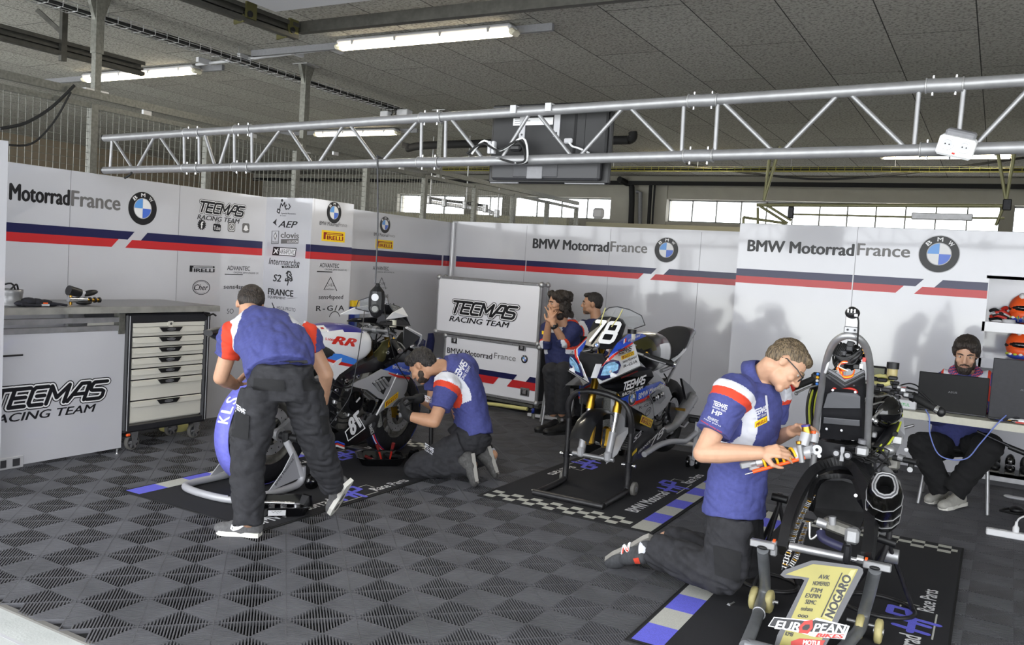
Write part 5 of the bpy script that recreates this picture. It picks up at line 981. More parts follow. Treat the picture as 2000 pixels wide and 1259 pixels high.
# ------------------------------------------------------------------ white motorcycle, left
t = thing('motorcycle', 'white, blue and red race motorcycle with tyre warmers on the left mat', 'motorcycle', (-4.22, 4.9, 0), 'race motorcycles'); Ba = Bike(t, -4.22, 4.2, 1)
rw = wheel(Ba, 'rear_wheel', 0, .375, .32, .19, 'cast_metal')
def warmer(B, parent, a, z, R, w, band):
    c = B.P(a, 0, z); d = B.L; b = MB(); n = 72; pr = [(-w*.5, R*.62), (-w*.53, R*.78), (-w*.5, R*.92), (-w*.30, R*1.0), (w*.30, R*1.0), (w*.5, R*.92), (w*.53, R*.78), (w*.5, R*.62)]
    V = []; 
    for j, (q, r) in enumerate(pr):
        for k in range(n): an = 2*math.pi*k/n; rr = r*(1+.012*math.sin(k*5.1+j)) + .004*math.sin(9*an+j*2); e = math.cos(an)*UP+math.sin(an)*B.U; V.append(c + d*(q+.004*math.sin(k*3.3+j)) + e*rr)
    L = len(pr); b.add(V, [(i*n+k, i*n+(k+1) % n, (i+1)*n+(k+1) % n, (i+1)*n+k) for i in range(L-1) for k in range(n)], 'warmer', True); o = b.build('tyre_warmer', parent)
    b = MB(); b.lathe(c, d, [(-w*.31, R*1.012), (-w*.31, R*1.03), (w*.29, R*1.03), (w*.29, R*1.012)] if band else [(w*.30, R*1.012), (w*.34, R*1.015), (w*.40, R*.99), (w*.46, R*.965)], 'warmer_blue' if band else 'bike_blue', 64)
    if not band: b.lathe(c, d, [(w*.36, R*1.012), (w*.40, R*1.0)], 'white', 64); b.lathe(c, d, [(w*.41, R*.998), (w*.46, R*.975)], 'bike_red', 64)
    b.build('band', parent); return o
warmer(Ba, rw, 0, .375, .352, .205, True)
b = MB(); cc_ = Ba.P(0, 0, .375); th = math.radians(-62); e = math.cos(th)*UP+math.sin(th)*Ba.U; tn = math.cos(th)*Ba.U*1 - math.sin(th)*UP
for i, ch in enumerate('KLS'):
    a = math.radians(-72+9*i*1.15); e = math.cos(a)*UP + math.sin(a)*Ba.U; tg = nrm(math.cos(a)*Ba.U - math.sin(a)*UP); q = cc_ + e*.3655 + A(.045, 0, 0); text(b, ch, q-tg*.026, q+tg*.026, A(-.09, 0, 0), 'white', .03)
b.build('lettering', rw)
fw_ = wheel(Ba, 'front_wheel', 1.40, .335, .30, .125, 'cast_metal', discs=2); warmer(Ba, fw_, 1.40, .335, .325, .15, False)
fk = fork(Ba, 1.385, .34, 1.16, .98, .105, 'gold_metal', 'chrome')
b = MB(); Ba.box(b, (1.33, .085, .37), (.06, .05, .13), 'gold_metal', .3, .012, True); 
for k in range(4): Ba.disc(b, (1.335+.01*(k % 2), .112, .32+.035*k), .011, .008, 'dark_metal', 12, True)
b.build('brake_caliper', fk)
engine(Ba)
TANK = [(.26, .87, .93, .06), (.29, .83, .99, .11), (.36, .79, 1.045, .15), (.46, .77, 1.075, .17), (.6, .76, 1.085, .18), (.75, .765, 1.075, .185), (.86, .79, 1.05, .18), (.94, .84, 1.01, .15), (1.0, .89, .97, .10), (1.03, .91, .95, .05)]
def tank_paint(a, l, z):
    if a > .90: return 'carbon'
    if z > 1.04 - .1*max(0, (a-.55)) and .31 < a < .86 and z > 1.02: return 'bike_deep_blue' if z > 1.032-.06*max(0, a-.55) else 'bike_red'
b = MB(); lf = Ba.loft(b, TANK, 'bike_white', paint=tank_paint, n=40); tk = b.build('fuel_tank', t)
def on_side(B, lf, off=.003): return lambda a, l, z, o=0: B.P(a, lf(a, z)+off+o, z)
b = MB(); sf = on_side(Ba, lf); p = Ba.px(650, 667, .18); q = Ba.px(694, 674, .18); text(b, 'RR', (p[0], 0, p[2]-.015), (q[0], 0, q[2]-.01), (.015, 0, .055), 'bike_red', .05, .35, surf=lambda x, y, z: sf(x, y, z)); p = Ba.px(641, 664, .18); q = Ba.px(657, 667, .18); text(b, 'S1000', (p[0], 0, p[2]), (q[0], 0, q[2]), (0, 0, .016), 'bike_red', .02, .3, surf=lambda x, y, z: sf(x, y, z))
cc2 = Ba.px(637, 640, .1); b.flat([(-1, -1), (1, -1), (1, 1), (-1, 1)], [(0, 1, 2, 3)], Ba.P(.40, .115, 1.058), Ba.U*.04, nrm(A(-.6, 0, .5))*.03, 'white'); b.flat([(-.5, -.4), (.5, -.4), (.5, .4), (-.5, .4)], [(0, 1, 2, 3)], Ba.P(.40, .116, 1.060), Ba.U*.03, nrm(A(-.6, 0, .5))*.02, 'bike_red'); b.build('lettering', tk)
b = MB(); k_ = lambda pts, l: [(Ba.px(x, y, l)[0], Ba.px(x, y, l)[2]) for x, y in pts]
Ba.sheet(b, k_([(650, 690), (666, 691), (700, 703), (690, 712), (640, 700)], .185), .186, .004, 'bike_light_blue'); Ba.sheet(b, k_([(640, 700), (690, 712), (683, 716), (660, 712), (634, 703)], .187), .188, .004, 'bike_red'); Ba.sheet(b, k_([(634, 703), (660, 712), (684, 716), (662, 731), (655, 742), (645, 730)], .186), .186, .006, 'bike_white'); Ba.sheet(b, k_([(650, 712), (658, 704), (668, 699), (666, 706), (657, 715)], .195), .196, .002, 'white'); b.build('side_cover', t)
SEAT = [(.58, .80, .86, .09), (.45, .80, .895, .14), (.25, .82, .915, .155), (.05, .86, .95, .15), (-.1, .90, 1.01, .13), (-.2, .93, 1.06, .11)]
TAIL = [(.30, .78, .83, .12), (.1, .80, .88, .14), (-.1, .86, 1.02, .125), (-.25, .93, 1.075, .105), (-.38, .98, 1.085, .08), (-.5, 1.03, 1.065, .04)]
SEAT_A = [(.57, .84, .87, .10), (.50, .83, .91, .175), (.40, .83, .955, .20), (.25, .84, .965, .19), (.05, .87, .98, .16), (-.1, .92, 1.03, .13), (-.2, .95, 1.06, .11)]
b = MB(); Ba.loft(b, SEAT_A, 'seat_foam'); b.build('seat', t); b = MB(); Ba.loft(b, TAIL, 'carbon'); b.build('tail', t)
FRAME = [(.52, .69), (.71, .765), (1.0, .845), (1.12, .90), (1.2, .93), (1.3, .86), (1.33, .80), (1.0, .725), (.77, .715), (.6, .665), (.53, .5), (.56, .36), (.46, .36), (.45, .52), (.48, .64)]
b = MB(); Ba.sheet(b, FRAME, .165, .02, 'carbon', .05); b.build('frame', t)
b = MB()
for q in ((.72, .19, .70), (.50, .185, .62), (1.05, .195, .86), (1.15, .18, .80), (.60, .185, .68)): Ba.disc(b, q, .014, .012, 'chrome', 14, True); Ba.disc(b, q, .007, .014, 'black_matte', 8, True)
b.build('frame_bolt', t)
b = MB(); Ba.sheet(b, [(.93, .86), (1.02, .94), (1.1, .96), (1.05, .8), (.98, .76)], .17, .02, 'olive_metal', .01); Ba.sheet(b, [(1.0, .77), (1.25, .88), (1.42, .83), (1.3, .76), (1.05, .73)], .215, .015, 'carbon', .008); b.build('air_duct', t)
b = MB(); sw = [(0, .375), (.16, .47), (.33, .55), (.46, .53), (.46, .40), (.33, .40), (.15, .33), (0, .33)]; Ba.sheet(b, sw, .125, .012, 'aluminium', .04); Ba.box(b, (.42, 0, .46), (.12, .26, .12), 'aluminium', 0, .03); Ba.disc(b, (0, .13, .365), .045, .03, 'steel', 20, True); Ba.disc(b, (0, .16, .365), .022, .03, 'dark_metal', 12, True); b.build('swingarm', t)
b = MB(); gb = [Ba.px(x, y, .235) for x, y in [(687, 753), (700, 744), (721, 735), (747, 721), (773, 727), (775, 733), (753, 781), (740, 777), (718, 761), (700, 757)]]; hole = [(727, 748), (747, 735), (765, 735), (749, 770)]
gl = [(q[0], q[2]) for q in gb]; Ba.sheet(b, gl, .225, .012, 'bike_grey', .008, mirror=False); o = b.build('fairing_bracket', t); b = MB(); Ba.sheet(b, k_(hole, .24), .2405, .0, 'black_matte', .004, mirror=False)
for k in range(4): p = Ba.px(731+6*k, 746-2.5*k, .25); q = Ba.px(742+6*k, 762-3*k, .25); Ba.tube(b, [p, q], .011, 'steel', 8)
b.build('throttle_bodies', o)
b = MB(); Ba.sheet(b, k_([(776, 730), (800, 736), (793, 762), (776, 790), (752, 797), (736, 810), (742, 795)], .2), .2, .015, 'bike_grey', .008); o = b.build('radiator_duct', t)
b = MB(); P1 = Ba.W(Ba.px(751, 797, .222)); P2 = Ba.W(Ba.px(777, 776, .222)); P3 = Ba.W(Ba.px(752, 785, .222)); pirelli(b, P1, P2-P1, P3-P1, A(1, 0, 0)); Ba.tube(b, [Ba.px(776, 729, .225), Ba.px(757, 770, .225), Ba.px(735, 810, .215)], .007, 'white', 6); b.build('lettering', o)
b = MB(); Ba.box(b, (1.17, 0, .60), (.05, .34, .36), 'radiator', .2, .01); Ba.box(b, (1.10, 0, .33), (.05, .26, .14), 'radiator', .3, .01); b.build('radiator', t)
b = MB(); bel = k_([(605, 872), (640, 852), (680, 833), (712, 812), (742, 802), (748, 815), (735, 848), (700, 868), (655, 880), (610, 882)], .2); lb = Ba.sheet(b, bel, .17, .045, 'carbon', .008); Ba.box(b, (.75, 0, .20), (.45, .2, .02), 'carbon', .1); bo = b.build('belly_pan', t)
b = MB(); pl_ = lambda x, y: (lambda q: Ba.P(q[0], lb(q[0], q[2])+.004, q[2]))(Ba.px(x, y, .215))
fr_ = [pl_(674, 843), pl_(706, 816), pl_(714, 836), pl_(682, 861)]
for i in range(4): b.tube([fr_[i], fr_[(i+1) % 4]], .004, 'white', 5)
text(b, '78', pl_(709, 830), pl_(686, 852), pl_(684, 833)-pl_(689, 858)+(pl_(704, 818)-pl_(709, 830))*.4, 'white', .05); text(b, 'FRANCE', pl_(722, 832), pl_(730, 850), (pl_(728, 828)-pl_(722, 832))*1.2, 'white', .02)
b.add([*(lambda c: [c + Ba.U*.03*math.cos(k*.7)+UP*.022*math.sin(k*.7) for k in range(9)])(pl_(734, 830))] , [[0, 1, 2, 3, 4, 5, 6, 7]], 'dark_grey'); b.build('lettering', bo)
b = MB(); 
for off, m in ((0, 'bike_blue'), (-.016, 'bike_red'), (-.03, 'white')): Ba.tube(b, [(q := Ba.px(638, 867, .21))+A(0, 0, off), Ba.px(658, 862, .21)+A(0, 0, off), Ba.px(672, 867, .2)+A(0, 0, off)], .008, m, 6)
b.build('belly_stripe', bo)
# nose shared by both bikes; points traced on the number 78 bike
NOSE = Bike(None, -2.40, 7.03, -1, .05); nx = lambda L: [NOSE.px(*p) for p in L]
white_side = nx([(1168, 740, .045), (1176, 716, .085), (1188, 700, .12), (1200, 690, .145), (1235, 668, .175), (1240, 673, .185), (1251, 713, .245), (1206, 734, .185), (1172, 749, .045)])
blue_band = nx([(1187, 701, .11), (1192, 690, .11), (1206, 668, .115), (1226, 652, .125), (1254, 651, .135), (1262, 656, .15), (1236, 667, .172), (1200, 690, .14)])
red_edge = nx([(1170, 732, .052), (1178, 712, .092), (1189, 700, .122), (1200, 690.5, .147), (1235, 667.5, .177), (1236, 671, .18), (1201, 694, .152), (1190, 704, .127), (1180, 716, .098)])
lamp_rim = nx([(1166, 737, .05), (1174, 720, .08), (1184, 708, .115), (1197, 703, .15), (1209, 705, .185), (1213, 713, .195), (1207, 727, .18), (1192, 737, .13), (1176, 743, .07)])
lamp = nx([(1173, 733, .07), (1180, 716, .102), (1190, 709, .135), (1201, 707, .165), (1208, 711, .18), (1207, 720, .178), (1196, 731, .142), (1182, 735, .09)])
plate = [(1.535, 0, 1.005), (1.525, .05, 1.0), (1.49, .105, 1.01), (1.40, .13, 1.08), (1.33, .125, 1.17), (1.31, .09, 1.205), (1.30, 0, 1.215)]
duct = [(1.655, .0, .96), (1.64, .085, .965), (1.60, .11, .90), (1.58, .06, .80), (1.585, .0, .785)]
screen = [(1.30, 0, 1.21), (1.315, .09, 1.2), (1.335, .125, 1.165), (1.25, .16, 1.14), (1.12, .19, 1.165), (1.10, .15, 1.23), (1.17, .08, 1.27), (1.21, 0, 1.285)]
def nose(B, cols):
    w, bl, rd = cols; b = MB(); B.poly(b, white_side, w, .008); o = b.build('nose_fairing', B.t)
    b = MB(); B.poly(b, [q+A(.003, .003, 0) for q in blue_band], bl, .008); b.build('upper_band', o)
    b = MB(); B.poly(b, [q+A(.004, .003, 0) for q in red_edge], rd, .008); b.build('trim_line', o)
    b = MB(); B.poly(b, [q+A(.008, .004, 0) for q in lamp_rim], 'navy', .01); b.build('headlight_surround', o)
    b = MB(); B.poly(b, [q+A(.014, .006, 0) for q in lamp], 'lens_blue', .008); 
    for sg in (1, -1): q = sum(lamp)/len(lamp); b.ell(B.P(q[0]+.010, (q[1]+.002)*sg, q[2]-.01), (.014, .008, .018), 'light_grey', nu=10, nv=6)
    b.build('headlight', o)
    b = MB(); B.poly(b, plate[:] , 'carbon', .01); pl = b.build('number_plate', o)
    b = MB(); B.poly(b, [(q[0]-.03, q[1], q[2]) for q in duct], 'black_matte', .02); B.poly(b, [(1.63, .02, .80), (1.655, .06, .90), (1.615, .085, .90), (1.60, .05, .80)], 'bike_white', .006); b.build('intake', o)
    b = MB(); B.poly(b, screen, 'smoke_screen', .003); b.build('windscreen', o)
    b = MB(); B.tube(b, [screen[3], screen[4], screen[5], screen[6], screen[7]], .004, 'dark_grey', 6, True); b.build('screen_edge', o); return o, pl
no_a, _ = nose(Ba, ('bike_white', 'carbon', 'white'))
b = MB(); Ba.poly(b, [(1.2, .235, 1.05), (1.40, .25, .97), (1.60, .06, .80), (1.35, .20, .72), (1.1, .22, .76), (1.2, .24, .86)], 'carbon', .008); o = b.build('upper_fairing', t)
b = MB(); p = Ba.P(Ba.px(764, 722, .226)[0], .226, Ba.px(764, 722, .226)[2]); Ba.sheet(b, k_([(748, 722), (790, 700), (806, 712), (800, 732), (775, 730)], .22), .222, .01, 'bike_blue', .006, mirror=False); Ba.sheet(b, k_([(747, 724), (775, 732), (800, 736), (800, 741), (773, 736)], .224), .226, .006, 'bike_red', .006, mirror=False); p0 = Ba.W(Ba.px(767, 719, .236)); p1 = Ba.W(Ba.px(800, 727, .236)); text(b, 'BMW Motorrad', p0, p1, UP*.026, 'white', .01); b.build('lettering', o)
b = MB(); q = Ba.px(700, 600, -.2)
Ba.poly(b, [(1.32, .18, 1.13), (1.12, .20, 1.12), (.98, .23, 1.12), (1.1, .20, 1.17), (1.28, .15, 1.20)], 'bike_white', .008); b.build('cowl_wing', no_a)
# cockpit
def cockpit(B, gr=.33, z0=0.0):
    b = MB(); B.box(b, (1.17, 0, 1.0), (.10, .28, .022), 'aluminium', -.3, .008); B.disc(b, (1.15, -.02, 1.012), .03, .04, 'aluminium', 16); o = b.build('triple_clamp', B.t)
    b = MB()
    for sg in (1, -1): b.cyl(B.P(1.16, .105*sg, 1.015), B.P(1.155, .105*sg, 1.035), .02, 'chrome'); b.torus(B.P(1.155, .105*sg, .975), B.L*.0+UP, .031, .01, 'aluminium', 18, 6)
    b.build('fork_cap', o)
    for sg in (1, -1):
        b = MB(); p0 = B.P(1.17, .13*sg, .965); p1 = B.P(1.02, gr*sg, .90); d = p1-p0; b.cyl(p0, p1, .011, 'steel', n=10); h = b.build('handlebar', B.t)
        g = MB(); g.cyl(p0+d*.42, p1+d*.1, .0205, 'rubber', n=14); g.cyl(p1+d*.1, p1+d*.16, .021, 'chrome', n=12); g.build('grip', h)
        g = MB(); g.box(p0+d*.38, (.045, .05, .045), 'black_plastic', None, .01); g.cyl(p0+d*.38+UP*.025, p0+d*.38+UP*.032, .008, ('red_plastic', 'yellow')[sg > 0], n=10); g.tube([p0+d*.35+B.U*.03, p0+d*.6+B.U*.07, p1+B.U*.075], .006, 'aluminium', 6); g.build('lever', h)
    b = MB(); B.box(b, (1.27, 0, 1.09), (.03, .16, .10), 'black_plastic', -.5, .01); B.box(b, (1.253, 0, 1.095), (.004, .13, .075), 'dark_grey', -.5); b.build('dashboard', B.t)
    b = MB(); q = B.P(1.2, .125, 1.045); b.cyl(q, q+UP*.055, .027, mat('fluid_cup', '#d6d2bd', .4), n=18); b.cyl(q+UP*.055, q+UP*.085, .033, 'black_plastic', n=18); b.tube([q, q-UP*.04+B.U*.02, q-UP*.05+B.U*.05], .005, 'rubber', 6); b.build('brake_reservoir', B.t)
    b = MB(); rnd = random.Random(5)
    for k in range(8): B.tube(b, [(1.15+.1*rnd.random(), .1-.2*rnd.random(), 1.0), (1.22, .13-.26*rnd.random(), 1.05), (1.28, .1-.2*rnd.random(), .97), (1.2, .14-.28*rnd.random(), .86)], .005, 'rubber', 6, spline=5)
    b.build('cables', B.t)
cockpit(Ba)
b = MB(); Ba.tube(b, [Ba.px(712, 606, .0), Ba.px(705, 660, .22), Ba.px(695, 720, .26), Ba.px(690, 745, .26), Ba.px(680, 780, .25), Ba.px(640, 835, .22), Ba.px(622, 858, .2)], .0035, 'dark_grey', 6, spline=6); Ba.tube(b, [Ba.px(750, 600, .1), Ba.px(760, 655, .25), Ba.px(775, 710, .27), Ba.px(797, 745, .24), Ba.px(803, 770, .2)], .0035, 'rubber', 6, spline=6); b.thing('warmer_lead', 'thin tyre warmer leads hanging down over the white motorcycle', 'cable')
# rear stand of the white bike
t = thing('rear_stand', 'grey rear paddock stand under the white motorcycle', 'paddock stand', (-4.2, 4.0, 0), 'paddock stands')
r_ = .024; XR, XLs = -3.93, -4.47
b = MB(); b.tube(spl([A(XR+.0, 4.28, .16), A(XR, 4.27, .06), A(XR, 4.15, .034), A(XR, 3.85, .034), A(XR-.06, 3.74, .034), A(-4.2, 3.71, .034), A(XLs+.06, 3.74, .034), A(XLs, 3.85, .034), A(XLs, 4.15, .034), A(XLs, 4.27, .06), A(XLs, 4.28, .16)], 6), r_, 'stand_grey', 12); b.build('base_tube', t)
for X in (XR, XLs):
    i = 1 if X == XR else -1
    b = MB(); b.tube([A(X, 4.28, .1), A(X-.02*i, 4.2, .26), A(X-.05*i, 4.17, .34)], r_, 'stand_grey', 12); b.build('upright', t)
    b = MB(); b.prism([A(X-.004, 4.28, .09), A(X-.004, 4.18, .27), A(X-.004, 4.10, .16), A(X-.004, 3.98, .05)], (.008, 0, 0), 'stand_grey'); g = b.build('gusset', t)
    if i == 1: b = MB(); text(b, 'BMW Motorrad', A(X+.0045, 4.04, .075), A(X+.0045, 4.19, .22), nrm(A(0, -.7, .72))*.02, 'ink', .01); b.build('lettering', g)
    b = MB(); b.lathe(A(X+.02*i, 4.34, .055), A(i, 0, 0), [(0, 0), (0, .05), (.004, .055), (.034, .055), (.038, .05), (.038, .02), (.045, .018), (.045, 0)], 'black_gloss', 24); b.build('stand_wheel', t)
    b = MB(); b.box(A(X-.06*i, 4.185, .36), (.05, .06, .09), 'black_plastic', None, .012); b.cyl(A(X-.14*i, 4.2, .36), A(X+.03*i, 4.2, .36), .025, 'black_plastic', n=14); b.build('bobbin_clamp', t)
b = MB(); b.cyl(A(-4.02, 3.74, .034), A(-3.93, 3.78, .034), .031, 'black_plastic', n=14); b.build('foot_roller', t)
# front stand of the white bike
t = thing('front_stand', 'black front paddock stand at the front wheel of the white motorcycle', 'paddock stand', (-4.15, 5.7, 0), 'paddock stands')
b = MB(); Yf = 5.78
for X in (-3.93, -4.5): b.tube([A(X, Yf-.42, .04), A(X, Yf-.05, .04), A(X, Yf, .09), A(X+(.02 if X < -4.2 else -.02), Yf-.02, .75)], .018, 'worn_black', 10)
b.tube([A(-3.95, Yf-.02, .75), A(-4.1, Yf-.03, .80), A(-4.34, Yf-.03, .80), A(-4.48, Yf-.02, .75)], .018, 'worn_black', 10); b.cyl(A(-3.93, Yf-.4, .04), A(-4.5, Yf-.4, .04), .018, 'worn_black'); b.build('tube_frame', t)
for X in (-3.90, -4.53): b = MB(); b.cyl(A(X, Yf-.3, .05), A(X+(.04 if X > -4.2 else -.04), Yf-.3, .05), .05, 'black_gloss', n=20); b.build('stand_wheel', t)

# ------------------------------------------------------------------ number 78 motorcycle, middle
t = thing('motorcycle', 'race motorcycle with number 78 and no front wheel on the middle mat', 'motorcycle', (-2.40, 6.3, 0), 'race motorcycles'); Bb = Bike(t, -2.40, 7.03, -1, .05)
no_b, plo = nose(Bb, ('bike_white', 'bike_blue', 'bike_red'))
b = MB(); k0 = lambda l, v: (lambda q: Bb.P(*q))((1.535-.225*v*1.0 - .09*abs(l)/.13*(1-v)*.4+.006, l, 1.005+.20*v))
def plate_pt(l, v): return Bb.P(np.interp(v, (0, .5, 1), (1.542, 1.425, 1.318)) - (abs(l)/.13)**2*.035, l, 1.0+.205*v)
for ch, l0, l1 in (('7', -.098, -.012), ('8', .0, .092)):
    V, Fs = stroke2({'7': [[(0, 1), (.62, 1), (.25, 0)]], '8': [[(.1, 0), (.6, 0), (.7, .1), (.7, .42), (.6, .5), (.12, .5), (.02, .42), (.02, .1), (.1, 0)], [(.12, .5), (.08, .58), (.08, .92), (.16, 1), (.6, 1), (.68, .92), (.68, .58), (.6, .5)]]}[ch], .2); 
    b.add([plate_pt(l0+(l1-l0)*(p[0]/.72), .22+.62*p[1])+A(0, -.004-p[2]*3e-5, .001) for p in V], Fs, 'white')
b.build('number', plo)
b = MB(); roundel(b, plate_pt(.0, .09)+A(0, -.006, 0), A(.022, 0, 0), A(0, .012, .019), nrm(A(0, -.9, .4)), 'dark_grey'); b.build('roundel', no_b)
b = MB()
for l in (-.05, .04): b.tube([plate_pt(l, .72)+A(0, -.007, 0), plate_pt(l*1.4, 1.0)+A(0, .01, .01), Bb.P(1.25, l*1.5, 1.27)], .004, 'pale_yellow', 6)
b.build('tape_strip', no_b)
ws = lambda x, y, l: Bb.W(Bb.px(x, y, l))+A(.006, -.006, 0)
b = MB(); dd = ws(1240, 690, .258)-ws(1215, 697, .20)
def stick(tx, xa, ya, la, xb, yb, lb_, h, m='ink', sh=.0): p, q = ws(xa, ya, la), ws(xb, yb, lb_); text(b, tx, p, q, UP*h, m, .015, sh)
p = ws(1204, 692, .168); q = ws(1233, 683, .19); team_logo(b, p, q, UP*.028, A(.6, -.7, .3), False, second=False); stick('RACING TEAM', 1207, 695, .17, 1232, 687, .195, .011)
P0 = ws(1213, 703, .187); P1 = ws(1238, 692, .215); pirelli(b, P0, P1-P0, ws(1212, 695, .187)-P0, nrm(A(.6, -.7, .3)))
stick('sens4speed', 1215, 709, .19, 1242, 698, .225, .02); stick('R-G/A', 1217, 718, .193, 1244, 707, .235, .02)
p, q = ws(1118, 697, -.225), ws(1111, 700, -.24); stick('10', 1112, 697, -.235, 1118, 692, -.222, .03)
p = ws(1226, 667, .165); q = ws(1250, 656, .16); text(b, 'KENNY FORAY', p, q, UP*.016, 'white', .01, .2)
P0 = ws(1214, 673, .148)
for k, m in enumerate(('bike_blue', 'white', 'bike_red')): d_ = (ws(1222, 667, .16)-P0)/3; b.add([P0+d_*k, P0+d_*(k+1), P0+d_*(k+1)+UP*.03, P0+d_*k+UP*.03], [(0, 1, 2, 3)], m)
b.build('lettering', no_b)
b = MB()
def sh2(pts, m, l0=.25, dome=.015, th=.008, bb=None):
    tp = lambda a: l0 - max(0, a-1.2)*.42
    O_ = []
    for x, y in pts:
        l = l0
        for _ in range(8): q = Bb.px(x, y, l); l = .5*l+.5*tp(q[0])
        O_.append((q[0], q[2]))
    return Bb.sheet(bb or b, O_, l0, dome, m, th, lfun=lambda a, z: tp(a))
fu = nx([(1172, 751, .05), (1206, 736, .19), (1252, 715, .27), (1272, 720, .27), (1277, 735, .27), (1263, 750, .272), (1216, 777, .235), (1206, 766, .2), (1180, 758, .08)]); Bb.poly(b, fu, 'carbon', .008); o = b.build('upper_fairing', t)
b = MB(); p, q = ws(1214, 762, .225), ws(1259, 746, .275); team_logo(b, p+A(.004, 0, 0), q+A(.004, 0, 0), UP*.05, nrm(A(1, -.35, 0)), False, 'white', second=True); stick('akrapovic', 1212, 739, .215, 1245, 725, .268, .012, 'red_letter'); b.build('lettering', o)
b = MB(); bp = [(1214, 778), (1262, 754), (1290, 744), (1300, 751), (1268, 770), (1236, 787), (1228, 788)]; sh2(bp, 'bike_blue', .255, .012); o = b.build('blue_band', t); b = MB(); sh2([(1227, 788), (1268, 770), (1300, 751), (1301, 755), (1269, 775), (1232, 793)], 'bike_red', .257, .01, bb=b); b.build('trim_line', o)
b = MB(); text(b, 'BMW Motorrad', ws(1246, 779, .272), ws(1296, 755, .268), UP*.04, 'white', .02); q = ws(1234, 777, .272); roundel(b, q, A(.0, .075, 0)*1.0, UP*.05, A(1, 0, 0)); b.build('lettering', o)
b = MB(); sh2([(1233, 793), (1269, 776), (1277, 783), (1277, 815), (1271, 820), (1250, 803)], 'bike_grey', .25, .01); o = b.build('mid_fairing', t)
b = MB(); stick('ADVANTEC', 1241, 792, .262, 1268, 781, .264, .016); stick('R-G/A', 1247, 799, .262, 1275, 788, .262, .022); p = ws(1265, 803, .264); b.flat(*disc2(.8, 1, 0, 360, 24), p, A(0, .06, .012), A(0, 0, .028), 'ink'); text(b, 'FM', p+A(.001, -.03, -.012), p+A(.001, .03, -.006), UP*.025, 'ink', .02); b.build('lettering', o)
b = MB(); sh2([(1268, 772), (1290, 748), (1306, 756), (1313, 774), (1300, 795), (1280, 812), (1277, 784)], 'bike_grey', .26, .015); o = b.build('side_fairing', t); b = MB(); sh2([(1272, 772), (1285, 760), (1297, 764), (1300, 776), (1290, 788), (1278, 787)], 'black_gloss', .278, .006, .004, b); 
for k in range(4): q = Bb.W(Bb.px(1279+5*k, 779-3*k, .282)); b.ell(q, (.01, .03, .02), 'chrome' if k % 2 else 'black_gloss', nu=8, nv=6)
b.build('air_outlet', o)
b = MB(); sh2([(1224, 790), (1232, 794), (1250, 804), (1271, 821), (1280, 846), (1256, 842), (1240, 836), (1222, 834)], 'carbon', .23, .012); o = b.build('lower_fairing', t)
b = MB(); P0 = ws(1248, 825, .248); P1 = ws(1270, 835, .248); P3 = ws(1253, 809, .248); pirelli(b, P0, (P1-P0), P3-P0, A(1, 0, 0)); b.build('lettering', o)
b = MB(); lb2 = sh2([(1226, 892), (1240, 842), (1258, 843), (1300, 838), (1310, 846), (1262, 888), (1232, 906)], 'carbon', .19, .02); o = b.build('belly_pan', t)
b = MB(); stick('S2', 1236, 864, .222, 1252, 847, .222, .035, 'white', .2); stick('78', 1268, 875, .215, 1296, 846, .215, .06, 'white', .2); stick('FRANCE', 1246, 885, .215, 1270, 862, .215, .02, 'white', .1); p, q = ws(1229, 895, .21), ws(1243, 880, .21); b.add([p, q, q+UP*.025, p+UP*.025], [(0, 1, 2, 3)], 'yellow_sign'); b.build('lettering', o)
fk = fork(Bb, 1.43, .235, 1.19, .98, .105, 'gold_metal', 'chrome')
b = MB(); b.cyl(Bb.P(1.43, -.17, .215), Bb.P(1.43, .15, .215), .016, 'aluminium', n=14); b.build('axle', fk)
for sg in (1, -1):
    b = MB(); Bb.box(b, (1.39, .06*sg, .36), (.06, .055, .15), 'gold_metal', .2, .014); Bb.box(b, (1.42, .06*sg, .36), (.02, .02, .13), 'black_plastic')
    for k in range(3): b.cyl(Bb.P(1.425, .06*sg, .31+.05*k), Bb.P(1.44, .06*sg, .31+.05*k), .009, 'dark_metal', n=8)
    b.build('brake_caliper', fk)
b = MB(); F = []; n = 12
for i in range(n+1):
    a = math.radians(28+110*i/n)
    for j in range(7): u_ = -1+2*j/6; F.append(Bb.P(1.43+.33*math.cos(a), .075*u_, .235+.33*math.sin(a)-.03*u_*u_))
b.add(F, [(i*7+j, i*7+j+1, (i+1)*7+j+1, (i+1)*7+j) for i in range(n) for j in range(6)], 'carbon', True); b.build('mudguard', t)
b = MB(); Bb.box(b, (1.13, 0, .56), (.04, .38, .40), 'radiator', .22, .01); Bb.box(b, (1.06, 0, .30), (.05, .30, .15), 'radiator', .3, .01)
for k in range(8): Bb.box(b, (1.09, 0, .24+.017*k), (.055, .29, .004), 'dark_grey', .3)
b.build('radiator', t)
b = MB(); Bb.poly(b, [(1.25, .02, .62), (1.27, .13, .60), (1.2, .17, .42), (1.25, .10, .22), (1.28, .03, .14), (1.22, .02, .30)], 'bike_grey', .01, False); Bb.poly(b, [(1.30, -.02, .62), (1.32, -.12, .60), (1.25, -.10, .3), (1.27, -.02, .28)], 'carbon', .01, False); b.build('ram_air_duct', t)
engine(Bb)
lf = None
b = MB(); lf = Bb.loft(b, TANK, 'bike_white', paint=lambda a, l, z: 'olive_metal' if a > .8 and z > .97 else ('carbon' if a > .72 or z > 1.0 else None)); b.build('fuel_tank', t)
SB = [(.62, .80, .87, .09), (.45, .82, .92, .15), (.2, .86, .98, .17), (0, .92, 1.05, .16), (-.16, .97, 1.095, .13), (-.26, 1.0, 1.10, .09)]
b = MB(); Bb.loft(b, SB, 'seat_foam'); b.build('seat', t)
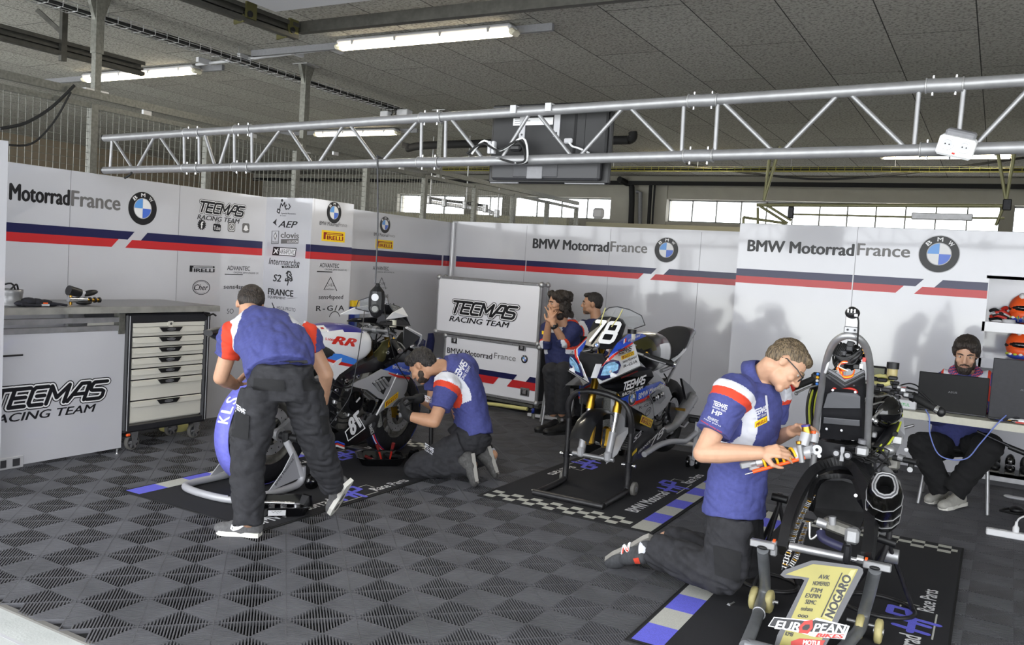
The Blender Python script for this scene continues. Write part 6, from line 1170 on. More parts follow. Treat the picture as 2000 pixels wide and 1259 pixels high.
b = MB(); Bb.loft(b, [(.25, .80, .86, .13), (0, .86, .96, .15), (-.15, .92, 1.07, .135), (-.3, .98, 1.10, .12), (-.45, 1.02, 1.09, .09), (-.54, 1.03, 1.07, .05)], 'carbon', paint=lambda a, l, z: 'bike_blue' if a < -.36 and abs(l) > .05 and z > 1.03 else ('bike_white' if a > -.05 and z < .93 else None)); o = b.build('tail', t)
b = MB(); Bb.tube(b, [(.55, .14, .78), (.2, .13, .80), (-.2, .09, .98)], .016, 'aluminium', 8, True); Bb.tube(b, [(.5, .14, .62), (.2, .12, .76), (-.15, .09, .93)], .013, 'aluminium', 8, True); b.build('subframe', t)
b = MB(); Bb.sheet(b, FRAME, .165, .02, 'bike_grey', .05); b.build('frame', t)
wheel(Bb, 'rear_wheel', 0, .345, .315, .19, 'dark_metal')
b = MB(); Bb.sheet(b, sw, .125, .012, 'aluminium', .04); Bb.box(b, (.42, 0, .46), (.12, .26, .12), 'aluminium', 0, .03); Bb.disc(b, (0, .13, .355), .045, .03, 'steel', 20, True); b.build('swingarm', t)
b = MB(); Bb.sheet(b, [(.22, .36), (.30, .50), (.40, .52), (.42, .44), (.34, .30), (.24, .26)], .19, .01, 'dark_metal', .02); Bb.tube(b, [(.30, .2, .46), (.30, .28, .46)], .012, 'brass', 8, True); Bb.tube(b, [(.28, .2, .33), (.2, .25, .30), (.1, .25, .33)], .008, 'steel', 8, True); b.build('footrest', t)
b = MB(); Bb.tube(b, [(.6, .12, .3), (.4, .17, .30), (.25, .2, .36), (-.05, .22, .52)], [.03, .035, .05, .055], 'steel', 14, spline=4); Bb.poly(b, [(-.02, .21, .62), (.2, .2, .7), (.1, .22, .52), (-.12, .22, .42), (-.15, .22, .55)], 'carbon', .02); b.build('exhaust', t)
cockpit(Bb, .36)
# front stand of the 78
t = thing('front_stand', 'worn black tube stand holding up the front of the number 78 motorcycle', 'paddock stand', (-2.4, 5.5, 0), 'paddock stands'); wb_ = 'worn_black'
xa, xb, yb_, yf = -2.665, -2.175, 5.70, 5.245
b = MB(); b.tube([A(xa, yb_, .50), A(xa, yb_-.03, .60), A(xa+.05, yb_-.04, .685), A(xa+.14, yb_-.05, .715), A(-2.42, yb_-.05, .72), A(xb-.12, yb_-.05, .70), A(xb-.04, yb_-.04, .655), A(xb, yb_-.03, .57), A(xb, yb_, .46)], .021, wb_, 12, spline=4); b.build('arch', t)
for X in (xa, xb):
    b = MB(); b.cyl(A(X, yb_, .14), A(X, yb_, .52), .019, wb_, n=14); b.build('upright', t)
    b = MB(); b.tube([A(X, yb_, .24), A(X, yb_, .09), A(X, yb_-.05, .035), A(X, yf+.03, .026)], .022, wb_, 12, spline=4); b.build('base_leg', t)
    b = MB(); b.cyl(A(X, yb_, .205), A(X, yb_, .245), .027, 'dark_metal', n=14); b.cyl(A(X-.05, yb_, .225), A(X+.05, yb_, .225), .008, 'chrome', n=8); b.cyl(A(X-.052, yb_, .225), A(X-.04, yb_, .225), .013, 'chrome', n=8); b.cyl(A(X+.04, yb_, .225), A(X+.052, yb_, .225), .013, 'chrome', n=8); b.build('clamp_bolt', t)
    i = 1 if X == xb else -1; b = MB(); b.lathe(A(X+.02*i, yb_+.05, .05), A(i, 0, 0), [(0, 0), (0, .045), (.004, .05), (.026, .05), (.03, .045), (.03, 0)], 'rubber_grey', 22); b.cyl(A(X+.05*i, yb_+.05, .05), A(X+.053*i, yb_+.05, .05), .02, 'steel'); b.build('stand_wheel', t)
b = MB(); b.cyl(A(xa-.02, yf, .026), A(xb+.02, yf, .026), .024, wb_, n=14); b.build('front_bar', t)
t = thing('rear_stand', 'grey rear paddock stand under the tail of the number 78 motorcycle', 'paddock stand', (-2.3, 7.1, 0), 'paddock stands')
b = MB(); b.tube([A(-2.10, 6.95, .04), A(-2.06, 6.6, .05), A(-2.12, 7.15, .08), A(-2.12, 7.4, .10)][:1] + [A(-2.12, 7.2, .06), A(-2.12, 7.5, .06), A(-2.3, 7.62, .06), A(-2.5, 7.62, .06), A(-2.68, 7.5, .06), A(-2.68, 7.0, .06)], .024, 'stand_grey', 12, spline=4); b.build('base_tube', t)
b = MB(); b.tube([onX(1258, 887, -2.17), onX(1285, 870, -2.15), onX(1310, 862, -2.12), onX(1338, 862, -2.1)], .022, 'stand_grey', 12, spline=4); b.tube([onX(1338, 862, -2.1), A(-2.1, 7.1, .3)], .022, 'stand_grey', 10); b.build('lever_tube', t)
for X in (-2.10, -2.70):
    b = MB(); b.prism([A(X-.01, 6.98, .05), A(X-.01, 7.12, .05), A(X-.01, 7.07, .38), A(X-.01, 7.0, .38)], (.03, 0, 0), 'stand_grey'); b.build('upright', t)
    i = 1 if X > -2.4 else -1; b = MB()
    for d_ in (-.03, .045): b.lathe(A(X+d_, 6.93, .052), A(1, 0, 0), [(0, 0), (0, .05), (.022, .05), (.022, 0)], 'black_gloss', 20)
    b.build('stand_wheel', t)
    b = MB(); b.box(A(X-.03*i, 7.03, .39), (.09, .05, .05), 'black_plastic', None, .01); b.build('bobbin_clamp', t)
# ------------------------------------------------------------------ bare rear frame motorcycle, right foreground
t = thing('motorcycle', 'stripped race motorcycle seen from behind with bare rear frame loop', 'motorcycle', (-.58, 4.5, 0), 'race motorcycles')
Q = lambda x, y, Y: onY(x, y, Y)
def qt(mb, pts, r, m, n=10, k=5): mb.tube([Q(*p) for p in pts], r, m, n, spline=k)
b = MB(); qt(b, [(1590, 856, 4.55), (1598, 800, 4.48), (1610, 725, 4.32), (1620, 686, 4.2), (1634, 664, 4.13), (1656, 655, 4.1), (1680, 663, 4.13), (1695, 688, 4.2), (1700, 735, 4.32), (1697, 800, 4.46), (1693, 888, 4.6)], .0165, 'steel', 14, 6); o = b.build('rear_frame_loop', t)
b = MB(); c = Q(1664, 627, 4.1); b.box(c, (.055, .01, .07), 'steel', None, .003); c2_ = Q(1663, 644, 4.09); b.box(c2_, (.065, .012, .03), 'aluminium', None, .004)
for s in (-.015, .015): b.cyl(c2_+A(s, -.006, 0), c2_+A(s, -.01, 0), .005, 'dark_metal', n=8)
b.build('tail_bracket', o)
b = MB(); c = Q(1665, 611, 4.09); b.ell(c, (.032, .03, .026), 'black_plastic'); b.ell(c+A(0, -.012, .012), (.022, .022, .017), 'black_gloss')
for s in (-.014, 0, .014): b.box(c+A(s, -.034, .01), (.006, .004, .016), 'white')
b.tube([c+A(.018, -.02, -.01), c+A(.03, -.02, -.03), c+A(.032, -.01, -.09), c+A(.03, .02, -.14)], .004, 'rubber', 6, spline=4); b.box(c+A(.02, -.03, -.008), (.014, .012, .012), 'light_grey'); b.build('rain_light', t)
rnd = random.Random(11); b = MB()
for k in range(26):
    P = [(1628+rnd.random()*55, 668+rnd.random()*55, 4.26+.1*rnd.random()) for _ in range(4)]; qt(b, P, .0035+.003*rnd.random(), 'rubber', 6, 4)
for k in range(7): qt(b, [(1632+4*k, 672, 4.25), (1628+2*k, 690+2*k, 4.22), (1650+3*k, 698+2*k, 4.21), (1672+2*k, 690-2*k, 4.22), (1688, 676+4*k, 4.27)], .005, 'black_plastic', 6, 6)
for k in range(8): c = Q(1632+rnd.random()*48, 670+rnd.random()*50, 4.24); b.box(c, (.03, .02, .025), ('black_plastic', 'dark_grey')[k % 2], None, .004)
b.build('wiring_loom', t); b = MB()
for k in range(9): qt(b, [(1658-rnd.random()*4, 704+rnd.random()*4, 4.21), (1645-2*k*.5, 706+k, 4.19), (1634+k, 716+rnd.random()*8, 4.2), (1640+2*k, 724, 4.22)], .0028, ('orange', 'yellow', 'red_plastic', 'white', 'orange')[k % 5], 5, 5)
for k in range(3): qt(b, [(1640+3*k, 726, 4.2), (1648, 734+2*k, 4.19), (1664, 732+2*k, 4.2), (1669, 722, 4.22)], .003, ('orange', 'yellow', 'red_plastic')[k], 5, 5); 
for x, y, m in ((1690, 683, 'orange'), (1688, 702, 'red_plastic'), (1682, 715, 'white'), (1687, 686, 'yellow')): b.box(Q(x, y, 4.22), (.014, .01, .02), m)
qt(b, [(1662, 706, 4.21), (1672, 698, 4.2), (1684, 686, 4.22)], .009, 'black_plastic', 8); b.build('coloured_wires', t)
b = MB(); qt(b, [(1622, 690, 4.24), (1617, 712, 4.26), (1612, 727, 4.3)], .007, 'white', 8); b.box(Q(1624, 686, 4.24), (.02, .02, .045), 'light_grey', None, .004); b.build('white_tube', t)
def pq(mb, pts, m, th=.01):
    V = [Q(*p) for p in pts]; nm = np.cross(V[1]-V[0], V[2]-V[0]); nm = nrm(nm); nm = nm if nm[1] < 0 else -nm; mb.prism([v-nm*th for v in V], nm*th, m)
b = MB(); tray_m = mat('tray_black', '#2a2a2d', .45, noise=.15, nscale=30); tray_g = mat('tray_grey', '#6f7074', .5)
pq(b, [(1612, 724, 4.32), (1626, 735, 4.32), (1651, 752, 4.34), (1676, 738, 4.32), (1690, 728, 4.32), (1690, 745, 4.38), (1688, 855, 4.62), (1606, 850, 4.62), (1612, 760, 4.42)], tray_m, .02)
pq(b, [(1616, 771, 4.405), (1624, 767, 4.395), (1672, 770, 4.40), (1680, 776, 4.41), (1680, 797, 4.46), (1608, 796, 4.46)], tray_g, .008)
pq(b, [(1634, 741, 4.335), (1650, 750, 4.345), (1665, 744, 4.335), (1670, 754, 4.36), (1626, 754, 4.36)], tray_g, .006)
pq(b, [(1609, 816, 4.50), (1679, 822, 4.505), (1679, 832, 4.53), (1608, 826, 4.53)], tray_g, .006)
for x, y in ((1615, 838), (1644, 841), (1612, 757)): c = Q(x, y, 4.55); b.cyl(c, c+A(0, -.012, .004), .006, 'steel', n=10)
b.build('seat_tray', t)
b = MB()
for pts in ([(1618, 722, 4.3), (1634, 732, 4.3), (1650, 744, 4.31)], [(1650, 744, 4.31), (1668, 735, 4.3), (1688, 724, 4.3)]):
    for dy, m in ((0, 'mid_grey'), (5, 'black_plastic'), (9, 'dark_grey')): b.tube([Q(x, y+dy, Y) for x, y, Y in pts], .008, m, 8)
b.build('vee_brace', t)
b = MB(); qt(b, [(1625, 762, 4.37), (1632, 757, 4.365), (1650, 757, 4.365), (1668, 760, 4.365), (1674, 766, 4.375)], .006, 'red_plastic', 8); 
for x, y in ((1627, 761), (1671, 765)): c = Q(x, y, 4.36); b.cyl(c, c+A(0, -.008, 0), .006, 'steel', n=10)
b.build('red_strap', t)
# frame spars
b = MB(); 
def spar(pts, w, m, trim):
    P = spl([Q(*p) for p in pts], 6); b.tube([p+A(0, .03, 0) for p in P], w, m, 10); b.tube(P, .0065, trim, 6); b.tube([p+A(.014, -.004, .0) for p in P], .0045, 'black_plastic', 6); b.tube([p+A(.026, .0, .0) for p in P], .0055, trim, 6)
spar([(1598, 745, 5.0), (1587, 765, 4.9), (1581, 795, 4.85), (1582, 830, 4.8)], .026, 'carbon', 'lime'); spar([(1742, 795, 4.9), (1751, 806, 4.85), (1744, 835, 4.75), (1728, 860, 4.65), (1712, 880, 4.6)], .03, 'carbon', 'lime'); b.build('frame_trim', t)
b = MB(); V = [(1754, 800, 4.8), (1764, 815, 4.8), (1768, 850, 4.78), (1752, 880, 4.72), (1733, 908, 4.66), (1716, 927, 4.6), (1711, 902, 4.6), (1730, 868, 4.68), (1750, 830, 4.78)]; pq(b, V, 'mid_grey', .05); c = Q(1749, 846, 4.70); b.cyl(c, c+A(0, -.03, 0), .012, 'black_matte', n=14)
b.build('frame_spar', t)
b = MB(); c = Q(1650, 845, 5.05); b.bx((-.78, 4.82, .42), (-.42, 5.3, .86), 'dark_metal', .06); b.bx((-.74, 4.7, .80), (-.44, 5.2, 1.0), 'black_plastic', .05); b.bx((-.80, 4.9, .30), (-.38, 5.25, .55), 'cast_metal', .05); en = b.build('engine', t)
b = MB()
for k in range(40):
    x = 1590+rnd.random()*190; y = 840+rnd.random()*80; Y = 4.66+.05*rnd.random()
    if 1605 < x < 1690 and y > 905: continue
    c = Q(x, y, Y); (b.box(c, (.02+.035*rnd.random(), .03, .015+.03*rnd.random()), ('cast_metal', 'steel', 'dark_metal', 'black_plastic')[k % 4], None, .005) if k % 3 else b.cyl(c, c+A(0, -.02, 0), .008+.006*rnd.random(), ('chrome', 'steel')[k % 2], n=10))
for k in range(12): qt(b, [(1600+rnd.random()*150, 855+rnd.random()*30, 4.62), (1620+rnd.random()*120, 870+rnd.random()*40, 4.55), (1640+rnd.random()*100, 880+rnd.random()*60, 4.6)], .004, 'rubber', 6, 4)
b.build('engine_fittings', en)
b = MB(); pq(b, [(1592, 868, 4.58), (1600, 860, 4.58), (1672, 872, 4.58), (1700, 885, 4.58), (1698, 905, 4.58), (1590, 893, 4.58)], 'dark_metal', .08)
for x, y in ((1634, 884), (1656, 888)): c = Q(x, y, 4.49); b.cyl(c, c+A(0, -.012, 0), .021, 'dark_metal', n=16); b.cyl(c+A(0, -.012, 0), c+A(0, -.016, 0), .013, 'light_grey', n=14)
b.box(Q(1645, 886, 4.49), (.018, .014, .07), 'light_grey'); b.cyl(Q(1600, 890, 4.5), Q(1600, 890, 4.46), .01, 'steel', n=10); b.box(Q(1684, 880, 4.52), (.06, .05, .05), 'steel', None, .01); b.cyl(Q(1683, 866, 4.52), Q(1685, 858, 4.52), .02, 'mid_grey', n=12); b.build('shock_mount', t)
# swingarm arch, chain, axle
def ribbon(mb, pts, w, d, m, k=5):
    P = spl([Q(*p) for p in pts], k); V = []; N = len(P)
    for i, p in enumerate(P):
        tg = nrm(P[min(i+1, N-1)]-P[max(i-1, 0)]); x = nrm(np.cross(tg, A(0, 1, 0))); y = np.cross(x, tg)
        V += [p+x*w+y*d, p-x*w+y*d, p-x*w-y*d, p+x*w-y*d]
    mb.add(V, [(4*i+j, 4*i+(j+1) % 4, 4*i+4+(j+1) % 4, 4*i+4+j) for i in range(N-1) for j in range(4)] + [(3, 2, 1, 0), tuple(4*(N-1)+j for j in range(4))], m)
b = MB(); ribbon(b, [(1530, 1075, 3.97), (1545, 1005, 4.1), (1572, 945, 4.3), (1600, 912, 4.48), (1640, 898, 4.56), (1672, 912, 4.52), (1694, 958, 4.36), (1702, 1015, 4.18), (1694, 1092, 3.98)], .022, .045, 'black_plastic'); ribbon(b, [(1583, 985, 4.4), (1598, 940, 4.5), (1640, 925, 4.56), (1675, 940, 4.52), (1688, 990, 4.4)], .012, .06, 'black_plastic')
c = Q(1592, 915, 4.42); b.cyl(c, c+A(0, -.015, .005), .01, 'chrome', n=10); c = Q(1672, 968, 4.35); b.cyl(c, c+A(0, -.015, .005), .008, 'chrome', n=10); sw_ = b.build('swingarm', t)
b = MB(); pq(b, [(1580, 990, 4.62), (1594, 935, 4.66), (1640, 915, 4.68), (1680, 935, 4.66), (1692, 1000, 4.6), (1680, 1030, 4.55), (1600, 1015, 4.55)], mat('hugger_black', '#1c1c1e', .75, noise=.5, nscale=14), .02); pq(b, [(1592, 940, 4.55), (1607, 938, 4.55), (1622, 930, 4.55), (1648, 929, 4.55), (1662, 935, 4.55), (1668, 945, 4.55), (1645, 938, 4.55), (1615, 938, 4.55)], 'dark_grey', .01); b.build('inner_mudguard', t)
b = MB(); p0, p1 = Q(1542, 1066, 3.97), Q(1690, 1097, 3.97); b.cyl(p0, p0+(p1-p0)*.72, .0185, 'steel', n=18); b.cyl(p0, p1, .012, 'chrome', n=14); c = Q(1680, 1092, 3.96); b.cyl(c-A(.012, 0, 0), c+A(.015, 0, 0), .022, 'chrome', n=6); b.cyl(c+A(.02, 0, 0), c+A(.03, 0, 0), .016, 'orange', n=12); c = Q(1510, 1058, 3.96); b.cyl(c, c+A(.012, 0, 0), .015, 'orange', n=12); b.box(Q(1512, 1070, 3.96), (.03, .03, .07), 'aluminium', None, .006); b.build('rear_axle', t)
def chain(pts, dens=.0135):
    P = spl([Q(*p) for p in pts], 12); L = [0]
    for i in range(len(P)-1): L.append(L[-1]+np.linalg.norm(P[i+1]-P[i]))
    n = int(L[-1]/dens); b = MB(); s = np.linspace(0, L[-1], n); X = np.array([[np.interp(q, L, [p[k] for p in P]) for k in range(3)] for q in s])
    for i in range(n-1):
        c = (X[i]+X[i+1])/2; d = nrm(X[i+1]-X[i]); x = nrm(np.cross(d, A(0, 1, 0))); y = np.cross(x, d); w = .0075 if i % 2 else .0105
        for sg in (-1, 1): b.box(c+x*w*sg, (.0025, .012, .0155), 'steel' if i % 2 else 'chrome', (x, y, d))
        b.cyl(X[i]-x*.012, X[i]+x*.012, .0042, 'brass' if i % 4 == 0 else 'chrome', n=6)
    return b
chain([(1588, 966, 4.42), (1572, 995, 4.3), (1556, 1030, 4.12), (1545, 1065, 3.99), (1535, 1095, 3.93), (1531, 1112, 3.93)]).build('chain', t); chain([(1578, 1018, 4.35), (1566, 1052, 4.2), (1556, 1085, 4.05), (1542, 1108, 3.97)]).build('chain', t)
b = MB(); c = Q(1640, 1030, 4.05); b.box(c, (.15, .06, .055), 'cast_metal', (nrm(A(1, 0, -.2)), A(0, 1, 0), nrm(A(.2, 0, 1))), .012); b.box(Q(1665, 1045, 4.03), (.06, .06, .07), 'steel', None, .012); b.cyl(Q(1626, 1024, 4.02), Q(1626, 1008, 4.02), .016, 'aluminium', n=14); b.cyl(Q(1596, 1018, 4.03), Q(1615, 1024, 4.03), .02, 'steel', n=14)
qt(b, [(1582, 1020, 4.05), (1583, 1052, 4.02), (1598, 1042, 4.02), (1604, 1032, 4.03)], .006, 'chrome', 8, 4); qt(b, [(1603, 1038, 4.02), (1607, 1050, 4.0), (1625, 1060, 3.98), (1645, 1068, 3.98)], .02, mat('hose_blue', '#23233f', .5), 10, 4); b.box(Q(1655, 1082, 3.95), (.03, .03, .09), 'dark_metal', None, .008); b.build('rear_caliper', t)
# silencer
b = MB(); c0 = Q(1729, 948, 4.02); c1 = Q(1722, 1040, 4.55); d = nrm(c1-c0); x, y, d = frame(d, UP)
tri = [(math.cos(math.radians(a))*r, math.sin(math.radians(a))*r) for a, r in ((90, .95), (60, .95), (30, .92), (0, .85), (-30, .85), (-55, 1.0), (-75, 1.0), (-90, .96), (-105, 1.0), (-125, 1.0), (-150, .85), (180, .85), (150, .92), (120, .95))]
def ringv(tt, r): return [c0+d*tt + (x*p[0]+y*-p[1])*r for p in tri]
rs = [(.0, .06), (.02, .07), (.04, .083), (.18, .09), (.3, .088), (.42, .075), (.5, .045)]
n = len(tri); V = [p for tt, r in rs for p in ringv(tt, r)]; Fs = [(i*n+j, i*n+(j+1) % n, (i+1)*n+(j+1) % n, (i+1)*n+j) for i in range(len(rs)-1) for j in range(n)]
mat('titanium_dark', '#3a3936', .2, .9, noise=.3, nscale=8); b.add(V, Fs, 'titanium_dark', True); o = b.build('silencer', t)
b = MB()
for tt, r in ((.0, .0600), (-.004, .047)): b.tube(ringv(tt, r), .0045, 'aluminium', 8, True)
for tt, r in ((.10, .0885), (.22, .0905), (.33, .087)): b.tube(ringv(tt, r), .0025, 'aluminium', 6, True)
b.build('silencer_band', o); b = MB(); V = ringv(-.002, .056)+ringv(.09, .035); b.add(V, [(j, n+j, n+(j+1) % n, (j+1) % n) for j in range(n)] + [list(range(n, 2*n))], 'black_matte', True); V = ringv(0, .06)+ringv(-.003, .05); b.add(V, [(j, (j+1) % n, n+(j+1) % n, n+j) for j in range(n)], 'dark_grey', True); b.build('silencer_outlet', o)
b = MB(); qt(b, [(1722, 1035, 4.5), (1715, 1000, 4.75), (1705, 960, 4.9)], .03, 'steel', 14); b.build('exhaust_pipe', t)
# air box and cockpit
b = MB(); c = Q(1722, 800, 4.75); b.ell(c, (.10, .16, .09), 'black_gloss'); qt(b, [(1702, 772, 4.55), (1716, 774, 4.6), (1736, 772, 4.7), (1740, 785, 4.7), (1722, 800, 4.6), (1706, 815, 4.55)], .006, 'chrome', 8, 5); qt(b, [(1703, 790, 4.55), (1722, 785, 4.62), (1732, 788, 4.66), (1716, 806, 4.6), (1706, 818, 4.55)], .005, 'chrome', 8, 5)
for x, y in ((1702, 772), (1703, 818), (1710, 822)): b.ell(Q(x, y, 4.53), (.014, .014, .014), 'chrome', nu=10, nv=6)
b.build('air_box', t)
YH = 4.95
b = MB(); c = Q(1724, 742, YH); b.torus(c, nrm(A(0, -.35, 1)), .045, .012, 'pale_yellow', 24, 8, 1.4); b.lathe(c+A(0, 0, -.01), nrm(A(0, -.35, 1)), [(0, .02), (0, .034), (.012, .034), (.012, .0)], 'lime', 20); b.box(Q(1722, 752, YH), (.16, .08, .03), 'aluminium', None, .01); b.box(Q(1665, 745, YH+.05), (.25, .08, .03), 'aluminium', None, .01); b.build('triple_clamp', t)
b = MB(); c = Q(1714, 727, YH+.05); b.box(c, (.09, .03, .07), 'black_plastic', None, .008); b.box(c+A(0, -.0155, 0), (.07, .002, .05), mat('dash_glass', '#6e7062', .2)); b.build('dashboard', t)
b = MB(); c = Q(1742, 735, YH); b.cyl(c-UP*.01, c+UP*.042, .026, mat('fluid_amber', '#b5a673', .35), n=18); b.cyl(c+UP*.042, c+UP*.075, .031, 'black_plastic', n=18); b.build('brake_reservoir', t)
b = MB(); p0, p1 = Q(1742, 752, YH), Q(1838, 804, YH-.1); d = p1-p0; b.cyl(p0-d*.2, p1, .011, 'steel', n=10); h = b.build('handlebar', t); g = MB(); g.cyl(p0+d*.48, p0+d*.9, .019, 'rubber', n=16); g.cyl(p0+d*.9, p0+d*.97, .021, 'chrome', n=14); g.ell(p1, (.022, .022, .026), 'black_plastic'); g.cyl(p0+d*.42, p0+d*.48, .026, 'black_plastic', n=14); g.build('grip', h)
g = MB()
for k in range(14): c = p0+d*(.02+.4*rnd.random())+A(0, -.02-.02*rnd.random(), .03*rnd.random()-.015); g.box(c, (.03, .025, .025), ('black_plastic', 'dark_metal', 'aluminium', 'steel')[k % 4], None, .005)
g.box(p0+d*.25+A(0, -.03, .02), (.02, .015, .015), 'red_plastic'); g.tube([p0+d*.3+UP*.03, p0+d*.55+UP*.045, p0+d*.95+UP*.01], .006, 'black_plastic', 6); g.build('switchgear', h)
b = MB(); p0, p1 = Q(1604, 734, YH), Q(1548, 757, YH-.12); d = p1-p0; b.cyl(p0-d*.5, p1, .011, 'steel', n=10); h = b.build('handlebar', t); g = MB(); g.cyl(p0+d*.28, p1, .0185, 'rubber', n=16); g.cyl(p1-d*.02, p1+d*.04, .02, 'red_plastic', n=14); g.build('grip', h)
g = MB(); c = p0+d*.18; g.box(c, (.05, .05, .065), 'black_plastic', None, .012)
for k, m in enumerate(('bike_light_blue', 'yellow', 'white', 'bike_light_blue')): g.ell(c+A(.012, -.03, .026-.018*k), (.009, .006, .008), m, nu=10, nv=6)
g.build('switchgear', h); g = MB(); g.tube([Q(1596, 752, YH-.02), Q(1576, 757, YH-.06), Q(1556, 767, YH-.1)], .006, 'aluminium', 8); g.ell(Q(1555, 768, YH-.1), (.011, .011, .011), 'aluminium', nu=10, nv=6); g.build('lever', h)
b = MB()
for k in range(22): x = 1700+rnd.random()*55; y = 735+rnd.random()*45; c = Q(x, y, YH-.1*rnd.random()); b.box(c, (.03+.02*rnd.random(), .03, .02), ('black_plastic', 'dark_metal', 'dark_grey')[k % 3], None, .005)
for k in range(9): qt(b, [(1690, 750+3*k, 4.6), (1710+3*k, 762+rnd.random()*12, 4.8), (1745+rnd.random()*10, 770+rnd.random()*16, 4.95)], .0045, 'rubber', 6, 4)
b.build('cables', t)
b = MB(); b.cyl(Q(1745, 893, 4.55), Q(1792, 903, 4.5), .014, 'black_plastic', n=12); b.cyl(Q(1756, 893, 4.54), Q(1766, 896, 4.53), .018, 'aluminium', n=12); b.ell(Q(1737, 878, 4.62), (.03, .03, .025), 'steel'); b.box(Q(1745, 905, 4.6), (.06, .04, .06), 'cast_metal', None, .012); b.cyl(Q(1730, 915, 4.6), Q(1745, 935, 4.55), .02, 'steel'); b.build('footrest', t)
b = MB(); c = Q(1593, 898, 4.45); b.cyl(Q(1590, 880, 4.45), Q(1586, 925, 4.4), .016, 'aluminium', n=12); b.cyl(Q(1580, 925, 4.4), Q(1598, 928, 4.4), .012, 'chrome', n=10); b.build('link_rod', t)
for X_, x in ((-.70, 0), (-.50, 1)): b = MB(); b.cyl(A(X_, 5.2, .95), A(X_, 5.45, .38), .027, 'gold_metal', n=14); b.cyl(A(X_, 5.45, .38), A(X_, 5.5, .26), .024, 'bike_grey', n=12); b.build('fork_leg', t)
# grey rear stand with pale yellow wheels
t = thing('rear_stand', 'grey rear stand with pale yellow wheels holding the stripped motorcycle', 'paddock stand', (-.6, 4.0, 0), 'paddock stands'); sg_ = mat('stand_dark_grey', '#77797c', .38, .3, noise=.12, nscale=20)
for L_ in (1, 0):
    top = Q(1490, 1072, 3.95) if L_ else Q(1709, 1112, 3.95); gx = -.855 if L_ else -.405; yw = 4.2
    b = MB(); b.tube(spl([top, A(top[0]*.5+gx*.5, 4.07, .24), A(gx, 4.18, .115), A(gx+(.0 if L_ else -.005), 4.12, .055), A(gx+.03 if L_ else gx-.03, 3.9, .05), A(gx+.06 if L_ else gx-.07, 3.6, .05)], 6), .027, sg_, 14); b.build('tube_frame', t)
    b = MB(); b.ell(top+UP*.012, (.029, .029, .012), 'black_plastic'); pa, pb = (Q(1466, 1057, 3.95), Q(1515, 1067, 3.95)) if L_ else (Q(1686, 1099, 3.95), Q(1741, 1110, 3.95)); dd = nrm(pb-pa); b.box((pa+pb)/2, (np.linalg.norm(pb-pa), .035, .032), 'steel', (dd, A(0, 1, 0), nrm(np.cross(dd, A(0, 1, 0)))), .004); b.build('bobbin_bar', t)
    for k, (wx, wy) in enumerate(((1472, 1170), (1503, 1175)) if L_ else ((1680, 1214), (1717, 1223))):
        c = G(wx, wy, .06); c[1] = 4.17 if L_ else 4.13; c = onY(wx, wy, c[1]); c[2] = .056; b = MB(); b.lathe(c-A(.016, 0, 0), A(1, 0, 0), [(0, 0), (0, .045), (.006, .055), (.026, .055), (.032, .045), (.032, 0)], mat('wheel_cream', '#b9ae78', .6, noise=.15, nscale=30), 24); b.cyl(c-A(.022, 0, 0), c+A(.022, 0, 0), .014, 'steel', n=12); b.build('stand_wheel', t)
    b = MB(); b.cyl(A(gx-.07, 4.17, .06), A(gx+.07, 4.17, .06), .008, 'steel'); b.build('wheel_axle', t)
b = MB(); b.cyl(A(-.80, 3.62, .05), A(-.47, 3.62, .05), .027, sg_, n=14); b.build('cross_tube', t)
c = Q(1484, 1236, 3.85); b = MB(); b.torus(A(-.835, 4.0, .05), A(.1, 1, 0), .029, .003, 'light_grey', 16, 6); b.build('cable_tie', t)
# black ring-footed engine stand
t = thing('engine_stand', 'black tube stand with ring feet under the stripped motorcycle', 'paddock stand', (-.6, 4.6, 0), 'paddock stands'); m = 'worn_black'
for L_ in (1, 0):
    c = G(1490, 1150, .015) if L_ else G(1708, 1197, .015); r0, r1 = (.15, .13) if L_ else (.17, .15); c = c + A(0, .12, 0)
    b = MB(); b.tube([c+A(r0*math.cos(a), r1*math.sin(a), 0) for a in np.linspace(0, 2*math.pi, 29)[:-1]], .011, m, 10, True); b.build('ring_foot', t)
    tp = Q(1522, 985, 4.45) if L_ else Q(1735, 1060, 4.45)
    b = MB()
    for a in (.4, 2.6, 4.4): b.cyl(c+A(r0*math.cos(a), r1*math.sin(a), 0), tp, .011, m, n=10)
    b.build('strut', t)
    b = MB(); pa = Q(1508, 969, 4.42) if L_ else Q(1715, 1050, 4.45); pb = Q(1538, 976, 4.42) if L_ else Q(1750, 1062, 4.45); b.cyl(pa, pb, .02, 'black_plastic', n=14); b.cyl(tp, tp+UP*.06, .014, m, n=12); b.build('support_bar', t)
    if not L_: b = MB(); cc = Q(1742, 1085, 4.5); b.cyl(cc-A(.03, 0, 0), cc+A(.03, 0, 0), .035, 'steel', n=16); b.build('knob', t)
# number one board
P0b = A(-.6, 3.72, .003); nb = nrm(A(-.08, -1, .30)); bp = lambda x, y, o=0: onP(x, y, P0b, nb)+nb*o
t = thing('winner_board', 'yellow number 1 winner board leaning on the rear stand in the foreground', 'board', P0b)
out = [(1524, 1122), (1531, 1113), (1585, 1094), (1594, 1094), (1676, 1105), (1685, 1110), (1686, 1118), (1612, 1262), (1512, 1262), (1518, 1240), (1571, 1133), (1566, 1130), (1533, 1128)]
b = MB(); b.prism([bp(x, y, -.012) for x, y in out], nb*.012, mat('board_rim', '#5a5a5d', .5), 'dark_grey'); o = b.build('board', t)
yel = mat('board_yellow', '#a0974a', .35, noise=.12, nscale=4); b = MB()
b.prism([bp(x, y) for x, y in [(1534, 1121), (1588, 1101), (1676, 1111), (1600, 1259), (1522, 1259), (1530, 1240), (1581, 1128)]], nb*.001, yel); 
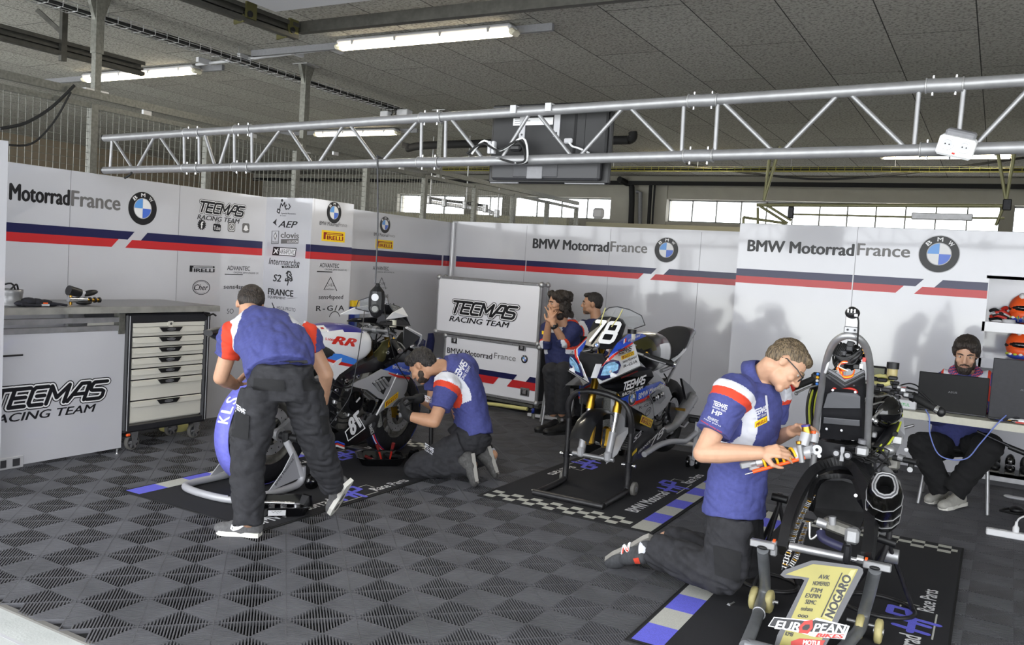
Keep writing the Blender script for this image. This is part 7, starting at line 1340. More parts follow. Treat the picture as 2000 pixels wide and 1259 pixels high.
b.prism([bp(x, y, .0012) for x, y in [(1662, 1113), (1672, 1112), (1625, 1213), (1607, 1203)]], nb*.0008, mat('board_pale', '#b3ac72', .35)); b.build('numeral_face', o)
g = MB(); S_ = lambda tx, x0, y0, x1, y1, hx, hy, m, bd=.02, sh=.2, o_=.003: text(g, tx, bp(x0, y0, o_), bp(x1, y1, o_), bp(hx, hy, o_)-bp(x0, y0, o_), m, bd, sh)
S_('NOGARO', 1626, 1208, 1665, 1125, 1610, 1203, 'ink', .05, .15); g.prism([bp(x, y, .0025) for x, y in [(1644, 1118), (1646, 1118), (1605, 1205), (1603, 1204)]], nb*.0005, 'ink')
for tx, x0, x1, y in (('AVK', 1598, 1620, 1129), ('NOMEFRED', 1587, 1620, 1142), ('F3M', 1583, 1606, 1155), ('EXPIN', 1572, 1603, 1166), ('SEMC', 1572, 1594, 1178), ('exofrance', 1564, 1587, 1191), ('ooo', 1558, 1578, 1204), ('KM8', 1533, 1549, 1240)): S_(tx, x0, y, x1, y+2.5, x0+1.5, y-8, 'ink', .03)
g.prism([bp(x, y, .002) for x, y in [(1500, 1222), (1512, 1204), (1586, 1211), (1596, 1206), (1660, 1222), (1650, 1248), (1590, 1243), (1566, 1236)]], nb*.001, 'white'); g.prism([bp(x, y, .0045) for x, y in [(1503, 1221), (1513, 1206), (1585, 1213), (1592, 1210), (1656, 1223), (1649, 1236), (1565, 1232)]], nb*.0005, 'ink')
S_('EUR', 1513, 1227, 1562, 1232, 1516, 1211, 'white', .03, .2, .006); S_('PEAN', 1587, 1233, 1652, 1236, 1590, 1217, 'white', .03, .2, .006); S_('BIKES', 1593, 1243, 1648, 1246, 1595, 1236, 'red_plastic', .05, .2, .006)
g.prism([bp(x, y, .005) for x, y in [(1562, 1222), (1572, 1212), (1588, 1210), (1588, 1226), (1578, 1237), (1560, 1235)]], nb*.0008, 'red_plastic'); g.prism([bp(x, y, .0065) for x, y in [(1568, 1224), (1574, 1219), (1582, 1219), (1582, 1225), (1577, 1230), (1568, 1229)]], nb*.0005, 'ink')
g.prism([bp(x, y, .002) for x, y in [(1545, 1252), (1562, 1246), (1612, 1250), (1606, 1262), (1545, 1260)]], nb*.001, 'red_plastic'); S_('MOTUL', 1568, 1258, 1604, 1261, 1569, 1249, 'white', .05, .1, .004)
g.build('lettering', o)
# spring damper held by the young man
t = thing('shock_absorber', 'yellow spring shock absorber held in the kneeling young man\'s hands', 'shock absorber', at(1530, 895, 4.0)); DS = 3.93
s0, s1 = at(1452, 908, DS), at(1600, 877, DS-.03); d = nrm(s1-s0); L_ = np.linalg.norm(s1-s0); x, y, d = frame(d, UP); y = -y if y[2] < 0 else y
pt = lambda f: s0+d*L_*f
b = MB(); b.box(pt(.03), (.03, .028, .05), 'aluminium', (np.cross(d, y), y, d), .004); b.cyl(pt(.08), pt(.2), .016, 'aluminium', n=14); b.cyl(pt(.16), pt(.24), .024, 'steel', n=18); b.cyl(pt(.2), pt(.72), .017, 'dark_grey', n=16); b.cyl(pt(.66), pt(.72), .034, 'light_grey', n=20); b.cyl(pt(.72), pt(.86), .028, 'bike_grey', .034, 18); b.box(pt(.92), (.04, .03, .06), 'bike_grey', (np.cross(d, y), y, d), .01); vt = nrm(EYE-pt(.95)); b.cyl(pt(.97)-vt*.02, pt(.97)+vt*.022, .022, 'bike_grey', n=18); b.cyl(pt(.97)+vt*.022, pt(.97)+vt*.024, .016, 'light_grey', n=16); b.cyl(pt(.97)+vt*.024, pt(.97)+vt*.025, .007, 'black_matte', n=12); b.box(pt(.13)-y*.02, (.03, .02, .05), 'aluminium', (np.cross(d, y), y, d), .004); b.build('damper_body', t)
b = MB(); N = 110; b.tube([pt(.22+.45*i/N)+.0305*(math.cos(i/N*6.3*5.5)*x+math.sin(i/N*6.3*5.5)*y) for i in range(N+1)], .0062, 'yellow', 10); b.build('spring', t)
b = MB(); r0 = at(1575, 868, DS-.03); r1 = at(1585, 848, DS-.02); b.cyl(pt(.85), r0, .026, 'bike_grey', n=14); b.cyl(at(1568, 870, DS-.04), at(1575, 846, DS-.03), .024, 'bike_grey', n=18); b.cyl(at(1587, 864, DS-.02), at(1590, 845, DS-.01), .024, 'bike_grey', n=18); b.build('reservoir', t)
b = MB(); b.cyl(at(1576, 846, DS-.02), at(1574, 832, DS-.02), .022, 'brass', .019, 18); b.cyl(at(1574, 832, DS-.02), at(1573.6, 829, DS-.02), .02, 'bike_deep_blue', n=18); b.cyl(at(1589, 846, DS-.03), at(1589, 841, DS-.03), .01, 'orange', n=12); b.build('adjuster_cap', t)
b = MB(); b.cyl(at(1470, 921, DS-.02), at(1572, 893, DS-.05), .009, 'orange', n=12); b.cyl(at(1455, 926, DS-.02), at(1512, 911, DS-.03), .003, 'chrome', n=8); b.cyl(at(1561, 868, DS-.05), at(1566, 902, DS-.05), .014, 'aluminium', n=14); b.cyl(at(1560, 866, DS-.05), at(1559.5, 861, DS-.05), .012, 'brass', n=12); b.build('adjuster_rod', t)
# ================================================================== PEOPLE
from mathutils import noise as mnoise
from mathutils.bvhtree import BVHTree
mat('skin', '#c69a7e', .5, noise=.06, nscale=25); mat('skin_tan', '#bd8f71', .5, noise=.06, nscale=25); mat('lips', '#a87a66', .45); mat('eye_white', '#b8b0a6', .3); mat('eye_dark', '#2a2019', .2)
mat('shirt_blue', '#454a86', .85, noise=.12, nscale=60, bump=.15, bscale=500); mat('shirt_navy', '#242a55', .85, noise=.15, nscale=60); mat('shirt_white', '#d7d8e0', .85); mat('shirt_red', '#d8432a', .85)
mat('trousers', '#27272b', .85, noise=.3, nscale=30, bump=.25, bscale=300); mat('shoe_grey', '#5d5c5d', .8, noise=.2, nscale=80); mat('shoe_dark', '#3f4043', .8, noise=.25, nscale=60); mat('sole_white', '#dcdad2', .6); mat('sole_grey', '#8f8c86', .7)
def hairmat(name, c, c2):
    m = mat(name, c, .55); nt = m.node_tree; tc = nt.nodes.new('ShaderNodeTexCoord'); mp = nt.nodes.new('ShaderNodeMapping'); mp.inputs['Scale'].default_value = (90, 90, 18); n = nt.nodes.new('ShaderNodeTexNoise'); n.inputs['Scale'].default_value = 1.6; n.inputs['Detail'].default_value = 4
    r = nt.nodes.new('ShaderNodeValToRGB'); r.color_ramp.elements[0].position = .35; r.color_ramp.elements[1].position = .68; r.color_ramp.elements[0].color = (*lin(c), 1); r.color_ramp.elements[1].color = (*lin(c2), 1)
    bp = nt.nodes.new('ShaderNodeBump'); bp.inputs['Strength'].default_value = .9; bp.inputs['Distance'].default_value = .012
    L = nt.links.new; L(tc.outputs['Object'], mp.inputs['Vector']); L(mp.outputs['Vector'], n.inputs['Vector']); L(n.outputs['Fac'], r.inputs['Fac']); L(r.outputs['Color'], nt.nodes['Principled BSDF'].inputs['Base Color']); L(n.outputs['Fac'], bp.inputs['Height']); L(bp.outputs['Normal'], nt.nodes['Principled BSDF'].inputs['Normal'])
hairmat('hair_brown', '#3a3025', '#8a775c'); hairmat('hair_dark', '#15110f', '#40352d'); hairmat('hair_black', '#121011', '#3d3733'); hairmat('beard', '#1d1612', '#4a3c30')
class Blob:
    def __init__(s): s.mb = MB()
    def cap(s, p0, r0, p1, r1, n=14):
        p0, p1 = np.asarray(p0, float), np.asarray(p1, float); s.mb.cyl(p0, p1, r0, 'skin', r1, n); s.mb.ell(p0, r0, 'skin', nu=n, nv=8); s.mb.ell(p1, r1, 'skin', nu=n, nv=8); return s
    def chain(s, pts):      # (point, radius) ...
        for (a, ra), (b, rb) in zip(pts[:-1], pts[1:]): s.cap(a, ra, b, rb)
        return s
    def ell(s, c, r, ax=None): s.mb.ell(c, r, 'skin', ax, 20, 14); return s
    def sleeve(s, secs, side, n=24, k=3):  # flat-ended elliptical tube: (point, half width along side, half depth)
        P = [np.asarray(q[0], float) for q in secs]; aa = [q[1] for q in secs]; bb = [q[2] for q in secs]
        if len(P) > 2: P = spl(P, k); t = np.linspace(0, 1, len(P)); t0 = np.linspace(0, 1, len(secs)); aa = np.interp(t, t0, aa); bb = np.interp(t, t0, bb)
        V = []; N = len(P)
        for i in range(N):
            d = nrm(P[min(i+1, N-1)]-P[max(i-1, 0)]); x = nrm(np.asarray(side) - d*np.dot(side, d)); y = np.cross(d, x)
            for j in range(n): an = 2*math.pi*j/n; V.append(P[i] + aa[i]*math.cos(an)*x + bb[i]*math.sin(an)*y)
        s.mb.add(V, [(i*n+j, i*n+(j+1) % n, (i+1)*n+(j+1) % n, (i+1)*n+j) for i in range(N-1) for j in range(n)] + [list(range(n))[::-1], [(N-1)*n+j for j in range(n)]], 'skin'); return s
    def build(s, name, parent, mats, vox=.008, smooth=6, paint=None, fold=0.0, fs=14, fdir=None, seed=0):
        me = bpy.data.meshes.new('tmp'); me.from_pydata(s.mb.v, [], s.mb.f); o = bpy.data.objects.new('tmp', me); COL.objects.link(o)
        r = o.modifiers.new('r', 'REMESH'); r.mode = 'VOXEL'; r.voxel_size = vox; r.use_smooth_shade = True
        if smooth: m = o.modifiers.new('s', 'SMOOTH'); m.iterations = smooth; m.factor = .5
        dg = bpy.context.evaluated_depsgraph_get(); dg.update(); me2 = bpy.data.meshes.new_from_object(o.evaluated_get(dg)); bpy.data.objects.remove(o); bpy.data.meshes.remove(me)
        n = len(me2.vertices); V = np.zeros(n*3); me2.vertices.foreach_get('co', V); V = V.reshape(-1, 3)
        if fold:
            N = np.zeros(n*3); me2.vertex_normals.foreach_get('vector', N); N = N.reshape(-1, 3)
            D = np.array([mnoise.noise(Vector((p[0]*fs+seed, p[1]*fs, p[2]*fs*.55)))*.6 + abs(mnoise.noise(Vector((p[0]*fs*.9+p[2]*fs*1.2+seed+9, p[1]*fs*.9-p[2]*fs*.8, p[2]*fs*.9))))*1.2-.3 for p in V]); V = V + N*(D*fold)[:, None]
        F = [tuple(p.vertices) for p in me2.polygons]; bpy.data.meshes.remove(me2)
        b = MB()
        if paint:
            C = np.array([V[list(f)].mean(0) for f in F]); idx = paint(C); by = {}
            for i, f in zip(idx, F): by.setdefault(mats[i], []).append(f)
            k0 = 0; b.v = [tuple(p) for p in V]; b.n = len(V)
            for mname, fs_ in by.items():
                k = b.mi(mname); b.f += [list(f) for f in fs_]; b.m += [k]*len(fs_); b.sm += [True]*len(fs_)
        else: b.add(V, F, mats, True)
        ob = b.build(name, parent); s.V, s.F = V, F; s.bvh = BVHTree.FromPolygons([tuple(p) for p in V], F); return ob
    def hit(s, p, d, off=.002):
        p = np.asarray(p, float); d = nrm(d); r = s.bvh.ray_cast(Vector(p - d*.5), Vector(d), 1.2)
        return np.array(r[0]) - d*off if r[0] is not None else p
    def patch(s, mb, corners, d, m, n=8, off=.004):      # cloth patch laid on the surface
        a, b_, c, e = [np.asarray(q, float) for q in corners]; V = []
        for i in range(n+1):
            for j in range(n+1): u, v = i/n, j/n; V.append(s.hit((a*(1-u)+b_*u)*(1-v)+(e*(1-u)+c*u)*v, d, off))
        mb.add(V, [(i*(n+1)+j, (i+1)*(n+1)+j, (i+1)*(n+1)+j+1, i*(n+1)+j+1) for i in range(n) for j in range(n)], m, True)
    def text(s, mb, t, p0, p1, hv, m, d, bold=.02, sh=.2, off=.003): text(mb, t, p0, p1, hv, m, bold, sh, surf=lambda x, y, z: s.hit((x, y, z), d, off))
    def logo(s, mb, p0, p1, hv, m, d): team_logo(mb, p0, p1, hv, -nrm(d), False, m, second=True, surf=lambda x, y, z, o=0: s.hit((x, y, z), d, .003))
def hand(B, wrist, d, n, side, curl=.6, sc=1.0, thumb=.6, spread=.12, curls=None):
    """d: pointing direction, n: palm normal, side +1 thumb on the d x n side"""
    d = nrm(d); n = nrm(n - d*np.dot(n, d)); x = np.cross(d, n)*side; w = np.asarray(wrist, float)
    kn = [w + d*.092*sc + x*.030*sc, w + d*.096*sc + x*.010*sc, w + d*.091*sc - x*.010*sc, w + d*.082*sc - x*.028*sc]
    for k in kn: B.cap(w + (k-w)*.12, .016*sc, k, .0115*sc, 10)
    B.ell(w + d*.05*sc, (.037*sc, .05*sc, .0145*sc), (x, d, n))
    for i, k in enumerate(kn):
        L_ = (.043, .048, .044, .034)[i]*sc; r = (.0088, .0092, .0088, .0078)[i]*sc; dd = nrm(d + x*spread*(1.5-i)/1.5*.8); cu = curls[i] if curls else curl; p = k
        for j, f in enumerate((1.0, .68, .55)):
            a = cu*(.75, 1.05, .75)[j]; dd = nrm(dd*math.cos(a) + n*math.sin(a)); q = p + dd*L_*f; B.cap(p, r*(1-.06*j), q, r*(.93-.06*j), 8); p = q
            n_ = nrm(n - dd*np.dot(n, dd)); 
            if np.dot(n, dd) > .97: break
    p = w + d*.025*sc + x*.028*sc; q = p + (d*.5 + x*.62 + n*thumb*.6)*.052*sc; B.cap(w + d*.018*sc + x*.012*sc, .018*sc, q, .0125*sc, 10); e = q + nrm(d*.8 + x*.1 + n*thumb)*.036*sc; B.cap(q, .011*sc, e, .0095*sc, 8); B.cap(e, .0095*sc, e + nrm(d*.9 - x*.15 + n*thumb)*.022*sc, .0078*sc, 8)
def head(B, c, f, u, sc=1.0, neck=None, jaw=1.0):
    f = nrm(f); u = nrm(u - f*np.dot(u, f)); r = np.cross(f, u); ax = (r, f, u); c = np.asarray(c, float); k = sc
    P = lambda a, b, d: c + r*a*k + f*b*k + u*d*k
    B.ell(P(0, -.012, .028), (.074*k, .097*k, .088*k), ax); B.ell(P(0, .035, .0), (.064*k, .055*k, .075*k), ax); B.ell(P(0, .028, -.055), (.056*k*jaw, .062*k, .055*k), ax); B.ell(P(0, .068, -.098), (.028*k, .022*k, .019*k), ax)
    B.cap(P(0, .088, .012), .010*k, P(0, .108, -.028), .0125*k, 10); B.ell(P(.011, .098, -.033), (.009*k, .011*k, .008*k), ax); B.ell(P(-.011, .098, -.033), (.009*k, .011*k, .008*k), ax)
    B.ell(P(0, .078, .024), (.05*k, .016*k, .012*k), ax); B.ell(P(0, .083, -.060), (.023*k, .012*k, .006*k), ax); B.ell(P(0, .081, -.073), (.019*k, .012*k, .007*k), ax)
    for s in (1, -1): B.ell(P(.074*s, -.012, -.008), (.009*k, .021*k, .031*k), (nrm(r+f*.35*s), nrm(f-r*.35*s), u)); B.ell(P(.042*s, .062, -.03), (.02*k, .022*k, .022*k), ax)
    if neck is not None: B.chain([(P(0, -.035, -.05), .056*k), (np.asarray(neck, float), .06*k)])
    return P, ax
def face_bits(t, P, ax, hair, k=1.0, brow=1):
    b = MB()
    for s in (1, -1): b.ell(P(.031*s, .0765, .002), (.0125*k, .009*k, .007*k), 'eye_white', ax, 12, 8)
    b.build('eyes', t); b = MB()
    for s in (1, -1): b.ell(P(.031*s, .0825, .0015), (.0058*k, .004*k, .0056*k), 'eye_dark', ax, 10, 6)
    b.build('iris', t); b = MB()
    for s in (1, -1): b.tube([P(.012*s, .093, .021), P(.032*s, .090, .027), P(.052*s, .074, .020)], [.0045*k, .0055*k, .003*k], hair, 6, spline=4)
    b.build('eyebrows', t); b = MB(); b.ell(P(0, .0905, -.0615), (.0215*k, .007*k, .0045*k), 'lips', ax, 12, 6); b.ell(P(0, .0885, -.072), (.018*k, .007*k, .005*k), 'lips', ax, 12, 6); b.build('mouth', t)
def shoe(t, heel, toe, up, m, sole, width=.05, tongue=None, h=.085):
    """trainer from heel to toe with the sole facing -up"""
    heel, toe = np.asarray(heel, float), np.asarray(toe, float); d = nrm(toe-heel); L_ = np.linalg.norm(toe-heel); u = nrm(np.asarray(up, float) - d*np.dot(up, d)); x = np.cross(d, u); ax = (x, d, u); p = lambda a, b_, c: heel + x*a + d*b_*L_ + u*c
    B = Blob(); B.ell(p(0, .16, .05), (.040, .055, .05), ax); B.ell(p(0, .45, .04), (.043, .10, .045), ax); B.ell(p(0, .75, .032), (.047, .08, .036), ax); B.ell(p(0, .88, .028), (.042, .045, .028), ax); B.cap(p(0, .17, .05), .042, p(0, .2, h), .041); B.cap(p(0, .2, h), .04, p(0, .55, .055), .028)
    o = B.build('shoe', t, m, .006, 3); b = MB(); out = [(-.034, .0), (-.04, .1), (-.036, .4), (-.048, .72), (-.04, .92), (-.015, 1.0), (.015, 1.0), (.04, .92), (.048, .72), (.036, .4), (.04, .1), (.034, 0)]
    b.prism([p(a, b_*1.0, 0) for a, b_ in out], u*.026, sole); b.build('sole', o); b = MB()
    for k in range(5): q = .40+.075*k; b.tube([p(-.03, q, .060-.012*k*.5), p(0, q+.01, .082-.006*k), p(.03, q, .060-.012*k*.5)], .0035, 'light_grey', 6)
    b.build('laces', o); return o, p, ax, B
def rings(C, S, r):      # raglan colours around a shoulder centre
    return np.linalg.norm(C-S, axis=1)
def person(label, base): return thing('person', label, 'person', base)

# ---- bending mechanic at the rear wheel of the white motorcycle
t = person('man in blue team shirt and black trousers bending over the rear wheel, back to us', (-3.5, 3.65, 0))
a_ = at
hipL, hipR = a_(508, 768, 4.72), a_(588, 762, 4.80); knL, knR = a_(484, 888, 4.66), a_(624, 875, 4.92); anL = G(487, 1046, .085); anL = a_(486, 1016, 4.62); anR = a_(651, 950, 5.06)
pel = (hipL+hipR)/2 + A(0, 0, .05); chest = a_(525, 660, 5.0); neck = a_(497, 618, 5.16); shL, shR = a_(457, 653, 5.12), a_(597, 655, 5.16); hc = a_(488, 597, 5.27)
elL, elR = a_(431, 737, 5.15), a_(637, 731, 5.2); wrL, wrR = a_(459, 752, 5.33), a_(631, 785, 5.3); side = nrm(shR-shL)
hf = nrm(A(-.55, .5, -.65)); hu = nrm(A(-.45, .62, .55))
B = Blob(); P, ax = head(B, hc, hf, hu, .98, neck-nrm(neck-hc)*-.02)
B.sleeve([(pel, .11, .07), (chest, .13, .08), (neck, .06, .06)], side); B.chain([(shL, .055), (elL, .045), (wrL, .032)]); B.chain([(shR, .055), (elR, .045), (wrR, .032)])
B.chain([(elL+(wrL-elL)*.1, .044), (elL+(wrL-elL)*.4, .046), (wrL, .032)]); B.chain([(hipL, .06), (knL, .055), (anL, .04)]); B.chain([(hipR, .06), (knR, .055), (anR, .04)])
hand(B, wrL, nrm(A(.1, .5, .5)), nrm(A(.6, .4, -.3)), 1, 1.2, .98); hand(B, wrR, nrm(A(-.5, .6, -.5)), nrm(A(-.6, -.2, .3)), -1, .8, .98)
B.build('body', t, 'skin', .0065, 4)
H = Blob(); H.ell(P(0, -.022, .040), (.082, .098, .088), ax); H.ell(P(0, -.06, -.0), (.072, .058, .062), ax); H.build('hair', t, 'hair_dark', .006, 2, fold=.003, fs=60)
S_ = Blob(); wst = pel + A(0, 0, .06); hem = a_(545, 726, 4.76)
S_.sleeve([(hem, .185, .135), (a_(538, 690, 4.86), .185, .13), (chest, .205, .125), (a_(505, 632, 5.1), .17, .10), (neck+nrm(neck-chest)*.02, .075, .065)], side)
S_.sleeve([(a_(500, 738, 4.78), .06, .05), (a_(512, 700, 4.84), .08, .07), (a_(520, 670, 4.95), .12, .1)], side); S_.sleeve([(a_(592, 722, 4.86), .05, .05), (a_(585, 690, 4.9), .09, .08), (a_(560, 660, 5.0), .12, .1)], side)
S_.sleeve([(shL+side*.05+A(0, 0, .0), .095, .085), (shL, .09, .085), (shL+(elL-shL)*.42, .075, .072), (shL+(elL-shL)*.52, .077, .074)], side); S_.sleeve([(shR-side*.05, .095, .085), (shR, .085, .08), (shR+(elR-shR)*.35, .072, .07), (shR+(elR-shR)*.45, .074, .072)], side)
SL = shL + (elL-shL)*.28; SR = shR + (elR-shR)*.28
def pnt(C):
    i = np.zeros(len(C), int)
    for S0, sg in ((SL, -1), (SR, 1)):
        d = np.linalg.norm(C-S0, axis=1); ld = (C-S0)@(side*sg); i[(d < .235) & (d >= .155)] = 1; i[(d < .155)] = 2; i[(d < .155) & (ld > .035)] = 0
    low = (C-chest)@nrm(neck-chest) < -.06; i[low & (i == 1)] = 0; return i
S_.build('shirt', t, ['shirt_blue', 'shirt_white', 'shirt_red'], .007, 5, pnt, .010, 16, seed=2)
T = Blob(); lat = side; T.sleeve([(pel+A(0, 0, .105), .165, .112), (pel, .185, .13), (pel-A(0, 0, .09), .18, .13)], lat); 
T.sleeve([(hipL+A(0, 0, .02), .105, .12), (hipL+(knL-hipL)*.5, .112, .11), (knL, .095, .095), (knL+(anL-knL)*.5, .09, .09), (anL+(anL-knL)*.06, .082, .09)], lat); T.sleeve([(hipR+A(0, 0, .02), .105, .12), (hipR+(knR-hipR)*.5, .108, .108), (knR, .092, .095), (knR+(anR-knR)*.5, .085, .085), (anR, .078, .08)], lat)
tro = T.build('trousers', t, 'trousers', .008, 5, fold=.015, fs=15, seed=1)
view = lambda x, y: nrm(ray(x, y)); q = lambda x, y, D=4.7: a_(x, y, D)
def pk(o, T_, pts, m, nm, off=.006, D=4.7): b = MB(); T_.patch(b, [a_(x, y, D) for x, y in pts], view(*pts[0]), m, 8, off); return b.build(nm, o)
pk(tro, T, [(496, 738), (554, 742), (556, 764), (494, 760)], mat('trousers_dark', '#1b1b1d', .9), 'pocket_flap', .01); pk(tro, T, [(590, 742), (622, 738), (628, 760), (594, 764)], 'trousers_dark', 'pocket_flap', .01); pk(tro, T, [(458, 800), (486, 812), (484, 858), (452, 850)], 'trousers_dark', 'cargo_pocket', .012); pk(tro, T, [(625, 812), (640, 812), (644, 848), (630, 850)], 'trousers_dark', 'cargo_pocket', .012)
b = MB(); T.logo(b, a_(460, 797, 4.6), a_(479, 810, 4.6), UP*.024, 'shirt_white', view(468, 803)); b.build('lettering', tro)
b = MB(); T.patch(b, [a_(x, y, 4.7) for x, y in ((520, 706), (600, 703), (602, 710), (518, 714))], view(550, 712), 'black_matte', 12, .004); b.build('belt', tro)
o, p, ax2, Bs = shoe(t, G(508, 1047), G(424, 1040), UP, 'shoe_grey', 'sole_white'); b = MB(); b.prism([a_(x, y, 4.42) for x, y in ((450, 1033), (457, 1020), (459, 1030), (482, 1024), (462, 1036))], A(0, .003, 0), 'white')
V = [Bs.hit(a_(x, y, 4.6), view(460, 1030), .003) for x, y in ((449, 1032), (452, 1024), (457, 1020), (457, 1028), (466, 1028), (483, 1023), (466, 1034), (455, 1037))]; b = MB(); b.add(V, [list(range(8))], 'white'); b.build('shoe_mark', o)
hl = a_(684, 944, 5.04); to = G(650, 1004, .005); o, p, ax2, Bs = shoe(t, hl, to, nrm(A(-.75, -.15, .35)), 'shoe_grey', 'sole_white')
# ---- kneeling mechanic at the front wheel
t = person('bearded man in blue team shirt kneeling at the front wheel of the white motorcycle', (-3.4, 5.3, 0))
hip1, hip2 = a_(905, 868, 6.22), a_(930, 846, 6.42); kn1 = G(806, 926, .09); kn1 = a_(812, 912, 6.24); kn2 = a_(840, 905, 6.5); an1, an2 = a_(922, 908, 6.15), a_(962, 888, 6.35)
neck = a_(862, 716, 6.3); hc = a_(824, 714, 6.26); sh1, sh2_ = a_(874, 755, 6.17), a_(850, 722, 6.5); el1, wr1 = a_(848, 823, 6.05), a_(797, 812, 6.12); el2, wr2 = a_(845, 790, 6.5), a_(822, 778, 6.4)
sp = (hip1+hip2)/2; chest = a_(888, 765, 6.33); side = nrm(sh1-sh2_); hf = nrm(A(-.72, -.1, -.68)); hu = nrm(A(-.62, .02, .72))
B = Blob(); P, ax = head(B, hc, hf, hu, 1.0, neck)
B.sleeve([(sp, .09, .07), (chest, .11, .07), (neck, .06, .06)], side); B.chain([(sh1, .055), (el1, .045), (wr1, .032)]); B.chain([(el1, .046), (el1+(wr1-el1)*.35, .048), (wr1, .033)]); B.chain([(sh2_, .055), (el2, .045), (wr2, .033)]); B.chain([(hip1, .06), (kn1, .055), (an1, .04)]); B.chain([(hip2, .06), (kn2, .055), (an2, .04)])
B.build('body', t, 'skin_tan', .0065, 4); face_bits(t, P, ax, 'hair_black')
GL = Blob(); hand(GL, wr1, nrm(a_(778, 788, 6.22)-wr1), nrm(A(-.5, .6, .4)), 1, .55, 1.12); GL.cap(wr1, .036, wr1+(a_(778, 788, 6.22)-wr1)*.2, .036); GL.build('glove', t, mat('black_glove', '#1a1a1c', .8, noise=.3, nscale=60), .005, 3)
GL = Blob(); hand(GL, wr2, nrm(a_(788, 776, 6.38)-wr2), nrm(A(-.3, -.4, -.7)), -1, .5, 1.12); GL.cap(wr2, .036, wr2+(a_(788, 776, 6.38)-wr2)*.2, .036); GL.build('glove', t, 'black_glove', .005, 3)
b = MB(); d = nrm(wr1-el1); b.torus(wr1-d*.02, d, .036, .007, 'rubber', 24, 8, 2.0); b.build('wristband', t)
H = Blob(); H.ell(P(0, -.022, .042), (.084, .1, .088), ax); H.ell(P(0, -.06, .0), (.074, .06, .07), ax); H.ell(P(0, .045, .088), (.06, .055, .04), ax); H.build('hair', t, 'hair_black', .006, 2, fold=.008, fs=45)
H = Blob(); H.ell(P(0, .044, -.085), (.050, .048, .030), ax); H.ell(P(.048, .02, -.06), (.010, .028, .03), ax); H.ell(P(-.048, .02, -.06), (.010, .028, .03), ax); H.build('beard', t, 'beard', .005, 2, fold=.002, fs=80)
S_ = Blob(); S_.sleeve([(a_(928, 852, 6.3), .16, .135), (a_(920, 810, 6.33), .165, .13), (a_(908, 766, 6.36), .195, .145), (a_(893, 728, 6.36), .185, .135), (a_(866, 714, 6.32), .085, .08)], side); S_.ell(a_(902, 722, 6.42), (.13, .13, .13))
S_.sleeve([(sh1-side*.06, .1, .1), (sh1, .098, .1), (sh1+(el1-sh1)*.5, .08, .08), (sh1+(el1-sh1)*.64, .08, .08)], A(0, 1, 0)); S_.sleeve([(sh2_+side*.06, .09, .09), (sh2_, .09, .09), (sh2_+(el2-sh2_)*.6, .075, .075)], A(0, 1, 0))
SL = sh1+(el1-sh1)*.42; SR = sh2_+(el2-sh2_)*.4
def pnt(C):
    i = np.zeros(len(C), int); ad = nrm(el1-sh1)
    d = np.linalg.norm(C-SL, axis=1); i[(d < .215)] = 1; i[d < .155] = 2; i[d < .118] = 0; i[((C-SL)@ad > .02) & (d < .14)] = 0; i[(i == 1) & ((C-SL)@nrm(neck-sp) < -.075)] = 0
    d = np.linalg.norm(C-SR, axis=1); i[(d < .2)] = 1; i[d < .14] = 2; i[d < .11] = 0; return i
S_.build('shirt', t, ['shirt_blue', 'shirt_white', 'shirt_red'], .007, 5, pnt, .010, 15, seed=5); vw = view(900, 760)
b = MB(); S_.logo(b, a_(893, 744, 6.2), a_(914, 707, 6.2), a_(883, 738, 6.2)-a_(893, 744, 6.2), 'shirt_white', vw); S_.text(b, 'TECMAS', a_(829, 777, 6.0), a_(843, 780, 6.0), UP*.02, 'shirt_white', vw); S_.text(b, 'PARTS', a_(830, 784, 6.0), a_(842, 787, 6.0), UP*.02, 'shirt_white', vw); b.build('lettering', t)
T = Blob(); T.sleeve([(a_(938, 832, 6.33), .15, .125), (sp+A(0, 0, .02), .17, .15), (sp+(kn1-sp)*.2, .16, .13)], side); T.sleeve([(hip1, .1, .115), (hip1+(kn1-hip1)*.5, .098, .1), (kn1+(kn1-hip1)*.05, .088, .088)], side); T.sleeve([(hip2, .1, .115), (hip2+(kn2-hip2)*.5, .095, .1), (kn2, .085, .085)], side)
T.ell(kn1, (.085, .085, .085)); T.ell(kn2, (.08, .08, .08)); T.sleeve([(kn1, .08, .085), (kn1+(an1-kn1)*.5, .085, .08), (an1+(an1-kn1)*.02, .078, .075)], side); T.sleeve([(kn2, .08, .08), (kn2+(an2-kn2)*.5, .08, .075), (an2, .072, .07)], side)
tro = T.build('trousers', t, 'trousers', .008, 5, fold=.015, fs=15, seed=8); b = MB(); T.logo(b, a_(829, 872, 6.1), a_(847, 884, 6.1), UP*.028, 'shirt_white', view(838, 877)); b.build('lettering', tro)
for (h_, t_, D) in (((927, 884), (935, 943), 6.12), ((958, 870), (975, 925), 6.32)):
    he = a_(*h_, D); o, p, ax2, Bs = shoe(t, he, a_(*t_, D-.02), nrm(A(-.78, -.5, .1)), mat('shoe_worn', '#4b4a49', .7, noise=.35, nscale=70), 'sole_grey')
b = MB(); b.cyl(an1-nrm(an1-kn1)*.04, an1+nrm(an1-kn1)*.015, .05, 'shirt_white', n=14); b.build('sock', t); b = MB(); b.cyl(an2-nrm(an2-kn2)*.04, an2+nrm(an2-kn2)*.015, .05, 'shirt_white', n=14); b.build('sock', t)
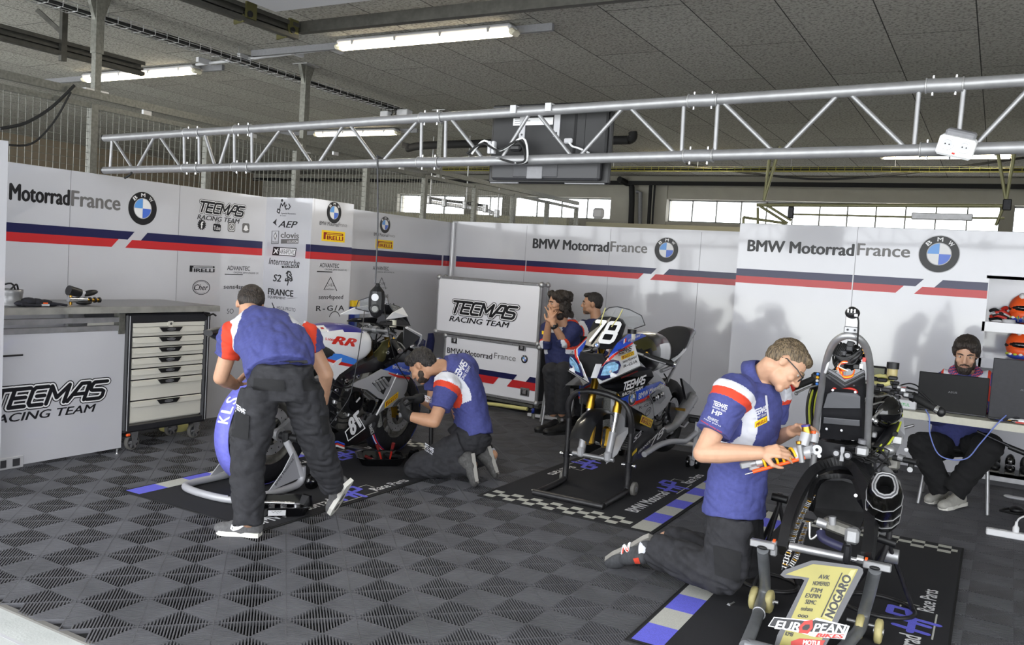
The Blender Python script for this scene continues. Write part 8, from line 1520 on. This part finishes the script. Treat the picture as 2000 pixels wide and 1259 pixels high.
# ---- two men sitting behind the flight case
DA = 8.55
t = person('long haired man in navy shirt holding his hands at his mouth behind the flight case', A(*at(1100, 815, DA)[:2], 0))
hc = a_(1090, 592, DA); neck = a_(1097, 622, DA); sh1, sh2_ = a_(1122, 642, DA-.02), a_(1072, 640, DA+.12); pel = a_(1098, 722, DA+.05); el1 = a_(1102, 668, DA-.12); wr1 = a_(1080, 632, DA-.2); el2 = a_(1066, 672, DA-.02); wr2 = a_(1072, 628, DA-.16); side = nrm(sh1-sh2_); hf = nrm(A(-.62, -.72, -.1)); chest = a_(1097, 662, DA+.05)
kn1, an1 = a_(1100, 722, DA-.35), a_(1097, 806, DA-.3); kn2, an2 = a_(1075, 724, DA-.3), a_(1080, 806, DA-.2); hp1, hp2 = a_(1112, 726, DA), a_(1085, 726, DA+.08)
B = Blob(); P, ax = head(B, hc, hf, UP, 1.0, neck); B.sleeve([(pel, .11, .07), (chest, .12, .07), (neck, .06, .06)], side); B.chain([(sh1, .055), (el1, .045), (wr1, .03)]); B.chain([(sh2_, .055), (el2, .045), (wr2, .03)]); B.chain([(hp1, .06), (kn1, .055), (an1, .04)]); B.chain([(hp2, .06), (kn2, .055), (an2, .04)])
hand(B, wr1, nrm(a_(1077, 604, DA-.16)-wr1), nrm(A(-.6, .7, 0)), 1, .25, 1.05, .3, .3); hand(B, wr2, nrm(a_(1074, 608, DA-.14)-wr2), nrm(A(.5, .6, 0)), -1, .9, 1.0); B.build('body', t, 'skin_tan', .0065, 3); face_bits(t, P, ax, 'hair_dark')
H = Blob(); rr = random.Random(4)
H.ell(P(0, -.03, .05), (.098, .105, .085), ax)
for k in range(70):
    a = rr.uniform(-2.5, 2.5)*.95; z = rr.uniform(-.14, .10); rad = .098+.018*rr.random(); x, y = rad*math.sin(a), -rad*math.cos(a)
    if y > .045 and z < .075: continue
    H.ell(P(x, y-.01, z), .026+.014*rr.random())
H.build('hair', t, 'hair_dark', .007, 2, fold=.008, fs=40)
H = Blob(); H.ell(P(0, .05, -.085), (.05, .045, .035), ax); H.build('beard', t, 'beard', .006, 2, fold=.002)
S_ = Blob(); S_.sleeve([(pel+A(0, 0, .0), .17, .13), (chest, .2, .13), (a_(1098, 632, DA+.05), .16, .1), (neck+A(0, 0, -.01), .075, .07)], side); S_.sleeve([(sh1-side*.05, .09, .09), (sh1, .088, .088), (el1, .068, .066), (el1+(wr1-el1)*.15, .062, .06)], UP); S_.sleeve([(sh2_+side*.05, .09, .09), (sh2_, .088, .088), (el2, .068, .066), (el2+(wr2-el2)*.15, .06, .06)], UP)
SL, SR = sh1+(el1-sh1)*.4, sh2_+(el2-sh2_)*.4
def ringp(SL, SR, r=(.13, .155, .2)):
    def f(C):
        i = np.zeros(len(C), int)
        for S0 in (SL, SR): d = np.linalg.norm(C-S0, axis=1); i[(d < r[2]) & (d >= r[0])] = 1; i[(d < r[1]) & (d >= r[0])] = 2
        return i
    return f
rp = ringp(SL, SR)
def pnt(C): i = rp(C); i[(C[:, 2] < sh1[2]-.05) & (np.abs((C-chest)@side) < .1)] = 0; return i
S_.build('shirt', t, ['shirt_navy', 'shirt_white', 'shirt_red'], .0075, 4, pnt, .008, 15); vw = view(1090, 660); b = MB(); S_.patch(b, [a_(x, y, DA-.3) for x, y in ((1057, 645), (1073, 647), (1073, 654), (1057, 652))], vw, 'yellow_sign', 5, .004); S_.text(b, 'TEAM', a_(1113, 623, DA-.2), a_(1125, 624, DA-.2), UP*.018, 'shirt_white', vw); b.build('lettering', t)
b = MB(); d = nrm(wr1-el1); b.torus(wr1-d*.03, d, .033, .007, 'rubber', 20, 8, 2.2); b.box(wr1-d*.03+vw*-.036, (.03, .012, .03), 'black_gloss', None, .004); b.build('wristwatch', t)
T = Blob(); T.sleeve([(pel+A(0, 0, .03), .16, .13), (pel-A(0, 0, .08), .17, .14)], side)
for h_, k_2, n_ in ((hp1, kn1, an1), (hp2, kn2, an2)): T.sleeve([(h_, .09, .09), (k_2, .082, .082)], side); T.ell(k_2, (.08, .08, .08)); T.sleeve([(k_2, .078, .078), (n_, .07, .07)], side)
T.build('trousers', t, 'trousers', .009, 4, fold=.008)
for k_, n_ in ((0, an1), (1, an2)): f0 = A(n_[0], n_[1], 0); shoe(t, f0+A(.04, .08, 0), f0+A(-.10, -.15, 0), UP, 'black_plastic', 'rubber')
chair((pel[0]+.03, pel[1]+.06, 0), .5, 'black chair under the long haired man behind the flight case')
DB = 9.2
t = person('short haired man in navy shirt sitting behind the number 78 motorcycle', A(*at(1165, 800, DB)[:2], 0))
hc = a_(1156, 593, DB); neck = a_(1164, 622, DB); sh1, sh2_ = a_(1188, 643, DB-.03), a_(1136, 641, DB+.08); pel = a_(1162, 722, DB); side = nrm(sh1-sh2_); hf = nrm(A(-.93, -.35, -.03)); chest = a_(1163, 665, DB); el1, wr1 = a_(1196, 695, DB-.1), a_(1170, 715, DB-.3); el2, wr2 = a_(1130, 690, DB), a_(1140, 715, DB-.25)
hp1, hp2 = pel+side*.09, pel-side*.09; kn1, kn2 = hp1+A(.12, -.40, .02), hp2+A(.12, -.40, .02); an1, an2 = kn1*A(1, 1, 0)+A(0, .05, .09), kn2*A(1, 1, 0)+A(0, .05, .09)
B = Blob(); P, ax = head(B, hc, hf, UP, 1.0, neck); B.sleeve([(pel, .11, .07), (chest, .12, .07), (neck, .06, .06)], side); B.chain([(sh1, .055), (el1, .045), (wr1, .03)]); B.chain([(sh2_, .055), (el2, .045), (wr2, .03)]); B.chain([(hp1, .06), (kn1, .055), (an1, .04)]); B.chain([(hp2, .06), (kn2, .055), (an2, .04)]); hand(B, wr1, A(-.5, -.8, -.1), A(0, 0, -1), 1, .5); hand(B, wr2, A(-.3, -.9, -.1), A(0, 0, -1), -1, .5)
B.build('body', t, 'skin_tan', .0065, 3); face_bits(t, P, ax, 'hair_dark'); H = Blob(); H.ell(P(0, -.024, .042), (.080, .098, .086), ax); H.ell(P(0, -.06, 0), (.07, .055, .06), ax); H.ell(P(0, .03, .09), (.06, .06, .03), ax); H.build('hair', t, 'hair_black', .006, 2, fold=.003, fs=60)
H = Blob(); H.ell(P(0, .046, -.085), (.05, .045, .03), ax); H.build('stubble', t, mat('stubble', '#6d5546', .7, noise=.25, nscale=300), .006, 2)
S_ = Blob(); S_.sleeve([(pel, .165, .125), (chest, .2, .13), (a_(1164, 634, DB), .16, .1), (neck, .08, .075)], side); S_.sleeve([(sh1-side*.05, .09, .09), (sh1, .088, .088), (sh1+(el1-sh1)*.6, .075, .075)], UP); S_.sleeve([(sh2_+side*.05, .09, .09), (sh2_, .088, .088), (sh2_+(el2-sh2_)*.6, .075, .075)], UP)
rp = ringp(sh1+(el1-sh1)*.3, sh2_+(el2-sh2_)*.3, (.11, .125, .165)); S_.build('shirt', t, ['shirt_navy', 'shirt_white', 'shirt_red'], .0075, 4, rp, .004, 15); vw = view(1145, 655); b = MB(); S_.text(b, 'TECMAS', a_(1141, 650, DB-.3), a_(1152, 650, DB-.3), UP*.016, 'shirt_white', vw); S_.text(b, 'TEAM', a_(1141, 656, DB-.3), a_(1151, 656, DB-.3), UP*.02, 'shirt_white', vw); b.build('lettering', t)
T = Blob(); T.sleeve([(pel+A(0, 0, .03), .16, .13), (pel-A(0, 0, .08), .17, .14)], side)
for h_, k_2, n_ in ((hp1, kn1, an1), (hp2, kn2, an2)): T.sleeve([(h_, .09, .09), (k_2, .082, .082)], side); T.ell(k_2, (.08, .08, .08)); T.sleeve([(k_2, .078, .078), (n_, .07, .07)], side)
T.build('trousers', t, 'trousers', .009, 4, fold=.008)
for n_ in (an1, an2): f0 = A(n_[0], n_[1], 0); shoe(t, f0+A(.0, .07, 0), f0+A(-.05, -.19, 0), UP, 'black_plastic', 'rubber')
chair((pel[0]+.02, pel[1]+.05, 0), .25, 'black chair under the short haired man behind the number 78 motorcycle')
# ---- bearded man at the laptop
YL = YTf+.62
Ql = lambda x, y, Y: onY(x, y, Y)
t = person('bearded man in navy and red jacket sitting behind the laptops at the right', (-.15, YL+.05, 0))
hc = Ql(1887, 690, YL-.02); neck = Ql(1886, 728, YL+.04); sh1, sh2_ = Ql(1845, 748, YL+.08), Ql(1930, 752, YL+.06); side = nrm(sh2_-sh1); pel = Ql(1868, 868, YL+.12); chest = Ql(1884, 790, YL+.08); hf = nrm(A(-.02, -.93, -.30))
el1, wr1 = Ql(1830, 815, YL-.02), Ql(1850, 820, YL-.24); el2, wr2 = Ql(1940, 820, YL-.02), Ql(1918, 824, YL-.24); wr1[2] = wr2[2] = .80
hp1, hp2 = Ql(1845, 872, YL+.08), Ql(1895, 872, YL+.08); kn1, kn2 = Ql(1800, 868, YL-.28), Ql(1932, 872, YL-.28); an1, an2 = Ql(1836, 945, YL-.22), Ql(1870, 950, YL-.30)
B = Blob(); P, ax = head(B, hc, hf, UP, 1.02, neck); B.sleeve([(pel, .11, .07), (chest, .12, .07), (neck, .06, .06)], side); B.chain([(sh1, .055), (el1, .045), (wr1, .03)]); B.chain([(sh2_, .055), (el2, .045), (wr2, .03)]); B.chain([(hp1, .06), (kn1, .055), (an1, .04)]); B.chain([(hp2, .06), (kn2, .055), (an2, .04)]); hand(B, wr1, A(.3, -.9, -.05), A(0, 0, -1), 1, .4); hand(B, wr2, A(-.3, -.9, -.05), A(0, 0, -1), -1, .4)
B.build('body', t, 'skin', .0062, 3); face_bits(t, P, ax, 'hair_dark')
H = Blob(); H.ell(P(0, -.026, .045), (.092, .104, .092), ax); H.ell(P(0, -.05, -.01), (.088, .07, .075), ax); H.ell(P(-.03, .045, .088), (.055, .06, .035), ax); H.ell(P(.04, .04, .082), (.045, .055, .035), ax); H.ell(P(-.05, .06, .06), (.03, .035, .03), ax); H.ell(P(.075, .01, .03), (.018, .04, .05), ax); H.ell(P(-.078, .01, .03), (.018, .04, .05), ax); H.build('hair', t, 'hair_dark', .006, 2, fold=.004, fs=50)
H = Blob(); H.ell(P(0, .056, -.105), (.05, .04, .045), ax); H.ell(P(.052, .02, -.07), (.018, .032, .05), ax); H.ell(P(-.052, .02, -.07), (.018, .032, .05), ax); H.ell(P(0, .062, -.135), (.036, .03, .03), ax); H.cap(P(.03, .086, -.062), .006, P(.0, .096, -.049), .0065); H.cap(P(-.03, .086, -.062), .006, P(.0, .096, -.049), .0065); H.build('beard', t, 'beard', .0055, 1, fold=.003, fs=70)
S_ = Blob(); S_.sleeve([(pel, .18, .14), (chest, .21, .14), (Ql(1886, 750, YL+.06), .19, .11), (neck+A(0, 0, .0), .10, .09)], side); S_.sleeve([(sh1+side*.05, .1, .1), (sh1, .095, .095), (el1, .075, .07), (wr1, .055, .05)], UP); S_.sleeve([(sh2_-side*.05, .1, .1), (sh2_, .095, .095), (el2, .075, .07), (wr2, .055, .05)], UP); S_.mb.torus(neck+A(0, -.01, .0), nrm(A(0, -.5, 1)), .085, .035, 'skin', 20, 10)
def pnt(C):
    i = np.zeros(len(C), int); l = (C-(sh1+sh2_)/2)@side; al = np.abs(l); i[(al > .085) & (al < .145) & (C[:, 1] < YL+.1)] = 1; i[(al >= .145) & (al < .165)] = 2
    dn = np.linalg.norm((C-neck)*A(1, 1, .8), axis=1); col = dn < .118; pat = (np.sin(C[:, 0]*330)*np.sin(C[:, 2]*330+C[:, 0]*200)) > .1; i[col] = 0; i[col & pat & (np.abs(l) > .045)] = 3; i[C[:, 2] < sh1[2]-.25] = 0; return i
S_.build('jacket', t, ['shirt_blue', 'shirt_white', 'shirt_red', mat('jacket_pink', '#e05a66', .85)], .0065, 4, pnt, .008, 15, seed=4)
T = Blob(); T.sleeve([(pel+A(0, 0, .03), .17, .14), (pel-A(0, 0, .07), .19, .15)], side)
for h_, k_2, n_ in ((hp1, kn1, an1), (hp2, kn2, an2)): T.sleeve([(h_, .105, .1), ((h_+k_2)/2, .11, .1), (k_2, .10, .095)], side); T.ell(k_2, (.098, .098, .095)); T.sleeve([(k_2, .095, .095), ((k_2+n_)/2, .09, .085), (n_+nrm(n_-k_2)*.05, .078, .078)], side)
T.build('trousers', t, mat('trousers_black', '#131315', .95, noise=.2, nscale=40), .009, 4, fold=.017, fs=12, seed=6)
f1 = G(1830, 982); f2 = G(1850, 994); o, *_ = shoe(t, f1+A(.05, .15, .02), f1+A(-.06, -.07, .0), UP, mat('shoe_pale', '#a9a7a0', .8, noise=.1), 'sole_white'); o, p, ax2, Bs = shoe(t, f2+A(.10, .17, .02), f2+A(-.04, -.06, 0), UP, 'shoe_pale', 'sole_white'); b = MB()
for k in range(3): b.tube([p(.046, .38+.09*k, .03), p(.038, .42+.09*k, .062)], .005, 'black_matte', 6)
b.build('shoe_mark', o)
# ---- kneeling young man with glasses
t = person('young man in blue polo shirt and glasses kneeling beside the stripped motorcycle', (-1.15, 4.3, 0))
D0 = 4.22
hc = a_(1534, 712, 4.16); neck = a_(1487, 735, 4.24); sh1, sh2_ = a_(1430, 772, 4.06), a_(1512, 765, 4.44); side = nrm(sh1-sh2_); chest = a_(1472, 830, D0+.02); sp = a_(1434, 985, D0+.03); hf = nrm(hc*0 + a_(1570, 752, 4.12)-hc); hu = nrm(a_(1566, 690, 4.16)-hc)
el1, wr1 = a_(1373, 884, 3.98), a_(1484, 884, 3.90); el2, wr2 = a_(1500, 862, 4.48), a_(1546, 842, 4.12)
hp1, hp2 = a_(1428, 1000, 4.15), a_(1448, 995, 4.38); kn1, kn2 = G(1425, 1150, .085), G(1462, 1120, .085); kn1 = a_(1418, 1122, 4.12); kn2 = a_(1452, 1100, 4.36); an1, an2 = a_(1278, 1075, 4.40), a_(1300, 1052, 4.55)
B = Blob(); P, ax = head(B, hc, hf, hu, 1.0, neck, .9); B.sleeve([(sp, .10, .07), (chest, .11, .07), (neck, .06, .06)], side); B.chain([(sh1, .056), (el1, .046), (wr1, .031)]); B.chain([(el1, .047), (el1+(wr1-el1)*.3, .049), (el1+(wr1-el1)*.6, .041), (wr1, .031)]); B.chain([(sh2_, .055), (el2, .045), (wr2, .03)]); B.chain([(hp1-A(0, 0, .08), .05), (kn1, .055), (an1, .04)]); B.chain([(hp2-A(0, 0, .08), .05), (kn2, .055), (an2, .04)])
hand(B, wr1, nrm(a_(1520, 880, 3.87)-wr1), nrm(A(.1, .75, -.5)), -1, .95, .92, .8, .1); hand(B, wr2, nrm(a_(1580, 826, 4.0)-wr2), nrm(A(.15, -.45, -.85)), 1, .55, 1.0, .9, .1)
B.build('body', t, 'skin', .0048, 3); face_bits(t, P, ax, 'hair_brown')
H = Blob(); H.ell(P(0, -.020, .042), (.078, .098, .089), ax); H.ell(P(0, -.055, .005), (.073, .060, .066), ax); H.ell(P(0, .032, .084), (.060, .052, .034), ax); pass
H.build('hair', t, 'hair_brown', .0048, 2, fold=.004, fs=38)
b = MB(); gl = 'black_gloss'
for s in (1, -1):
    c = P(.032*s, .100, .0); b.tube([c + ax[0]*.026*math.cos(a) + ax[2]*.017*math.sin(a) for a in np.linspace(0, 2*math.pi, 17)[:-1]], .0026, gl, 6, True); b.tube([P(.058*s, .098, .006), P(.078*s, .06, .008), P(.082*s, -.01, .006), P(.081*s, -.03, -.008)], .003, gl, 6)
b.tube([P(-.008, .101, .004), P(0, .106, .007), P(.008, .101, .004)], .0024, gl, 6); o = b.build('glasses', t); b = MB()
for s in (1, -1): c = P(.032*s, .0995, .0); b.add([c + ax[0]*.025*math.cos(a) + ax[2]*.016*math.sin(a) for a in np.linspace(0, 2*math.pi, 17)[:-1]], [list(range(16))], 'smoke_screen')
b.build('lens', o)
S_ = Blob(); S_.sleeve([(a_(1432, 1003, D0+.04), .18, .15), (a_(1436, 960, D0+.04), .172, .142), (a_(1450, 890, D0+.03), .17, .13), (a_(1466, 825, D0+.03), .19, .135), (a_(1476, 772, D0+.03), .19, .115), (a_(1486, 742, D0+.02), .085, .075)], side)
S_.sleeve([(sh1-side*.07, .1, .1), (sh1, .098, .1), (sh1+(el1-sh1)*.45, .085, .085), (sh1+(el1-sh1)*.66, .086, .086)], A(1, 0, 0)); S_.sleeve([(sh2_+side*.06, .09, .09), (sh2_, .09, .09), (sh2_+(el2-sh2_)*.6, .078, .078)], A(1, 0, 0))
SL = sh1+(el1-sh1)*.55; SR = sh2_+(el2-sh2_)*.5
def pnt(C):
    i = np.zeros(len(C), int); ad = nrm(el1-sh1); d = np.linalg.norm((C-SL), axis=1); al = (C-SL)@ad; i[(d < .228) & (al < .03)] = 1; i[(d < .195) & (al < .045)] = 2; i[(d < .16)] = 0
    w = (C-SL)@side; i[(i == 2) & (w < -.13)] = 1; d = np.linalg.norm(C-SR, axis=1); i[(d < .2)] = 1; i[d < .14] = 2; i[d < .12] = 0; return i
S_.build('shirt', t, ['shirt_blue', 'shirt_white', 'shirt_red'], .0045, 8, pnt, .010, 13, seed=3); vw = view(1480, 800); b = MB()
S_.logo(b, a_(1472, 812, 4.0), a_(1500, 801, 4.0), UP*.026, 'shirt_white', view(1485, 805)); S_.patch(b, [a_(x, y, 4.0) for x, y in ((1474, 824), (1499, 811), (1499, 824), (1474, 836))], view(1485, 825), 'yellow_sign', 6, .003); S_.text(b, 'PIRELLI', a_(1477, 833, 4.0), a_(1497, 822.5, 4.0), UP*.016, 'red_letter', view(1485, 825), .03, 0, .0045)
ua = nrm(a_(1424, 801, 3.9)-a_(1390, 787, 3.9)); va = lambda y: A(-.004, 0, .022); vw2 = view(1405, 800)
S_.logo(b, a_(1392, 789, 3.9), a_(1421, 800, 3.9), UP*.018, 'shirt_white', vw2); S_.text(b, 'HP', a_(1389, 807, 3.9), a_(1410, 815, 3.9), UP*.022, 'shirt_white', vw2, .03); S_.text(b, 'ADVANTEC', a_(1381, 817, 3.9), a_(1403, 827, 3.9), UP*.014, 'shirt_white', vw2); S_.text(b, 'race parts', a_(1374, 818, 3.9), a_(1408, 834, 3.9), UP*.008, 'shirt_white', vw2, .0); S_.text(b, 'tecmas racing team', a_(1368, 822, 3.9), a_(1410, 846, 3.9), UP*.008, 'shirt_red', vw2, .0); b.build('lettering', t)
b = MB(); nk = nrm(hc-neck); cp = neck + nk*.02; f2_ = nrm(A(.85, -.3, .1)); b.lathe(cp-nk*.06, nk, [(0, .098), (.03, .086), (.055, .078), (.06, .080), (.045, .088), (.03, .095), (-.004, .106)], 'shirt_blue', 30, True, True); b.build('collar', t); b = MB(); b.torus(cp-nk*.045, nk, .072, .0022, 'chrome', 30, 6); b.build('necklace', t)
b = MB(); S_.patch(b, [a_(x, y, 4.0) for x, y in ((1494, 771), (1498, 771), (1503, 822), (1499, 822))], view(1498, 800), 'shirt_white', 8, .003); b.build('placket', t)
T = Blob(); T.sleeve([(sp+A(0, 0, .05), .13, .10), (sp-A(0, 0, .04), .155, .125), (sp-A(0, 0, .16), .165, .13)], side); T.sleeve([(hp1-A(0, 0, .03), .092, .11), ((hp1+kn1)/2, .102, .118), (kn1, .095, .108)], side); T.sleeve([(hp2-A(0, 0, .03), .09, .105), ((hp2+kn2)/2, .095, .11), (kn2, .09, .1)], side); T.ell(kn1, (.09, .095, .088)); T.ell(kn2, (.085, .09, .085)); T.sleeve([(kn1+A(0, 0, .0), .10, .105), (kn1+(an1-kn1)*.5, .105, .10), (an1+A(0, 0, .01), .085, .08)], side); T.sleeve([(kn2, .085, .085), (kn2+(an2-kn2)*.5, .09, .085), (an2, .078, .075)], side)
tro = T.build('trousers', t, 'trousers', .0075, 5, fold=.015, fs=15, seed=12); b = MB(); T.patch(b, [a_(x, y, 4.0) for x, y in ((1392, 1064), (1448, 1078), (1446, 1138), (1396, 1122))], view(1420, 1095), 'trousers_dark', 8, .012); b.build('cargo_pocket', tro); b = MB(); T.logo(b, a_(1395, 1078, 4.0), a_(1424, 1086, 4.0), UP*.022, 'shirt_white', view(1410, 1080)); b.build('lettering', tro)
b = MB(); d1 = nrm(a_(1235, 1075, 4.45)-an1); b.cyl(an1, an1+d1*.07, .042, 'shirt_white', .046, 16); b.build('sock', t)
o, p, ax2, Bs = shoe(t, a_(1277, 1046, 4.42), G(1186, 1096, .015), nrm(A(-.06, -.45, -.75)), 'shoe_dark', 'sole_grey'); b = MB(); vw = view(1222, 1072); Bs.text(b, 'N', a_(1212, 1082, 4.5), a_(1228, 1076, 4.5), a_(1216, 1064, 4.5)-a_(1212, 1082, 4.5), 'white', vw, .08, 0, .003); Bs.text(b, 'N', a_(1214, 1081, 4.5), a_(1227, 1076, 4.5), a_(1217, 1066, 4.5)-a_(1214, 1081, 4.5), 'shirt_red', vw, .03, 0, .005); Bs.patch(b, [a_(x, y, 4.5) for x, y in ((1236, 1090), (1246, 1088), (1250, 1100), (1240, 1100))], vw, 'shirt_red', 4, .004); b.build('shoe_mark', o)
shoe(t, a_(1296, 1048, 4.58), a_(1226, 1082, 4.72), nrm(A(-.06, -.3, -.8)), 'shoe_dark', 'sole_grey')
for o in bpy.data.objects:
    if '_b' in o: del o['_b']
